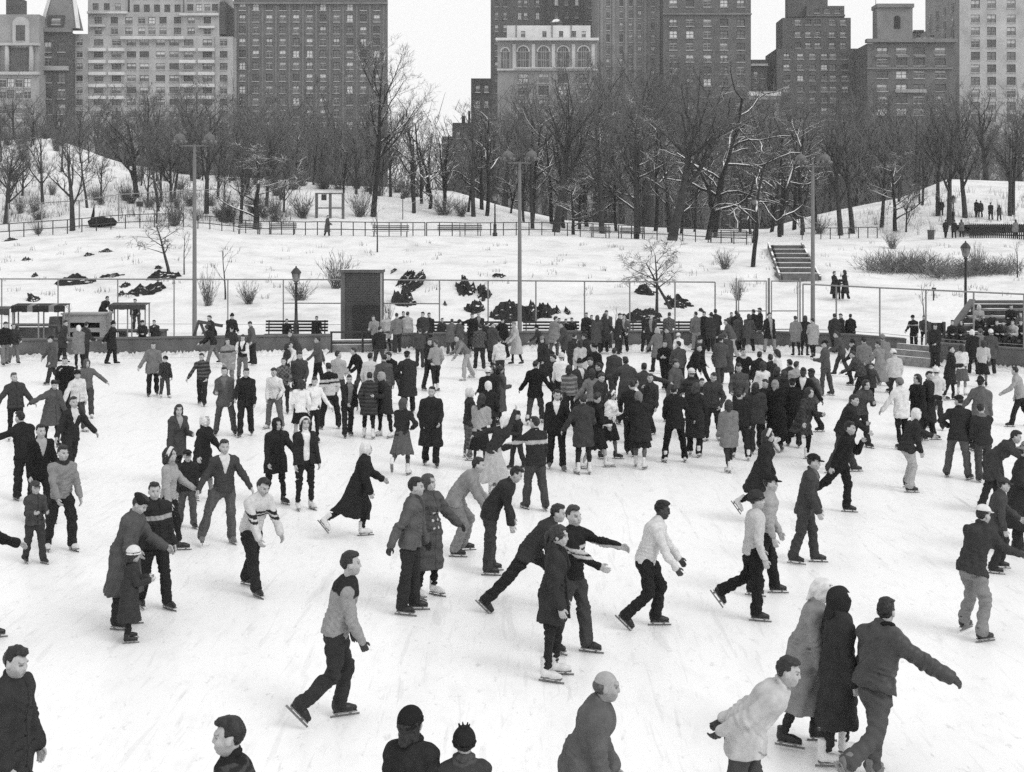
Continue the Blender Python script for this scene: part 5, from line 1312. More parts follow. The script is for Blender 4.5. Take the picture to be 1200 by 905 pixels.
    for i, sg in ((0, 1), (1, -1)):                     # hands: palm, four fingers, thumb
        d = Fd[i]; ref = facing + np.array([0, 0, .35]); a = ref - d * (ref @ d); a = unit(a); n = unit(np.cross(d, a)) * sg
        inw = np.array([-sg * math.cos(tw), -sg * math.sin(tw), 0]);
        if n @ inw < 0 and abs(d[2]) > .5: n = -n
        w0 = Wr[i]
        if near:
            g.cap(w0, w0 + d * .03, .026, .03, .015)
            for c in (-.022, .0, .022): g.cap(w0 + d * .025 + a * c * .8, w0 + d * .085 + a * c, .017, .0165, .012)
            for c, L in ((.031, .068), (.011, .078), (-.010, .072), (-.029, .056)):
                q0 = w0 + d * .085 + a * c; cu = o.get('curl', .55); d2 = unit(d + n * cu); d3 = unit(d * .75 + n * (cu * 2.2)); q1 = q0 + d2 * L * .5
                g.cap(q0, q1, .0105, .010, .004); g.cap(q1, q1 + d3 * L * .5, .010, .0088, .003)
            q0 = w0 + d * .03 + a * .028; q1 = q0 + unit(d * .7 + a * .6 + n * .3) * .045; g.cap(q0, q1, .0145, .012, .008); g.cap(q1, q1 + unit(d + a * .1 + n * .4) * .032, .0115, .0095, .004)
        else:
            g.cap(w0, w0 + d * .09, .032, .036, .02); g.cap(w0 + d * .09, w0 + unit(d + n * .5) * .17, .033, .022, .02); g.cap(w0 + d * .03, w0 + d * .08 + a * .05, .022, .018, .01)
    lt = lin(o.get('lg', 118))
    def body_tone(V, t):
        t[:] = skin; q = (V - Hc) @ Hm / hs
        if near:
            if not fem: t[(q[:, 2] < -.035) & (q[:, 1] < .03) & (np.abs(q[:, 0]) < .09) & (q[:, 2] > -.12)] *= .88
            ey = (np.abs(np.abs(q[:, 0]) - .033) < .015) & (np.abs(q[:, 2] - .011) < .0075) & (q[:, 1] < -.06); br = (np.abs(np.abs(q[:, 0]) - .036) < .022) & (np.abs(q[:, 2] - .037) < .006) & (q[:, 1] < -.06)
            li = (np.abs(q[:, 0]) < .026) & (np.abs(q[:, 2] + .0605) < .0085) & (q[:, 1] < -.065)
            t[br] = skin * .50; t[ey] = skin * .36; t[li] = skin * .55
        else:
            ey = (np.abs(np.abs(q[:, 0]) - .033) < .02) & (np.abs(q[:, 2] - .018) < .016) & (q[:, 1] < -.05); t[ey] = skin * .5
        t[(V[:, 2] < P[2] - .05) & (np.min([np.linalg.norm(V - w_ - d_ * .09, axis=1) for w_, d_ in zip(Wr, Fd)], 0) > .15)] = lt
        if glove is not None: t[np.min([np.linalg.norm(V - w_ - d_ * .09, axis=1) for w_, d_ in zip(Wr, Fd)], 0) < .145] = lin(glove)
        return t
    part('body', g, SKIN, skin, fn=body_tone)
    # ---- upper garment
    mods = top.split(','); kind = mods[0][0]; tt = float(mods[0][1:]); mod = {m[0]: m[1:] for m in mods[1:]}
    inf = {'S': .014, 'V': .014, 'J': .020, 'K': .024, 'C': .028}[kind] + o.get('fat', 0)
    cold = lin(tt); CF = np.stack([lat, Cm[:, 1], u], 1)
    g = Grid(lo0 - np.array([.22, .22, .1]), hi0 + .22, vox)
    wst = (.130 if fem else .148) + inf; chs = (.152 if fem else .174) + inf
    g.ecap(P + u * .03, CF, .33, wst, chs, 1.32, .05); g.cap(Sh[0], Sh[1], .050 + inf, .050 + inf, .05)
    for i in range(2): g.cap(N_ - u * .01, Sh[i] + u * .012, .040 + inf * .6, .044 + inf, .05)
    if fem: g.ell(P + u * .31 - Cm[:, 1] * .085, CF, (.115 + inf, .062 + inf, .075 + inf), .05)
    short = o.get('sleeve', 1.0)
    if kind != 'V' or not o.get('noarm'):
        for i in range(2):
            g.cap(Sh[i], El[i], .056 + inf, .047 + inf * .8, .045); g.cap(El[i], El[i] + (Wr[i] - El[i]) * (.97 * short if short <= 1 else .97), .047 + inf * .8, .037 + inf, .02)
    if kind in 'JKC' or 'c' in mod:                      # collar round the neck
        for j in range(8):
            t0, t1 = 2 * PI * j / 8, 2 * PI * (j + 1) / 8
            q0, q1 = [N_ + CF @ np.array([.072 * math.cos(t), .066 * math.sin(t), .034 + .026 * math.sin(t)]) for t in (t0, t1)]; g.cap(q0, q1, .024, .024, .012)
    else: g.cap(N_ - u * .02, N_ + u * .045, .066, .058, .02)
    kmid = (Kn[0] + Kn[1]) / 2; amid = (An[0] + An[1]) / 2
    hip_r = (.164 if fem else .160) + inf
    if kind in 'SVJ':
        bot_l = {'S': .09, 'V': .06, 'J': .13}[kind] + float(o.get('drop', 0)); dj = unit(-u + np.array([0, 0, -1.4]) * (kind == 'J' and lean > 25)); g.ecap(P + u * .04, frame(dj, lat), bot_l + .03, wst, hip_r, 1.26, .05)
        if kind == 'J' or bot_l > .1:
            for i in range(2): g.cap(Hp[i], Hp[i] + (Kn[i] - Hp[i]) * .25, .088 + inf, .10 + inf, .05)
        c0 = P + dj * bot_l
        g.carve(P - .6, P + .6, lambda X_, Y_, Z_: ((X_ - f32(c0[0])) * f32(dj[0]) + (Y_ - f32(c0[1])) * f32(dj[1]) + (Z_ - f32(c0[2])) * f32(dj[2])))
    else:
        E = kmid if kind == 'K' else amid; dn = unit(E - P); Lc = {'K': .36, 'C': .60}[kind] + float(o.get('drop', 0)); fl = o.get('flare', .06 if kind == 'K' else .10)
        g.ecap(P + u * .05, frame(dn, lat), Lc + .12, wst + .01, hip_r + fl, 1.22, .06); g.ecap(P, frame(dn, lat), .12, hip_r, hip_r + .01, 1.2, .06)
        for i in range(2):
            g.cap(Hp[i], Kn[i], .096 + inf, .088 + inf, .07)
            if kind == 'C': g.cap(Kn[i], Kn[i] + (An[i] - Kn[i]) * .5, .085 + inf, .09 + inf, .08)
        c0 = P + dn * Lc; g.carve(P - 1.1, P + 1.1, lambda X_, Y_, Z_: ((X_ - f32(c0[0])) * f32(dn[0]) + (Y_ - f32(c0[1])) * f32(dn[1]) + (Z_ - f32(c0[2])) * f32(dn[2])))
    g.wrinkle(R, .0048, (.10, .16, .26, .2))
    if near:
        sp = []
        for i in range(2):
            d1, d2 = unit(El[i] - Sh[i]), unit(Wr[i] - El[i]); j = R.uniform(-.3, .3, (5, 3)); sp += [(El[i], unit(d1 + d2 + j[0]), .09, .011, .052), (Wr[i] - d2 * .05, unit(d2 + j[1]), .05, .007, .034), (Sh[i] - lat * (.05 if i == 0 else -.05) - u * .08, unit(lat + j[2] + u * .5), .10, .009, .06)]
        sp += [(P + u * .08 + Cm[:, 1] * y_ + lat * x_, unit(u + R.uniform(-.5, .5, 3)), .13, .009, .06) for x_, y_ in ((.09, -.1), (-.09, -.1), (.1, .1), (-.1, .1))] + [(P + u * .3 + Cm[:, 1] * y_, unit(lat + R.uniform(-.8, .8, 3)), .14, .008, .08) for y_ in (-.12, .13)]
        g.folds(sp)
    opn = mod.get('o') or mod.get('O')
    if opn:
        zv = .20 if 'o' in mod else -.5; wd = .085 if 'o' in mod else .06
        def vcut(X_, Y_, Z_):
            lx, ly, lz = g.loc((X_, Y_, Z_), P, CF); wv = np.clip((lz - f32(zv)) * f32(wd / .3), f32(0), f32(.085)) if 'o' in mod else f32(wd) + np.clip((lz - f32(.3)) * f32(.15), 0, f32(.03))
            return np.minimum(np.minimum(wv - np.abs(lx), f32(-.02) - ly), lz - f32(zv))
        g.carve(P - .7, P + .8, vcut)
    base_z = lambda V: (V - P) @ u
    def top_tone(V, t):
        t[:] = cold; h = base_z(V); q = (V - P) @ CF
        if near and kind in 'JKC' and not opn:            # buttons; closing edge and pocket flaps as dark lines painted for groove shade
            fr = q[:, 1] < -.04; t[fr & (np.abs(q[:, 0] - .012) < .007)] *= .45
            if 'bt' not in o and tt < 130:
                for hb in np.arange(-.06 if kind == 'J' else -.3, .44, .125): t[fr & (np.hypot(q[:, 0] + .010, h - hb) < .011)] = lin(tt * .5)
            if 'bt' in o:
                for hb in (.02, .13, .24): t[fr & (np.hypot(np.abs(q[:, 0] - .02) - .05, h - hb) < .019)] = lin(o['bt'])
            for sg in (1, -1): t[fr & (np.abs(q[:, 0] - sg * .10) < .058) & (np.abs(h + .015) < .008)] *= .5
        dist = lambda a, b: np.linalg.norm(V - a - np.clip(((V - a) @ (b - a)) / ((b - a) @ (b - a)), 0, 1)[:, None] * (b - a), axis=1)
        if 'a' in mod or 'y' in mod or 'V' == kind:
            arm = np.min([np.minimum(dist(Sh[i], El[i]), dist(El[i], Wr[i])) for i in range(2)], 0) < .075 + inf
            core = np.abs(q[:, 0]) < sw - .03
        if 'a' in mod: t[arm & ~core] = lin(float(mod['a']))
        if 'y' in mod: t[(h > .36) & (np.abs(q[:, 0]) < sw + .05)] = lin(float(mod['y']))
        if 't' in mod:
            v = mod['t'].split('/'); pr = float(v[1]) if len(v) > 1 else .11; t[(h / pr) % 1 < .42] = lin(float(v[0]))
        if 'T' in mod:                                   # two bands across the chest
            t[((h > .245) & (h < .275)) | ((h > .295) & (h < .335))] = lin(float(mod['T']))
        if 'b' in mod: t[(h > .27) & (h < .34)] = lin(float(mod['b']))
        if 'w' in mod: t[h < .22] = lin(float(mod['w']))
        if 'p' in mod: t[((h / .13) % 1 < .4) ^ ((q[:, 0] / .13) % 1 < .4)] = lin(float(mod['p']))
        if 'c' in mod: t[(np.linalg.norm(V - N_ - u * .015, axis=1) < .115) & (h > .47)] = lin(float(mod['c'] or 30))
        return t
    nm = {'S': 'sweater', 'V': 'vest', 'J': 'jacket', 'K': 'coat', 'C': 'long_coat'}[kind]
    part(nm, g, {'S': KNIT, 'V': KNIT}.get(kind, LEATH if o.get('leather') else WOOL), cold, fn=top_tone)
    if opn:
        g = Grid(P - .45, np.maximum(N_, P) + .3, vox); i2 = inf - .014
        g.ecap(P + u * (.0 if 'O' in mod else .15), CF, .36 if 'O' in mod else .22, wst - .014, chs - .014, 1.36, .04); g.cap(N_ - u * .03, N_ + u * .05, .068, .062, .02)
        g.carve(P - .6, N_ + .4, lambda X_, Y_, Z_: (lambda q: q[1] - f32(.02))(g.loc((X_, Y_, Z_), P, CF)))
        part('shirt', g, CLOTH, lin(float(opn)))
    if 'n' in mod:                                       # a scarf wound at the neck
        g = Grid(N_ - .2, N_ + .22, min(vox, .025))
        for j in range(9):
            t0, t1 = 2 * PI * j / 9, 2 * PI * (j + 1) / 9; q0, q1 = [N_ + CF @ np.array([.078 * math.cos(t), .07 * math.sin(t), .04 + .012 * math.sin(3 * t)]) for t in (t0, t1)]; g.cap(q0, q1, .028, .028, .015)
        part('scarf', g, KNIT, lin(float(mod['n'])))
    # ---- lower garment
    bk = bot[0]; bmod = bot[1:].split(','); shoe = bmod[0][-1] if bmod[0][-1] in 'BWG' else 'B'; bt = float(bmod[0].rstrip('BWG')); btone = lin(bt)
    g = Grid(np.array([lo0[0] - .3, lo0[1] - .3, lo0[2] - .06]), np.array([hi0[0] + .3, hi0[1] + .3, P[2] + .16]), vox)
    if bk in 'TN':
        w_ = 1.0 if bk == 'T' else .80
        g.ecap(P + u * .06, np.stack([lat, -Cm[:, 1], -u], 1), .14, .122 if not fem else .112, .140, 1.32, .05)
        for i in range(2):
            ft = Hp[i] + (Kn[i] - Hp[i]) * .35; g.cap(Hp[i], ft, .082, .096 * (.5 + .5 * w_), .04); g.cap(ft, Kn[i], .096 * (.5 + .5 * w_), .080 * w_, .04); cuff = Kn[i] + (An[i] - Kn[i]) * (.94 if bk == 'T' else .86); g.cap(Kn[i], cuff, .080 * w_, (.076 if bk == 'T' else .060) * w_, .03)
            if bk == 'T': g.cap(cuff - (An[i] - Kn[i]) * .06, cuff + (An[i] - Kn[i]) * .06, .077, .080, .01)
        g.wrinkle(R, .0048, (.09, .14, .2, .24)); nm = 'trousers'
        if near:
            sp = []
            for i in range(2):
                d1, d2 = unit(Kn[i] - Hp[i]), unit(An[i] - Kn[i]); j = R.uniform(-.35, .35, (4, 3)); sp += [(Kn[i], unit(d1 + d2 + j[0]), .11, .013, .06), (Kn[i] + d2 * .33, unit(d2 + j[1]), .08, .011, .045), (Hp[i] + d1 * .1 - np.array([0, .06, 0]), unit(d1 + j[2]), .1, .010, .06), (Hp[i] + d1 * .08 + np.array([0, .08, 0]), unit(d1 + j[3]), .1, .009, .06)]
            g.folds(sp)
    else:
        E = kmid if bk == 'D' else amid; dn = unit(E - P) * np.array([1, 1, 1]); sway = o.get('sway', 0); dn = unit(dn + lat * math.sin(rad(sway))); Ld = (.50 if bk == 'D' else .66) + float(o.get('sdrop', 0)); r1 = (.235 if bk == 'D' else .34) * o.get('full', 1.0)
        g.ecap(P + u * .07, frame(dn, lat), Ld + .25, .115, r1 + .06, 1.08, .04)
        for i in range(2): g.cap(Hp[i], Kn[i], .085, .075, .06)
        c0 = P + dn * Ld; g.carve(P - 1.2, P + 1.2, lambda X_, Y_, Z_: ((X_ - f32(c0[0])) * f32(dn[0]) + (Y_ - f32(c0[1])) * f32(dn[1]) + (Z_ - f32(c0[2])) * f32(dn[2])))
        q = g.sub(P - 2, P + 2); sl, XYZ = q; lx, ly, lz = g.loc(XYZ, P, frame(dn, lat)); g.F[sl] += f32(.035) * np.clip(lz, 0, .7) * np.sin(np.arctan2(ly, lx) * f32(11) + f32(2)); nm = 'skirt'
    def bot_tone(V, t):
        t[:] = btone
        for m_ in bmod[1:]:
            if m_[0] == 'p': q = V - P; t[((q[:, 2] / .11) % 1 < .3) | (((q[:, 0] + q[:, 1] * .3) / .10) % 1 < .3)] = lin(float(m_[1:]))
        return t
    part(nm, g, CLOTH, btone, fn=bot_tone)
    # ---- hair and headgear
    hk = head[0]; hm = head.split(','); hm = {m[0]: m[1:] for m in hm[1:]}
    hvx = min(vox, .024) if not near else max(vox * .6, .0085)
    def hgrid(e=.0): return Grid(Hc - np.array([.2, .2, .3 + e]) * hs, Hc + np.array([.2, .2, .22]) * hs, hvx)
    def hairmesh(style, tone, name='hair'):
        g = hgrid(.12 if style in 'wb' else 0)
        def cut(x, y, z):
            fz = .066 if style == 'm' else .058; wx = .2 if style == 'm' else .060
            c1 = np.minimum(np.minimum(f32(-.030 if style == 'm' else -.035) * f32(hs) - y, f32(fz * hs) - z + (np.abs(x) * f32(.22) if style == 'm' else 0)), f32(wx * hs) - np.abs(x))
            c2 = (f32(-.082 * hs) - z) if style == 'm' else f32(-1.0) + 0 * z
            c3 = np.minimum(f32(.028 * hs) - y, f32(-.005 * hs) - z) if style == 'm' else f32(-1.0) + 0 * z
            return np.maximum(np.maximum(c1, c2), c3)
        puff = .008 if style == 'm' else .017
        g.ell(hv((0, .014, .034)), Hm, [(v + puff) * hs for v in (.078, .098, .094)], .01, 1, cut)
        if style == 'm': g.ell(hv((R.uniform(-.02, .02), .002, .112)), Hm, [v * hs for v in (.050, .068, .032)], .03); g.ell(hv((R.uniform(-.015, .015), -.036, .108)), Hm, [v * hs for v in (.058, .046, .022)], .025)
        if style == 'w':
            for sg in (1, -1): g.cap(hv((sg * .075, .02, .02)), hv((sg * .078, .035, -.10)), .03 * hs, .034 * hs, .03)
            g.cap(hv((0, .085, .0)), hv((0, .085, -.13)), .06 * hs, .055 * hs, .04)
            if 'l' in hm: g.cap(hv((0, .095, -.1)), hv((0, .10, -.24)), .065 * hs, .035 * hs, .03)
        if style == 'b': g.cap(hv((0, .10, .03)), hv((0, .145, -.01)), .03 * hs, .036 * hs, .02); g.cap(hv((0, .145, -.01)), hv((0, .15, -.13)), .036 * hs, .016 * hs, .02)
        g.wrinkle(R, .0017, (.018, .026, .045, .08)); part(name, g, HAIRM, tone)
    if hk in 'mwb': hairmesh(hk, hair_t)
    elif hk == 'x':                                       # balding: a fringe round the back
        g = hgrid(); g.ell(hv((0, .02, .0)), Hm, [v * hs for v in (.086, .100, .075)], .01, 1, lambda x, y, z: np.maximum(np.maximum(f32(.0) - y, z - f32(.035)), f32(-.06) - z)); part('hair', g, HAIRM, hair_t)
    else:
        if hk in 'kcfeB' : hairmesh('w' if fem else 'm', lin(float(hm.get('h', 36))))
        g = hgrid(.05)
        if hk == 'k':                                     # knitted cap
            g.ell(hv((0, .014, .040)), Hm, [(v + .030) * hs for v in (.078, .098, .098)], .01, 1, lambda x, y, z: f32(.012 * hs) - z - y * f32(.25))
            for j in range(12):
                t0, t1 = 2 * PI * j / 12, 2 * PI * (j + 1) / 12; q0, q1 = [hv((.098 * math.cos(t), .014 + .118 * math.sin(t), .026 - .026 * math.sin(t))) for t in (t0, t1)]; g.cap(q0, q1, .015 * hs, .015 * hs, .01)
            if 'P' in hm: g.ell(hv((0, .014, .165)), Hm, (.04, .04, .04), .01)
            if 'Z' in hm:
                for j in range(7): g.cap(hv((.03 * math.cos(j), .014 + .03 * math.sin(j), .13)), hv((.05 * math.cos(j), .014 + .05 * math.sin(j), .185)), .014, .008, .01)
            nm, m_ = 'knit_cap', KNIT
        elif hk == 'B':                                   # beret
            g.ell(hv((.015, .02, .095)), Hm, [v * hs for v in (.115, .13, .048)], .01); g.cap(hv((-.06, .0, .07)), hv((.06, .0, .07)), .05 * hs, .05 * hs, .02); nm, m_ = 'beret', KNIT
        elif hk == 'c':                                   # peaked cap
            g.ell(hv((0, .014, .045)), Hm, [(v + .030) * hs for v in (.078, .098, .084)], .01, 1, lambda x, y, z: f32(.026 * hs) - z); g.ell(hv((0, -.115, .052)), Hm, [v * hs for v in (.072, .065, .011)], .012)
            if 'F' in hm:
                for sg in (1, -1): g.cap(hv((sg * .085, .01, .02)), hv((sg * .082, .005, -.05)), .03, .022, .01)
            nm, m_ = 'cap', WOOL
        elif hk == 'f':                                   # brimmed hat
            g.ell(hv((0, .014, .055)), Hm, [v * hs for v in (.142, .162, .014)], .01); g.cap(hv((0, .014, .07)), hv((0, .014, .115)), .094 * hs, .072 * hs, .02); nm, m_ = 'hat', WOOL
        elif hk in 'sh':                                  # headscarf or hood
            pf_ = .020 if hk == 's' else .034
            def cut(x, y, z): return np.minimum(np.minimum(f32(-.045 * hs) - y, f32(.066 * hs) - z), f32((.056) * hs) - np.abs(x))
            g.ell(hv((0, .016, .030)), Hm, [(v + pf_) * hs for v in (.078, .098, .096)], .01, 1, cut); g.ell(hv((0, .0, -.045)), Hm, [(v + pf_) * hs for v in (.070, .078, .080)], .03, 1, cut)
            g.ell(hv((0, -.040, -.118)), Hm, [v * hs for v in (.045, .032, .022)], .02); g.cap(hv((0, .08, -.03)), hv((0, .115, -.14)), .055 * hs, .02 * hs if hk == 's' else .06 * hs, .03)
            g.wrinkle(R, .003, (.05, .08)); nm, m_ = ('headscarf', CLOTH) if hk == 's' else ('hood', WOOL)
        elif hk == 'e':                                   # band over the crown and ears
            g.ell(hv((0, .010, .030)), Hm, [(v + .030) * hs for v in (.078, .098, .094)], .01, 1, lambda x, y, z: np.maximum(np.abs(y + z * f32(.35)) - f32(.034 * hs), f32(-.07 * hs) - z)); nm, m_ = 'headband', KNIT
        part(nm, g, m_, hair_t)
    # ---- skates
    if not o.get('noskate'):
        bm_, bl = skate_meshes(shoe)
        for i, sg in ((0, 1), (1, -1)):
            yaw = rad(10 * sg + o.get('fy', 0)); q = 0.0 if plant[i] else Q[i] * .9
            k = link('skate', bm_, root); M = Matrix([list(r) for r in (rz_(yaw) @ rx(-q))]).to_4x4(); M.translation = Vector(An[i]); k.matrix_local = M
            if Yd < 46: link('blade', bl, k)
    return root
# ------------------------------------------------------------------ who is where (photo column, row of the feet, height, heading, clothes ...)
SKA, WAL, HIL, BLE = 'skaters on the ice', 'onlookers along the rink wall', 'walkers on the snowy slope', 'spectators in the bleachers'
def p(px, pf, H, ang, top, bot, head, legs, al, ar, lean, label, grp=SKA, **o):
    if pf is None: k = H / 5.2; pf = (o.pop('py') - 272 * k) / (1 - k)      # feet hidden: from the head
    r = random.Random(int(px * 31 + pf * 17))            # nobody stands quite like the next one
    if px > 0 and pf < 580:
        if legs == 'st': legs = r.choice(['st', 'st', 'sl', 'sr', 'wd', 'wl', 'wr', 'sl', 'sr'] if pf > 418 else ['st', 'sl', 'sr', 'wd', 'st'])
        if al == 'd' and ar == 'd': al, ar = r.choice([('d', 'd'), ('p', 'p'), ('e', 'j'), ('d', 'q'), ('q', 'q'), ('h', 'd'), ('d', 'e'), ('j', 'd'), ('d', 'm'), ('e', 'e'), ('p', 'd'), ('D', 'h'), ('d', 'r')])
        elif al == 'd' and r.random() < .5: al = r.choice('epjq')
        elif ar == 'd' and r.random() < .5: ar = r.choice('epjq')
        o.setdefault('tw', r.uniform(-16, 16)); o.setdefault('hy', r.uniform(-38, 38)); o.setdefault('roll', r.uniform(-4, 4)); o.setdefault('hr', r.uniform(-7, 7))
        lean += r.uniform(-3, 9); ang += r.uniform(-22, 22)
        if lean < 14: o.setdefault('hp', r.uniform(-4, 20))
    person(px, pf, H, ang, top, bot, head, legs, al, ar, lean, label, grp, **o)
# --- large figures
p(5, 1012, 1.80, 58, 'C50', 'T50', 'm30', 'st', 'd', 'd', 6, 'smiling man in dark overcoat at the lower picture corner', hy=-8, hp=14)
p(288, 1152, 1.86, 262, 'S42,t66/.05,c36', 'T40', 'm30', 'sl', 'd', 'd', 8, 'dark haired youth in speckled sweater, in profile, cut by the lower picture edge')
p(481, 1084, 1.62, 165, 'J44,n40', 'N35', 'k34', 'st', 'd', 'd', 0, 'person in round black knit cap and dark jacket cut by the lower picture edge', fem=1, hy=-25)
p(544, 1088, 1.48, 180, 'S60,c76,n72', 'N35', 'k38,Z', 'st', 'd', 'd', 0, 'child in tasselled dark knit cap with ribbed collar cut by the lower picture edge')
p(676, 1040, 1.78, 88, 'C88', 'T70', 'x78', 'sl', 'd', 'd', 20, 'bald man in grey overcoat leaning forward, cut by the lower picture edge', hp=8, sk=150, drop=-.1)
p(868, 990, 1.76, 86, 'K176', 'T66', 'm38', 'sl', 'B', 'B', 38, 'man in pale jacket bending far forward with hands clasped behind his back', hp=12, g=50, drop=-.17, fat=-.006, flare=.03)
p(938, 872, 1.74, 88, 'C126', 'N46', 's205', 'sl', 'd', 'd', 17, 'woman in long light grey coat and white headscarf leaning close to a companion', hp=22, hy=8, flare=.13)
p(979, 893, 1.72, 112, 'C50', 'N42W', 'h42', 'sl', 'd', 'd', 2, 'person in long dark hooded coat between the light grey coat and leather jacket', flare=.08)
p(1022, 912, 1.80, 140, 'J56,n30', 'T74G', 'm24', 'gl', 'd', 'O', 16, 'man in dark leather jacket and jeans stretching one gloved arm out sideways', leather=1, hy=22, g=58, drop=-.07, fat=.016, fem=0)
p(1140, 747, 1.74, 140, 'J56', 'T122', 'c200', 'sq', 'f', 'f', 22, 'crouching man in white cap, dark jacket and light grey trousers', g=40)
p(1167, 670, 1.52, 95, 'J66', 'T44', 'c60', 'kn', 'r', 'd', 20, 'boy in dark cap bending behind the man in the white cap')
p(1160, 600, 1.72, 92, 'K56', 'T40', 'm34', 'sl', 'f', 'f', 46, 'person in dark grey coat bent double toward the picture edge, only coat and legs showing')
p(1192, 647, 1.78, 95, 'C46', 'T40', 'f120', 'st', 'f', 'k', 10, 'tall figure in heavy dark coat and pale hat cut by the picture edge', flare=.14)
p(768, 733, 1.77, 88, 'S196', 'T34', 'm18', (26, 3, 36, 6, 4, 52), 'D', 'D', 20, 'man in pale sweater and black trousers gliding with knees bent and hands low', sk=58, hp=12)
p(886, 728, 1.72, 95, 'S178', 'T28', 'k54', 'br', 'd', 'd', 5, 'person in pale grey top and dark hood with one black skate lifted behind', fem=0)
p(894, 697, 1.74, 88, 'S150', 'T32', 'c32', 'sl', 'd', 'd', 8, 'capped person half hidden behind the pale grey top and dark hood')
p(942, 660, 1.74, 84, 'J62,o90', 'T58', 'c34', 'sl', 'd', 'd', 12, 'man in dark grey suit and cap gliding alone', hp=8, drop=.08)
p(992, 600, 1.74, 78, 'J32', 'T30', 'm24', 'kl', 'm', 's', 16, 'man in black suit striding with one hand raised to his mouth')
p(1064, 575, 1.72, 120, 'J46', 'T155', 's200', 'sq', 'f', 'd', 24, 'crouching person in dark jacket and light trousers with white scarf on the head', drop=.05)
p(1122, 561, 1.76, 178, 'J46', 'T76', 'c38', 'wd', 'k', 'd', 0, 'man seen from behind in dark jacket and grey trousers with elbow out', hy=50, drop=.05)
p(1152, 563, 1.66, 185, 'J48,c110', 'T62', 'm30', 'st', 'd', 'd', 0, 'person in dark jacket and jeans shoulder to shoulder with the man whose elbow sticks out')
p(986, 554, 1.80, 80, 'J40', 'T56', 'm40', 'wl', 'q', 'r', 22, 'tall bent figure in black jacket and wide grey trousers')
p(946, 538, 1.70, 75, 'K62,p44', 'N24W', 'w40', 'kl', 'd', 'h', 10, 'girl in checked dark coat and black slacks striding on white skates')
p(894, 614, 1.70, 85, 'C42', 'N32W', 'e190', 'br', 'd', 'd', 12, 'woman in wide dark cape coat with light hair ornament skating behind the pale grey top', flare=.16, drop=-.14)
p(855, 552, 1.60, 182, 'K112', 'N46W', 'w44', 'st', 'd', 'd', 0, 'girl in light grey short coat seen from behind on white skates')
p(868, 538, 1.60, 175, 'J38', 'T34W', 'm30', 'st', 'd', 'd', 0, 'boy in dark clothes just beyond the girl in the light grey short coat')
p(750, 549, 1.70, 185, 'K40', 'D34W', 's105', 'sl', 'O', 'q', 4, 'woman in black coat with checked headscarf, grey stockings and white skates', lg=84, flare=.12)
p(742, 520, 1.62, 70, 'S205', 'D28W', 'w30', 'st', 'r', 'd', 4, 'dark haired girl in white sweater turned to the woman in the checked headscarf')
p(791, 542, 1.76, 195, 'J34', 'T24W', 'm28', 'wd', 'd', 'h', 4, 'man in black jacket and black trousers on light soled skates reaching to his partner', drop=.1)
p(814, 535, 1.72, 190, 'C44', 'T30W', 'w48', 'sl', 'd', 'd', 3, 'figure in very dark long coat next to the man on light soled skates', flare=.04, drop=-.06)
p(684, 556, 1.72, 182, 'K58', 'N38W', 'm40', 'st', 'h', 'd', 0, 'person in dark grey hooded short coat and narrow slacks seen from behind', drop=.02)
p(652, 550, 1.76, 22, 'J34,o205', 'T32G', 'm28', 'sl', 'd', 'd', 0, 'man in black suit and white open collar looking aside', hy=25, drop=.06)
p(697, 549, 1.72, 95, 'K34', 'D30W', 'm40', 'st', 'q', 'q', 3, 'woman in black coat with pale bare legs and white skates', fem=1, lg=150)
p(713, 538, 1.60, 60, 'J212', 'D30', 'e205', 'sl', 'q', 'd', 0, 'girl in white jacket and white headband with short black skirt', lg=90)
p(739, 534, 1.76, 170, 'J38', 'T36', 'm34', 'sl', 'd', 'd', 0, 'man in black just beyond the girl in the white jacket', drop=.05)
p(735, 497, 1.84, 178, 'K68', 'T40', 'm34', 'wd', 'O', 'h', 4, 'big man in grey coat seen from behind with one arm held out')
p(607, 550, 1.27, 285, 'J46', 'T46', 'c44', 'st', 'q', 'q', 0, 'small boy in peaked cap and dark jacket')
p(577, 583, 1.66, 150, 'S52', 'G172W', 's205', 'sl', 'w', 'u', 18, 'girl in dark top and swirling pale skirt with both arms flung out', roll=-18, full=1.1)
p(628, 598, 1.76, 205, 'J44,b165', 'T62', 'm34', 'sl', 'O', 'd', 2, 'man in dark jacket with white band on the back holding his partner by the hand', hy=20)
p(548, 538, 1.66, 100, 'J50', 'T74W,p100', 's200', 'st', 'q', 'q', 2, 'girl in white headscarf and plaid trousers')
p(562, 552, 1.68, 185, 'S150,c34', 'D32', 'w34,l', 'st', 'd', 'd', 0, 'girl with long dark hair over a light grey sweater seen from behind', bare=0, lg=36)
p(571, 528, 1.66, 170, 'J40', 'N36', 's205', 'st', 'd', 'd', 0, 'person in white headscarf half hidden behind the long haired girl')
p(584, 497, 1.60, 130, 'C78', 'N34', 'w38', 'sl', 'd', 'd', 2, 'girl in grey coat with long dark hair beside the white scarfed skaters')
p(571, 506, 1.68, 190, 'C34', 'N32', 'k205', 'st', 'd', 'd', 2, 'figure in dark coat and round white cap')
p(579, 498, 1.62, 300, 'J42', 'N36', 'w32', 'st', 'd', 'd', 0, 'girl with dark face framed by black hair next to the white cap', sk=130)
p(627, 497, 1.76, 182, 'J30', 'T60W', 'm26', 'wr', 'h', 'h', 0, 'man in black jacket and grey trousers seen from behind walking hand in hand', drop=.1)
p(573, 672, 1.76, 92, 'J46', 'T56', 'm28', 'st', 'd', 'd', 38, 'man in dark jacket bent at the hips with one arm hanging', hp=30)
p(538, 650, 1.76, 88, 'J128', 'T120', 'm36', 'kn', 'D', 'D', 40, 'man in pale jacket and pale trousers skating crouched', hp=10)
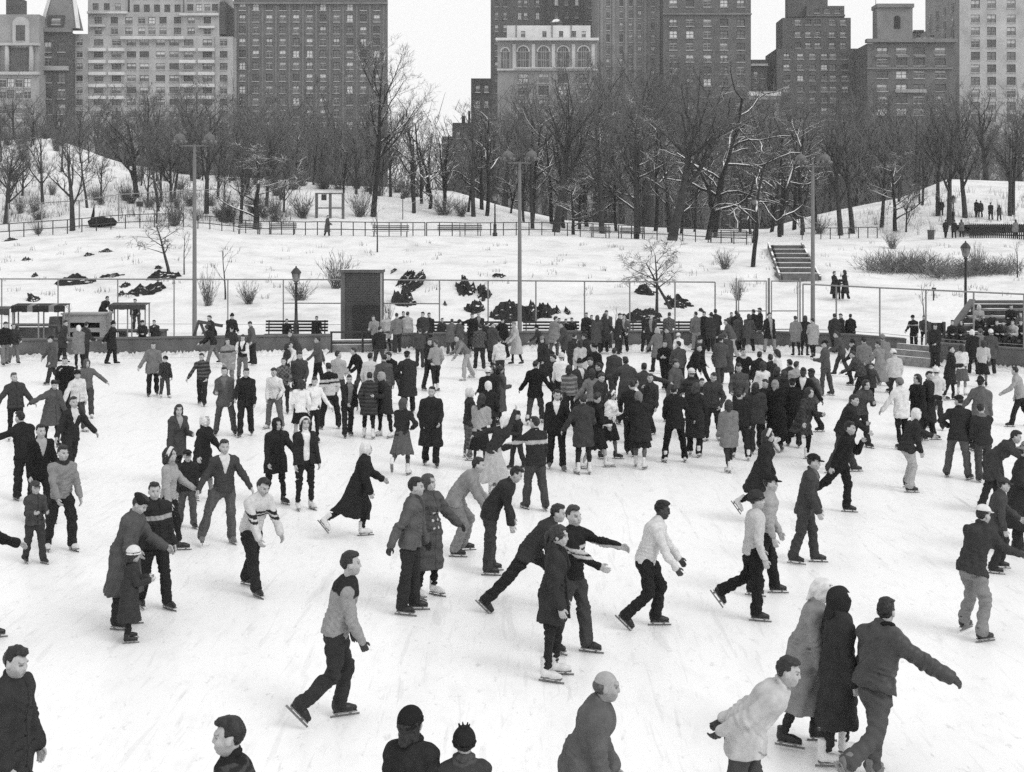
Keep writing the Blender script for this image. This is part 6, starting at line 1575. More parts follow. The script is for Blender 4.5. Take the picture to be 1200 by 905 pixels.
p(478, 718, 1.86, 76, 'J86,o60', 'T44', 'm30', (4, 3, 6, -4, 3, 4), 'd', 's', 7, 'man in glasses and grey jacket escorting the woman in the buttoned coat', g=40, hy=10)
p(500, 699, 1.76, 42, 'C76', 'N30W', 'w62', 'st', 'h', 'd', 2, 'woman in long grey double breasted coat holding one arm out', hy=20, g=45, flare=.03, bt=190)
p(425, 628, 1.66, 90, 'C38', 'N35W', 's205', 'kl', 'r', 'd', 14, 'woman in long black coat and white headscarf striding on white skates', flare=.12)
p(478, 557, 1.66, 178, 'S46', 'D84W', 'w60', 'br', 'd', 'k', 0, 'girl in flared grey skirt with one foot kicked back', full=1.15, lg=60)
p(505, 546, 1.78, 350, 'C40', 'T36', 'm32', 'sl', 'd', 'd', 0, 'man in long black coat with bare head walking toward the camera', drop=-.06)
p(650, 713, 1.78, 88, 'J52', 'T36', 'm32', (52, 3, 50, -40, 6, 6), 'r', 'd', 42, 'man lunging forward with one leg stretched far behind him', hp=10)
p(668, 765, 1.84, 62, 'S36,T175', 'T60', 'm42', 'sl', 'F', 'f', 2, 'crew cut man in black sweater with white chest band pointing both arms', hy=-20)
p(646, 795, 1.80, 78, 'K50,O34', 'N38W', 'b44', 'st', 'd', 'd', 6, 'girl with ponytail in dark short coat and tall white skates', drop=-.04, hp=6)
p(398, 840, 1.84, 94, 'S138,y42', 'T46', 'm34', (15, 3, 24, -5, 6, 46), 'd', 'd', 15, 'man in grey sweater with dark shoulders gliding on one skate with the other leg trailing', g=48, hp=2)
p(294, 693, 1.78, 38, 'S188,T40', 'T38', 'm34', 'wr', 'D', 'D', 24, 'man in white sweater with two dark chest stripes bending forward', hp=22)
p(254, 638, 1.76, 12, 'S62,o200', 'T80G', 'm40', (0, 4, 6, -4, 22, 4), 'h', 'h', 4, 'man in dark V neck sweater with legs planted wide apart')
p(357, 597, 1.74, 18, 'J42,O212', 'N34W', 'e200', 'st', 'd', 'd', 0, 'girl in white headband, dark open jacket and white blouse on white skates')
p(322, 590, 1.66, 25, 'K40', 'N34', 'h40', 'sl', 'h', 'd', 8, 'person in dark hooded short coat holding hands with the girl in the white headband')
p(236, 586, 1.68, 60, 'K36', 'D34', 's205', 'sl', 'h', 'h', 6, 'woman in black coat with white wrapped headscarf', fem=1)
p(206, 566, 1.66, 22, 'K64,o150', 'N40', 'w38', 'st', 'q', 'd', 2, 'long haired woman in grey coat with pale collar')
p(196, 647, 1.72, 72, 'S148,c130', 'N34', 'e195', 'sl', 'r', 'd', 2, 'girl in light sweater and white headband with dark ski pants')
p(219, 618, 1.36, 12, 'J42', 'T74', 'c36', 'sl', 'd', 'd', 4, 'boy in dark jacket and cap between the light sweatered girl and the wide legged man')
p(180, 713, 1.76, 25, 'J42,b150', 'T36', 'm30', 'sl', 'd', 'd', 0, 'teenager in glasses and dark jacket with white chest band', hy=-15)
p(143, 735, 1.78, 70, 'C78', 'T44', 'B36', 'st', 'r', 'd', 17, 'stooping figure in long grey tweed coat and black beret over a child', hp=34, flare=.14, drop=-.06)
p(150, 752, 1.18, 100, 'C54', 'N38', 'k200', 'st', 'q', 'q', 6, 'small child in white knit cap and dark coat', fem=1, hp=15)
p(70, 645, 1.76, 18, 'S126,c44', 'T38W', 'm34', (20, 5, 26, -6, 7, 12), 'd', 'D', 8, 'man in pale grey sweater with dark collar skating behind a small boy', hy=15)
p(40, 660, 1.28, 24, 'J66', 'T52', 'c64,F', 'sl', 'q', 'q', 2, 'small boy in grey jacket and cap with ear flaps')
p(46, 612, 1.78, 22, 'J28,o150', 'T30', 'm26', 'sl', 'd', 'd', 4, 'man in black suit and tie behind the pale grey sweater', drop=.06)
p(30, 588, 1.76, 190, 'J36', 'T34', 'm24', 'sl', 'w', 'd', 10, 'man in black stretching one arm out level toward the picture edge', hy=30, roll=8)
p(82, 558, 1.76, 14, 'J42,o195', 'T40', 'm32', 'wr', 'h', 'h', 4, 'man in dark suit and white shirt with arms held away from his sides', drop=.06)
p(18, 517, 1.72, 8, 'J58', 'N34W', 'm70', 'sl', 'h', 'h', 0, 'youth in grey jacket and narrow black trousers with arms apart')
p(60, 524, 1.64, 12, 'C76', 'N36', 'B40', 'sl', 'd', 'w', 8, 'girl in swinging grey coat and dark beret, mittened arm out', flare=.16, drop=-.2, g=36)
p(90, 506, 1.62, 10, 'J195', 'T62W', 'k36', 'sl', 'd', 'h', 4, 'girl in white jacket and dark knit cap')
p(107, 490, 1.66, 15, 'S92', 'T60W', 'h82', 'bl', 'o', 'd', 4, 'girl in grey sweater and grey hood kicking one white skate out')
p(-30, 752, 1.76, 72, 'J36', 'T34', 'm30', 'sl', 'O', 'O', 12, 'arms of a dark coated skater reaching in at the picture edge')
# --- middle distance, awning side
p(179, 464, 1.74, 352, 'K110', 'T32', 'm46', 'st', 'd', 'h', 2, 'man in light grey jacket and black trousers with a child at his side', drop=-.1)
p(193, 466, 1.30, 6, 'J58,p36', 'T62W', 'k40', 'st', 'd', 'd', 0, 'small child in dark checked jacket beside the light grey jacket')
p(237, 475, 1.62, 340, 'S48,t84/.12', 'T36', 'm36', 'wl', 'd', 'h', 6, 'boy in striped dark sweater skating toward the camera')
p(264, 510, 1.76, 14, 'J80,o100', 'T70', 'm40', 'wd', 'd', 'd', 0, 'man in grey suit standing beside the fur collared jacket', drop=.12)
p(288, 511, 1.76, 14, 'J38,c24', 'T35', 'm28', 'st', 'd', 'd', 0, 'man in black fur collared jacket with hands at his sides', drop=.06, hy=20)
p(322, 503, 1.66, 350, 'S208', 'T96W', 'm38', 'st', 'd', 'd', 2, 'girl in white sweater and grey calf length slacks', fem=1)
p(333, 484, 1.62, 346, 'S105,p62', 'N40', 'm36', 'sl', 'd', 'd', 4, 'girl in checked blouse just behind the white sweater and grey slacks', fem=1)
p(352, 522, 1.66, 184, 'S214', 'D26W', 'w34', 'st', 'd', 'd', 0, 'dark haired girl in white sweater and short black skirt seen from behind', lg=140, sdrop=-.14)
p(367, 520, 1.66, 5, 'S214', 'N34', 'm40', 'st', 'd', 'd', 0, 'girl in white sweater facing the camera next to the black skirt', fem=1)
p(351, 482, 1.76, 355, 'J64', 'T50', 'm34', 'sl', 'd', 'd', 2, 'man in dark grey jacket behind the two white sweaters')
p(346, 458, 1.64, 278, 'S205', 'N36', 'm40', 'st', 'r', 'd', 6, 'girl in white top facing a dark haired woman below the wall bench', fem=1)
p(334, 459, 1.60, 70, 'J46', 'N40', 'w30', 'st', 'd', 'd', 2, 'dark haired woman in black listening to the girl in the white top')
p(350, 436, 1.66, 270, 'J58', 'T40', 'm42', 'wl', 'r', 'd', 30, 'bending person in dark coat right under the black park lamp')
p(374, 454, 1.72, 275, 'J76', 'T28', 'm32', 'sr', 'r', 's', 6, 'skater in grey jacket and black trousers with arm stretched out before the wall')
p(268, 454, 1.66, 10, 'K132,b60', 'T110', 'm50', 'sl', 'd', 'd', 0, 'person in pale coat crossed by a dark strap')
p(284, 446, 1.68, 6, 'V40,a205,o215', 'T100', 'm36', 'st', 'd', 'd', 0, 'man in white shirt and dark vest among the dark coats')
p(271, 432, 1.68, 350, 'K48', 'T36', 'c32', 'st', 'd', 'd', 4, 'capped man in dark coat behind the pale strapped coat')
p(251, 427, 1.66, 285, 'J42', 'T104', 'm40', 'wl', 'r', 'd', 32, 'leaning skater in dark jacket and grey trousers by the wall')
p(250, 415, 1.70, 330, 'J46', 'T40', 'm30', 'st', 'd', 'd', 12, 'man in dark jacket stooping at the wall near the trestle', WAL)
p(270, 415, 1.74, 5, 'K38', 'T34', 'f36', 'st', 'd', 'd', 0, 'man in dark overcoat and hat standing squarely before the wall', WAL)
p(297, 428, 1.74, 300, 'J84', 'T42', 'm26', 'st', 'd', 'd', 10, 'man in grey jacket looking down before the blank stretch of wall', hp=30)
p(130, 428, 1.74, 85, 'K36', 'T30', 'f32', 'sl', 'b', 'b', 2, 'man in black overcoat and bowler hat walking with hands behind him')
p(72, 426, 1.74, 88, 'K54', 'T40', 'm32', 'st', 'd', 'd', 6, 'dark coated man in front of the awning stand')
p(93, 434, 1.70, 195, 'K112', 'N32', 's205', 'st', 'd', 'r', 4, 'woman in light grey coat and white headscarf by the awnings')
p(99, 429, 1.72, 150, 'J54', 'T44', 'm32', 'st', 'd', 'd', 2, 'dark figure just behind the white headscarf at the awnings')
p(62, 450, 1.70, 320, 'K76', 'T46', 'c36', 'wl', 'd', 'h', 8, 'capped man in grey coat stepping with one arm trailing')
p(77, 488, 1.70, 350, 'J30,n205', 'T32', 'm38', 'sl', 'd', 'd', 2, 'dark jacketed person with white scarf behind the girl in the white jacket')
p(5, 429, 1.74, 12, 'J32', 'T112', 'm44', 'st', 'd', 'd', 0, 'man in black jacket and light trousers standing at the picture edge before the awnings', WAL)
p(16, 427, 1.62, 10, 'J52', 'T105', 'm60', 'st', 'd', 'd', 0, 'person in light trousers half hidden behind the black jacket at the picture edge', WAL)
p(167, 417, 1.50, 5, 'J42', 'T40', 'c36', 'st', 'd', 'd', 0, 'boy in dark jacket and cap by the wall under the plain grey awning', WAL)
p(181, 416, 1.48, 10, 'J50', 'T44', 'm34', 'st', 'd', 'd', 0, 'bareheaded boy in dark jacket by the wall under the plain grey awning', WAL)
p(119, 386.7, 1.66, 70, 'J46', 'T44', 'm34', 'st', 'd', 'd', 34, 'dark figure leaning over the concrete counter', WAL, z=.72, noskate=1)
p(160, 387.5, 1.5, 20, 'J52', 'T70', 'm40', 'st', 'r', 'd', 16, 'figure stooping in the shade of the plain grey awning', WAL, z=.72)
# --- around the brick pillar
p(387, 503, 1.76, 182, 'S34,w186,b175', 'T32', 'm30', 'st', 'd', 'd', 0, 'man seen from behind in white sweater with dark striped shoulders')
p(396, 478, 1.74, 180, 'S158', 'T60', 'm30', 'st', 'd', 'd', 0, 'man in pale top hidden behind the dark striped shoulders', hy=-40)
p(407, 512, 1.60, 8, 'J40,O110', 'T40', 'm34', 'st', 'd', 'd', 0, 'boy in dark open jacket facing the camera')
p(432, 514, 1.68, 183, 'K46,t64/.10', 'N30W', 'm30', 'st', 'd', 'd', 0, 'girl in banded dark coat seen from behind on white skates', fem=1)
p(452, 512, 1.68, 320, 'K44', 'N28W', 's150', 'st', 'd', 'd', 2, 'girl in dark coat with pale headscarf paired with the banded coat')
p(433, 484, 1.74, 182, 'S188', 'T60', 'm30', 'sl', 'd', 'd', 4, 'man in white sweater seen from behind among dark coats by the pillar')
p(424, 467, 1.72, 262, 'J30', 'T56', 'm44', 'wl', 'd', 'D', 28, 'skater in black pitching forward below the brick pillar')
p(451, 488, 1.76, 185, 'J60', 'T50', 'm26', 'sl', 'd', 'd', 4, 'man in grey leather jacket seen from behind', leather=1)
p(464, 474, 1.74, 292, 'J32', 'T58', 'm36', 'wr', 'D', 'd', 34, 'man in black bending over toward the leather jacket')
p(478, 485, 1.80, 165, 'C48', 'T36', 'c38', 'st', 'd', 'd', 2, 'tall man in long dark coat and cap below the pillar', drop=-.1)
p(444, 434, 1.66, 170, 'J40', 'T60', 'm30', 'wd', 'd', 'd', 8, 'dark jacketed skater stooping at the pillar railing')
p(440, 414, 1.66, 330, 'J132', 'T50', 'm70', 'st', 'd', 'd', 10, 'person in pale jacket leaning at the foot of the brick pillar', WAL)
p(453, 413, 1.70, 190, 'K166', 'N40', 's190', 'st', 'd', 'd', 0, 'woman in whitish coat right beside the brick pillar', WAL)
p(466, 415, 1.76, 200, 'J106', 'T48', 'm32', 'st', 'd', 'd', 0, 'man in grey windbreaker standing near the brick pillar', WAL)
p(478, 411, 1.72, 195, 'K160', 'N26', 'm40', 'st', 'q', 'd', 0, 'woman in cream coat and dark stockings, second pale coat from the pillar', WAL, fem=1)
p(472, 408, 1.66, 20, 'K46', 'T40', 'm30', 'st', 'd', 'd', 0, 'dark coat peeping between the grey windbreaker and the cream coat', WAL)
p(496, 413, 1.76, 340, 'K56', 'T40', 'm34', 'st', 'd', 'd', 0, 'bareheaded man in dark coat at the wall past the pale coats', WAL)
p(502, 411, 1.68, 20, 'K42', 'T36', 'm30', 'st', 'd', 'd', 0, 'shorter dark coat pressed against the bareheaded man', WAL)
p(492, 432, 1.56, 200, 'J66', 'T52', 'm50', 'wl', 'd', 'd', 4, 'boy in grey jacket stepping off near the wall')
p(503, 458, 1.72, 62, 'J40', 'T38', 'm36', 'st', 'd', 'd', 2, 'dark jacketed man close behind the girl in the pale sweater')
p(511, 459, 1.70, 215, 'S138', 'N36W', 'm70', 'st', 'd', 'd', 2, 'girl in pale sweater and dark slacks on white skates below the wall bench', fem=1)
p(528, 417, 1.58, 200, 'K88', 'T60', 'm50', 'st', 'r', 'd', 22, 'stooping person in grey coat leaning on the wall under the bench', WAL)
p(537, 417, 1.52, 160, 'K74', 'T60', 'k46', 'st', 'd', 'd', 14, 'smaller stooping person in darker grey coat leaning on the wall', WAL)
p(549, 445, 1.78, 278, 'V104,a128', 'T150W', 'm34', (24, 10, 20, -16, 10, 14), 'D', 'd', 38, 'man in light trousers and grey pullover bending low in open ice', hp=14)
p(553, 414, 1.74, 15, 'J34', 'T34', 'm30', 'st', 'd', 'w', 0, 'man in black at the wall pointing with an outstretched arm', WAL)
p(560, 412, 1.76, 10, 'J44,o120', 'T40', 'm32', 'st', 'd', 'd', 0, 'man in dark jacket next to the one pointing along the wall', WAL)
p(562, 434, 1.74, 186, 'J82,p56', 'T40', 'm32', 'st', 'd', 'd', 0, 'man in plaid jacket seen from behind near the floodlight pole')
p(577, 430, 1.76, 160, 'K68', 'T38', 'm34', 'sl', 'd', 'd', 0, 'man in grey raincoat beside the plaid jacket')
p(570, 426, 1.68, 180, 'K42', 'T36', 'm28', 'st', 'd', 'd', 0, 'dark back between the plaid jacket and the grey raincoat')
p(590, 421, 1.74, 330, 'K34', 'T36', 'c40', 'st', 'd', 'd', 0, 'capped man in black coat next to the woman in the long pale coat', WAL)
p(606, 428, 1.72, 288, 'C162', 'N34', 'm110', 'sr', 'r', 'd', 6, 'woman in long pale coat and dark boots walking past the floodlight pole', fem=1, flare=.12, drop=-.06)
p(586, 447, 1.50, 200, 'J196', 'T50', 'm36', 'st', 'd', 'd', 4, 'child in white jacket in open ice below the floodlight pole')
# --- seated on the wall benches
for (px, ph, H, t, lab) in ((336, 374, 1.5, 38, 'small dark child sitting on the bench by the black park lamp'), (371, 374, 1.66, 40, 'man in dark jacket sitting alone at the end of the lamp bench'), (518, 377, 1.6, 54, 'man in dark coat sitting on the bench just past the pillar'),
    (655, 373, 1.6, 34, 'dark coated sitter on the bench nearest the floodlight pole'), (663, 374, 1.55, 30, 'second dark coated sitter from the floodlight pole'), (670, 374, 1.62, 44, 'third dark coated sitter from the floodlight pole'), (687, 375, 1.6, 40, 'dark sitter on the wall past the end of the bench, taller of two'), (693, 377, 1.45, 46, 'dark sitter on the wall past the end of the bench, smaller of two'), (857, 367, 1.62, 84, 'man in grey jacket sitting on the wall by the gate')):
    zz, yy = (.05, 58.7 if px < 450 else 58.1) if px < 680 else (.34, 57.4)
    person(px, HYP + (CAM_H - zz) * FPX / yy, H, 8, 'J%d' % t, 'T40', 'm34', 'sit', 'q', 'd', 4, lab, WAL, z=zz, sit=1)
# --- the crowd from the floodlight pole to the gate
p(640, 452, 1.70, 275, 'C46', 'N60', 'c110', 'sr', 'd', 'd', 2, 'woman in long dark coat and pale hat skating alone past the wall', fem=1)
p(649, 419, 1.72, 182, 'K118', 'T70', 'm34', 'st', 'd', 'd', 0, 'person in light coat leaning at the wall past the floodlight pole', WAL)
p(632, 424, 1.50, 280, 'J50', 'T40', 'f30', 'kl', 'r', 'd', 14, 'small dark hatted skater kicking a leg back beside the light coat')
p(664, 428, 1.72, 272, 'K66', 'T52', 'm50', 'sr', 'r', 'd', 10, 'person in grey coat leaning toward the light coat at the wall')
p(658, 482, 1.70, 182, 'S212', 'T28', 'k190,h30', 'st', 'd', 'd', 0, 'person in white shirt and white cap with black trousers', fem=0)
p(651, 478, 1.62, 200, 'J42', 'T36', 'm30', 'st', 'd', 'd', 2, 'dark skater close beside the white shirt and white cap')
p(668, 500, 1.66, 190, 'S88,t130/.13', 'T38', 'w32', 'st', 'd', 'd', 0, 'girl in broad banded sweater and dark slacks')
p(679, 494, 1.72, 12, 'J56,o190', 'T48', 'f40', 'st', 'd', 'd', 0, 'hatted man in dark jacket and white collar behind the banded sweater')
p(681, 457, 1.70, 185, 'K168', 'N44', 'e195', 'st', 'd', 'd', 2, 'woman in pale coat and white headband within the dark crowd')
p(672, 448, 1.72, 170, 'K52', 'T40', 'm34', 'st', 'd', 'h', 2, 'dark coat between the pale coat and the wall')
p(690, 446, 1.66, 250, 'J44', 'T36', 'm30', 'sl', 'd', 'd', 16, 'dark skater leaning behind the pale coat and white headband')
p(694, 506, 1.64, 182, 'J110', 'N40', 'k66', 'st', 'h', 'd', 2, 'girl in light grey jacket and striped knit cap seen from behind', fem=1)
p(697, 489, 1.70, 300, 'J36', 'T36', 'm30', 'st', 'd', 'd', 6, 'man in black turned toward the light grey jacket')
p(707, 495, 1.66, 290, 'J40', 'T40', 'm36', 'st', 'd', 'd', 8, 'dark haired youth glancing back beside the man in black')
p(698, 464, 1.70, 330, 'J34', 'T38', 'B30', 'wl', 'd', 'o', 8, 'skater in black hat and black jacket with arm thrown sideways')
p(702, 513, 1.66, 40, 'J52', 'N40', 'm46', 'st', 'd', 'd', 2, 'smiling youth above the woman in black with pale legs')
p(719, 472, 1.72, 200, 'J58', 'T44', 'm34', 'st', 'd', 'd', 0, 'dark haired head and jacket just beyond the big grey coat')
p(754, 502, 1.74, 190, 'J60', 'T46', 'm26', 'sl', 'h', 'w', 10, 'man in dark grey jacket stretching one arm to the big grey coat')
p(762, 512, 1.66, 340, 'J54', 'T40', 'm44', 'st', 'd', 'd', 2, 'pale face looking out beside the checked headscarf')
p(699, 415, 1.68, 182, 'C70', 'T40', 'w48', 'st', 'd', 'd', 0, 'woman in long grey coat against the wall, first of two alike', WAL, drop=-.1)
p(708, 414, 1.72, 178, 'C60', 'T38', 'w54', 'st', 'd', 'd', 0, 'woman in long darker coat against the wall beside the grey one', WAL, drop=-.1)
p(712, 411, 1.78, 350, 'J76,o190', 'T60W', 'm34', 'st', 'd', 'd', 0, 'man in grey suit and light collar above the long coats at the wall', WAL, drop=.1)
p(723, 416, 1.78, 60, 'K46', 'T40', 'm32', 'st', 'd', 'd', 0, 'tall man in dark topcoat at the wall turned to the open jacket', WAL)
p(731, 414, 1.72, 6, 'J84,O150', 'T38', 'm32', 'st', 'd', 'd', 0, 'man in open jacket and pale shirt with head bowed at the wall', WAL, hp=22)
p(757, 414, 1.68, 180, 'K46', 'T32', 'm32', 'st', 'd', 'd', 0, 'broad dark coat at the wall by the straight slope tree', WAL)
p(764, 414, 1.72, 5, 'J56,O132', 'T34', 'm30', 'st', 'd', 'd', 0, 'man with pale shirt front at the wall by the straight slope tree', WAL)
p(783, 413, 1.74, 185, 'J92,p60', 'T40', 'm34', 'st', 'd', 'd', 0, 'man in light plaid jacket at the wall under the leaning slope tree', WAL)
p(771, 438, 1.70, 205, 'K100', 'T36', 's160', 'st', 'd', 'd', 2, 'woman in grey coat and pale scarf seen from behind near the plaid jacket')
p(785, 436, 1.66, 250, 'J66', 'T46', 'm36', 'st', 'd', 'd', 10, 'man in grey jacket looking down between the plaid jacket and the white child')
p(796, 432, 1.34, 190, 'J208', 'T50', 'k200', 'st', 'd', 'd', 0, 'child in white jacket and white cap near the wall')
p(780, 458, 1.72, 352, 'J32', 'T32', 'm34', 'st', 'x', 'x', 0, 'man in black standing with his arms crossed')
p(796, 462, 1.70, 205, 'J68', 'T44', 'm36', 'st', 'd', 'd', 0, 'person in grey jacket beside the crossed arms')
p(789, 495, 1.74, 42, 'C84', 'T56', 'c80', 'sl', 'd', 'd', 4, 'old man in long grey overcoat and flat cap', drop=-.06)
p(810, 462, 1.70, 88, 'J34', 'T30', 'm36', 'wl', 'r', 'd', 22, 'man in black bowing toward the man facing him')
p(821, 452, 1.72, 278, 'J36', 'T34', 'f40', 'st', 'q', 'd', 4, 'hatted man in black facing the bowing man', drop=.1)
p(810, 507, 1.70, 184, 'J60,t44/.16', 'T40', 'k200', 'st', 'd', 'd', 2, 'person in striped grey jacket and white fur hat seen from behind')
p(823, 512, 1.50, 340, 'J46', 'T36W', 'm36', 'st', 'q', 'd', 2, 'small dark clad youth peering out beside the striped grey jacket')
p(836, 517, 1.74, 350, 'J64', 'T42W', 'm34', 'st', 'd', 'd', 0, 'man in dark grey jacket on pale skates facing the camera')
p(867, 504, 1.76, 2, 'S76,b92', 'T46', 'm32', 'st', 'd', 'd', 0, 'young man in grey sweatshirt facing the camera')
p(872, 474, 1.72, 8, 'S32,c170', 'T36', 'm34', 'st', 'd', 'd', 2, 'youth in black sweater with white collar behind the grey sweatshirt')
p(844, 452, 1.72, 205, 'K76', 'T58', 'f60', 'st', 'd', 'd', 4, 'hatted man in grey jacket paired with a taller long coat', drop=-.06)
p(852, 450, 1.76, 195, 'C64', 'T48', 'm60', 'sl', 'd', 'd', 2, 'figure in very long grey coat behind the hatted grey jacket', flare=.02)
p(859, 420, 1.72, 262, 'J78', 'T140', 'm34', 'wr', 'r', 'd', 24, 'skater in grey jacket and pale trousers bending near the gate')
p(816, 412, 1.74, 196, 'J96', 'T124', 'm32', 'st', 'd', 'd', 0, 'man in light grey jacket and pale trousers at the wall before the gate', WAL)
p(825, 410, 1.72, 2, 'K36', 'T34', 'm34', 'st', 'd', 'd', 0, 'man in black coat beside the pale trousers at the wall', WAL)
p(833, 414, 1.74, 165, 'K52', 'T40', 'f50', 'st', 'd', 'd', 0, 'hatted man in dark grey coat at the wall before the gate', WAL)
p(838, 410, 1.80, 175, 'K48', 'T40', 'm30', 'st', 'd', 'd', 0, 'tallest dark coat at the wall, behind the hat', WAL)
p(863, 409, 1.72, 182, 'K38', 'T36', 'm26', 'st', 'd', 'd', 0, 'dark back between the sitter and the hooded coat at the gate', WAL)
p(866, 412, 1.66, 190, 'C66', 'T38', 'h60', 'st', 'd', 'd', 0, 'hooded person in long grey coat at the gate', WAL, drop=-.1)
p(877, 413, 1.68, 183, 'K72', 'T32', 'w50', 'st', 'd', 'd', 0, 'woman in grey coat and dark stockings at the gate', WAL)
p(884, 407, 1.72, 200, 'K36', 'T34', 'm30', 'st', 'd', 'd', 2, 'dark leaning figure at the gate leaf', WAL)
p(891, 406, 1.76, 250, 'J40', 'T34', 'm32', 'st', 'd', 'd', 0, 'tall bareheaded man in black against the gate leaf', WAL)
p(902, 414, 1.76, 5, 'K36,O140', 'T132', 'm32', 'wd', 'd', 'h', 0, 'man in black open jacket and pale trousers leaning back on the wall', WAL)
p(933, 418, 1.70, 182, 'K116', 'N34', 'm50', 'st', 'd', 'd', 0, 'woman in light grey coat, first of three at the floodlight pole', WAL, fem=1)
p(943, 418, 1.72, 184, 'K44', 'N38', 'w36', 'st', 'd', 'd', 0, 'woman in black coat between two light coats at the floodlight pole', WAL)
p(953, 420, 1.70, 190, 'K142', 'N28', 'm36', 'st', 'd', 'd', 0, 'woman in palest coat of the three at the floodlight pole', WAL, fem=1)
p(979, 415, 1.74, 182, 'K50', 'T34', 'm34', 'st', 'd', 'd', 2, 'man in dark coat seen from behind beyond the floodlight pole', WAL)
p(987, 411, 1.64, 300, 'K42', 'T40', 'm30', 'st', 'd', 'd', 0, 'middle dark onlooker at the wall beyond the floodlight pole', WAL)
p(997, 411, 1.62, 190, 'K38', 'T36', 'm26', 'st', 'd', 'd', 0, 'last dark onlooker at the wall beyond the floodlight pole', WAL)
# --- knot of skaters under the gate
p(889, 480, 1.70, 182, 'J38', 'T36', 'm28', 'st', 'd', 'd', 4, 'black back at the rim of the knot of skaters next to the white oval back')
p(894, 496, 1.68, 182, 'S212', 'T40', 'w40', 'st', 'd', 'd', 0, 'girl in white sweater in the middle of the dark knot')
p(903, 484, 1.70, 190, 'J40', 'T36', 'm34', 'st', 'd', 'd', 4, 'dark jacket with bushy hair behind the white oval back')
p(914, 474, 1.68, 260, 'S196', 'T44', 'w30', 'st', 'd', 'd', 0, 'dark haired girl in white top at the back of the knot')
p(911, 502, 1.68, 185, 'J54', 'T40', 'w36', 'st', 'd', 'd', 0, 'dark grey jacket with curly hair in the knot')
p(925, 492, 1.72, 190, 'J58', 'T40', 'm28', 'st', 'd', 'd', 0, 'man in grey jacket at the back of the knot')
p(934, 494, 1.66, 200, 'J150', 'T60', 'm40', 'st', 'd', 'd', 2, 'pale jacket half hidden behind the grey jacket in the knot')
p(886, 530, 1.70, 182, 'J58', 'T40', 'w28', 'st', 'd', 'd', 0, 'broad dark grey coat seen from behind at the front of the knot', fat=.02, drop=.12)
p(898, 521, 1.62, 10, 'J40', 'T38', 'm40', 'st', 'd', 'd', 2, 'pale face peeping over the broad dark grey coat')
p(910, 529, 1.70, 186, 'C28', 'N26', 's130', 'sl', 'd', 'd', 8, 'woman in long black coat with light hair at the front of the knot', fem=1)
p(930, 524, 1.66, 188, 'J30', 'T30', 'c30', 'st', 'd', 'd', 0, 'capped figure in black beside the man in the dark suit')
p(941, 512, 1.78, 8, 'J32,o205', 'T30', 'm18', 'st', 'd', 'd', 0, 'tall man in dark suit and white shirt in the knot', sk=60)
p(954, 508, 1.74, 320, 'J92', 'T36', 'm20', 'st', 'd', 'd', 0, 'bareheaded man in grey jacket beside the dark suit', sk=62)
p(920, 512, 1.68, 180, 'J44', 'T36', 'w30', 'st', 'd', 'd', 2, 'dark jacket with wavy hair squeezed into the knot')
# --- toward the bleachers
p(969, 464, 1.76, 268, 'J76', 'T70', 'c30', (8, 6, 6, -8, 6, 4), 'q', 'd', 2, 'slim man in grey jacket, jeans and black cap')
p(998, 452, 1.74, 262, 'K42', 'T34', 'f36', 'lr', 'r', 'd', 16, 'hatted man in dark coat taking a long stride')
p(987, 441, 1.70, 268, 'J72', 'T56', 'm40', 'wr', 'd', 'd', 14, 'grey jacketed skater swept along behind the striding hat')
p(1013, 456, 1.72, 200, 'J112', 'T60', 'f50', 'sl', 'd', 'd', 4, 'skater in light grey jacket and dark hat beside the striding hat')
p(1011, 471, 1.68, 250, 'J54,p70', 'T36', 'm32', 'wr', 'r', 'd', 26, 'skater in patterned dark jacket bending low in the stream by the bleachers')
p(1022, 470, 1.16, 340, 'K70', 'N32', 'm36', 'sl', 'd', 'd', 0, 'small child in dark dress coat holding a hand near the bleachers', fem=1)
p(1032, 460, 1.72, 240, 'C124', 'N50', 'm40', 'wl', 'r', 'd', 8, 'woman in long pale grey coat skating with the small child', fem=1)
p(1037, 452, 1.74, 220, 'C116', 'T60', 'k120', 'sl', 'd', 'd', 4, 'second pale coat close behind the woman with the small child')
p(1007, 524, 1.72, 20, 'J70', 'T44', 'w36', 'sl', 'x', 'o', 16, 'skater in grey jacket with arms spread just behind the tall bent figure')
p(1057, 526, 1.70, 186, 'J204', 'N28', 'k110', 'st', 'd', 'd', 0, 'woman in white jacket, grey knit cap and black slacks seen from behind', drop=.1)
p(1049, 474, 1.66, 190, 'J176', 'N44', 'k205', 'sl', 'd', 'd', 4, 'person in white cap and pale jacket beyond the woman in black slacks')
p(1077, 518, 1.70, 335, 'K34,n150', 'N32', 'w30', 'st', 'd', 'd', 2, 'woman in black with pale scarf turned to her companions')
p(1086, 516, 1.74, 70, 'C40', 'T34', 'm28', 'sl', 'd', 'd', 2, 'man in long dark coat facing the bleachers', drop=-.08)
p(1096, 503, 1.66, 180, 'J190', 'T46', 'k205,P', 'st', 'd', 'd', 0, 'person in white knitted hat behind the long dark coat')
p(1112, 469, 1.70, 75, 'C40', 'N36', 'm34', 'sl', 'q', 'q', 4, 'woman in dark coat skating alone by the bleacher wall', fem=1, drop=-.14)
p(1127, 463, 1.62, 184, 'S206', 'D86W', 'w38', 'st', 'd', 'd', 0, 'girl in white sweater and grey skirt seen from behind by the bleacher wall')
p(1149, 530, 1.78, 190, 'J82', 'T46', 'f40', 'st', 'h', 'd', 2, 'big man in grey leather jacket and dark hat seen from behind', leather=1)
p(1141, 440, 1.68, 178, 'K36', 'T36', 's205', 'st', 'd', 'd', 2, 'figure in black with white headscarf leaning at the bleacher wall', WAL)
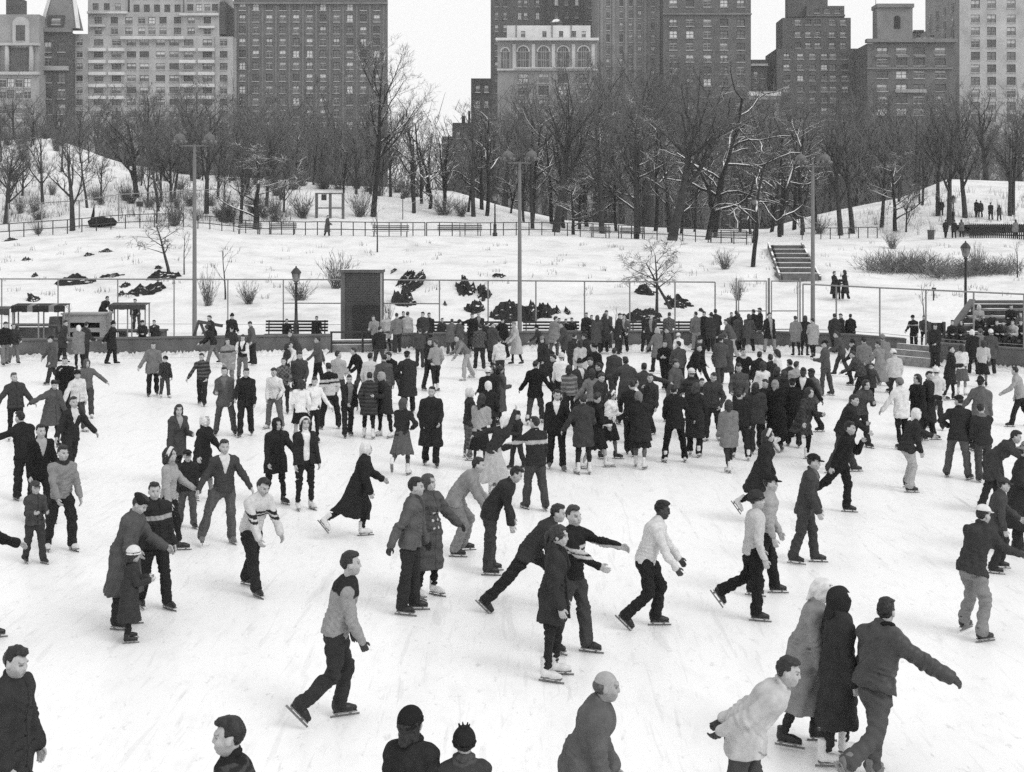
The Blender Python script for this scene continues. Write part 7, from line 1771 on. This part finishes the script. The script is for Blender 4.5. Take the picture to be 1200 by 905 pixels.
p(1149, 438, 1.66, 170, 'J116', 'N34', 'k90', 'st', 'O', 'd', 4, 'person in light grey jacket with arm on the bleacher wall', WAL)
p(1160, 440, 1.68, 190, 'K74', 'T40', 'k205', 'st', 'd', 'd', 0, 'person in grey coat and white cap at the bleacher wall', WAL)
p(1152, 454, 1.60, 184, 'S172', 'D32', 'w40', 'st', 'd', 'd', 0, 'girl in pale sweater with dark hair in front of the bleacher wall')
p(1071, 412, 1.60, 5, 'S38,b150', 'T36', 'k36', 'st', 'd', 'd', 0, 'youth in dark sweater with white shoulder band at the bleacher corner', WAL)
p(1083, 408, 1.46, 15, 'J68', 'N34', 'm36', 'st', 'd', 'd', 0, 'smaller youth in grey at the bleacher corner', WAL)
p(1096, 432, 1.72, 340, 'K46', 'T40', 'm36', 'st', 'd', 'd', 4, 'dark coated figure at the notice board', WAL)
p(1197, 500, 1.66, 285, 'J146', 'T34', 'm36', 'wl', 'r', 'd', 14, 'skater in pale jacket leaving at the picture edge below the bleachers')
# --- spectators sitting in the bleachers, walkers on the hill
R_ = random.Random(4)
for i, (px, ph, t, hd, lab) in enumerate(((1117, 392, 46, 'm36', 'dark spectator at the near end of the lowest bleacher row'), (1128, 394, 60, 'w34', 'grey spectator with dark hair in the lowest bleacher row'), (1169, 391, 38, 'm30', 'dark spectator low in the bleachers above the white cap'), (1177, 394, 70, 'k60', 'grey capped spectator low in the bleachers'),
    (1188, 397, 165, 'm40', 'spectator in pale jacket hunched in the lowest bleacher row'), (1197, 390, 40, 'm30', 'dark spectator at the picture edge in the bleachers'), (1147, 372, 150, 's200', 'spectator in white headscarf halfway up the bleachers'), (1185, 362, 44, 'm32', 'dark spectator on an upper bleacher row'), (1196, 374, 84, 'w40', 'grey spectator on a middle bleacher row'), (1164, 381, 50, 'f36', 'hatted spectator on a middle bleacher row'))):
    row = 0 if ph > 388 else (2 if ph < 366 else 1 + (ph < 374)); Y = 52.6 + row * .82 + .15; z = .52 + row * .27 - .20
    person(px, HYP + (CAM_H - z) * FPX / Y, 1.62, 350 + R_.uniform(-20, 20), 'J%d' % t, 'T40', hd, 'sit', 'q', 'q', 10, lab, BLE, z=z, sit=1, noskate=1)
H_ = dict(hill=1, noskate=1)
p(383, 278, 1.74, 85, 'C70', 'T40', 'm36', 'sl', 'd', 'd', 0, 'lone walker in overcoat on the upper path', HIL, **H_)
p(977, 353, 1.68, 120, 'C46', 'N36', 'm36', 'st', 'd', 'd', 0, 'woman in dark coat on the slope below the stairs', HIL, fem=1, **H_)
p(982, 352, 1.15, 175, 'K44', 'T38', 'm30', 'st', 'd', 'd', 0, 'small child between two dark coats below the stairs', HIL, **H_)
p(991, 353, 1.74, 250, 'C44', 'T36', 'w36', 'sl', 'q', 'q', 2, 'figure in dark coat carrying a bundle below the stairs', HIL, **H_)
for (px, pf, H, a, t, hd, lab) in ((1108, 280, 1.66, 170, 46, 'm34', 'dark walker on the hill path, first of three by the thick tree'), (1118, 280, 1.62, 185, 44, 'f36', 'hatted dark walker on the hill path in the middle of three'), (1127, 279, 1.62, 180, 104, 'w60', 'pale coated walker on the hill path beside the litter basket group'), (1144, 256, 1.7, 170, 40, 'm30', 'dark walker of a pair high on the hill path'), (1149, 256, 1.62, 190, 48, 'm36', 'second dark walker of the pair high on the hill path'),
    (1161, 259, 1.66, 180, 42, 'm34', 'single dark walker behind the picket enclosure'), (1171, 260, 1.5, 180, 66, 'w40', 'grey walker farther behind the picket enclosure'), (1190, 281, 1.62, 200, 118, 'w50', 'pale coated walker before the picket enclosure at the picture edge'), (1103, 254, 1.6, 175, 50, 'm34', 'dark walker half hidden by the hill path trunks')):
    p(px, pf, H, a, 'K%d' % t, 'T38', hd, 'sl', 'd', 'd', 0, lab, HIL, y0=95, **H_)
_dup = sorted({l for l in ALL if ALL.count(l) > 1 and 'woods' not in l and 'scattered' not in l and 'crest in front' not in l and 'loosely' not in l and 'slim bare tree' not in l and 'crooked bare tree with' not in l})
if _dup: print('DUPLICATE LABELS', _dup)
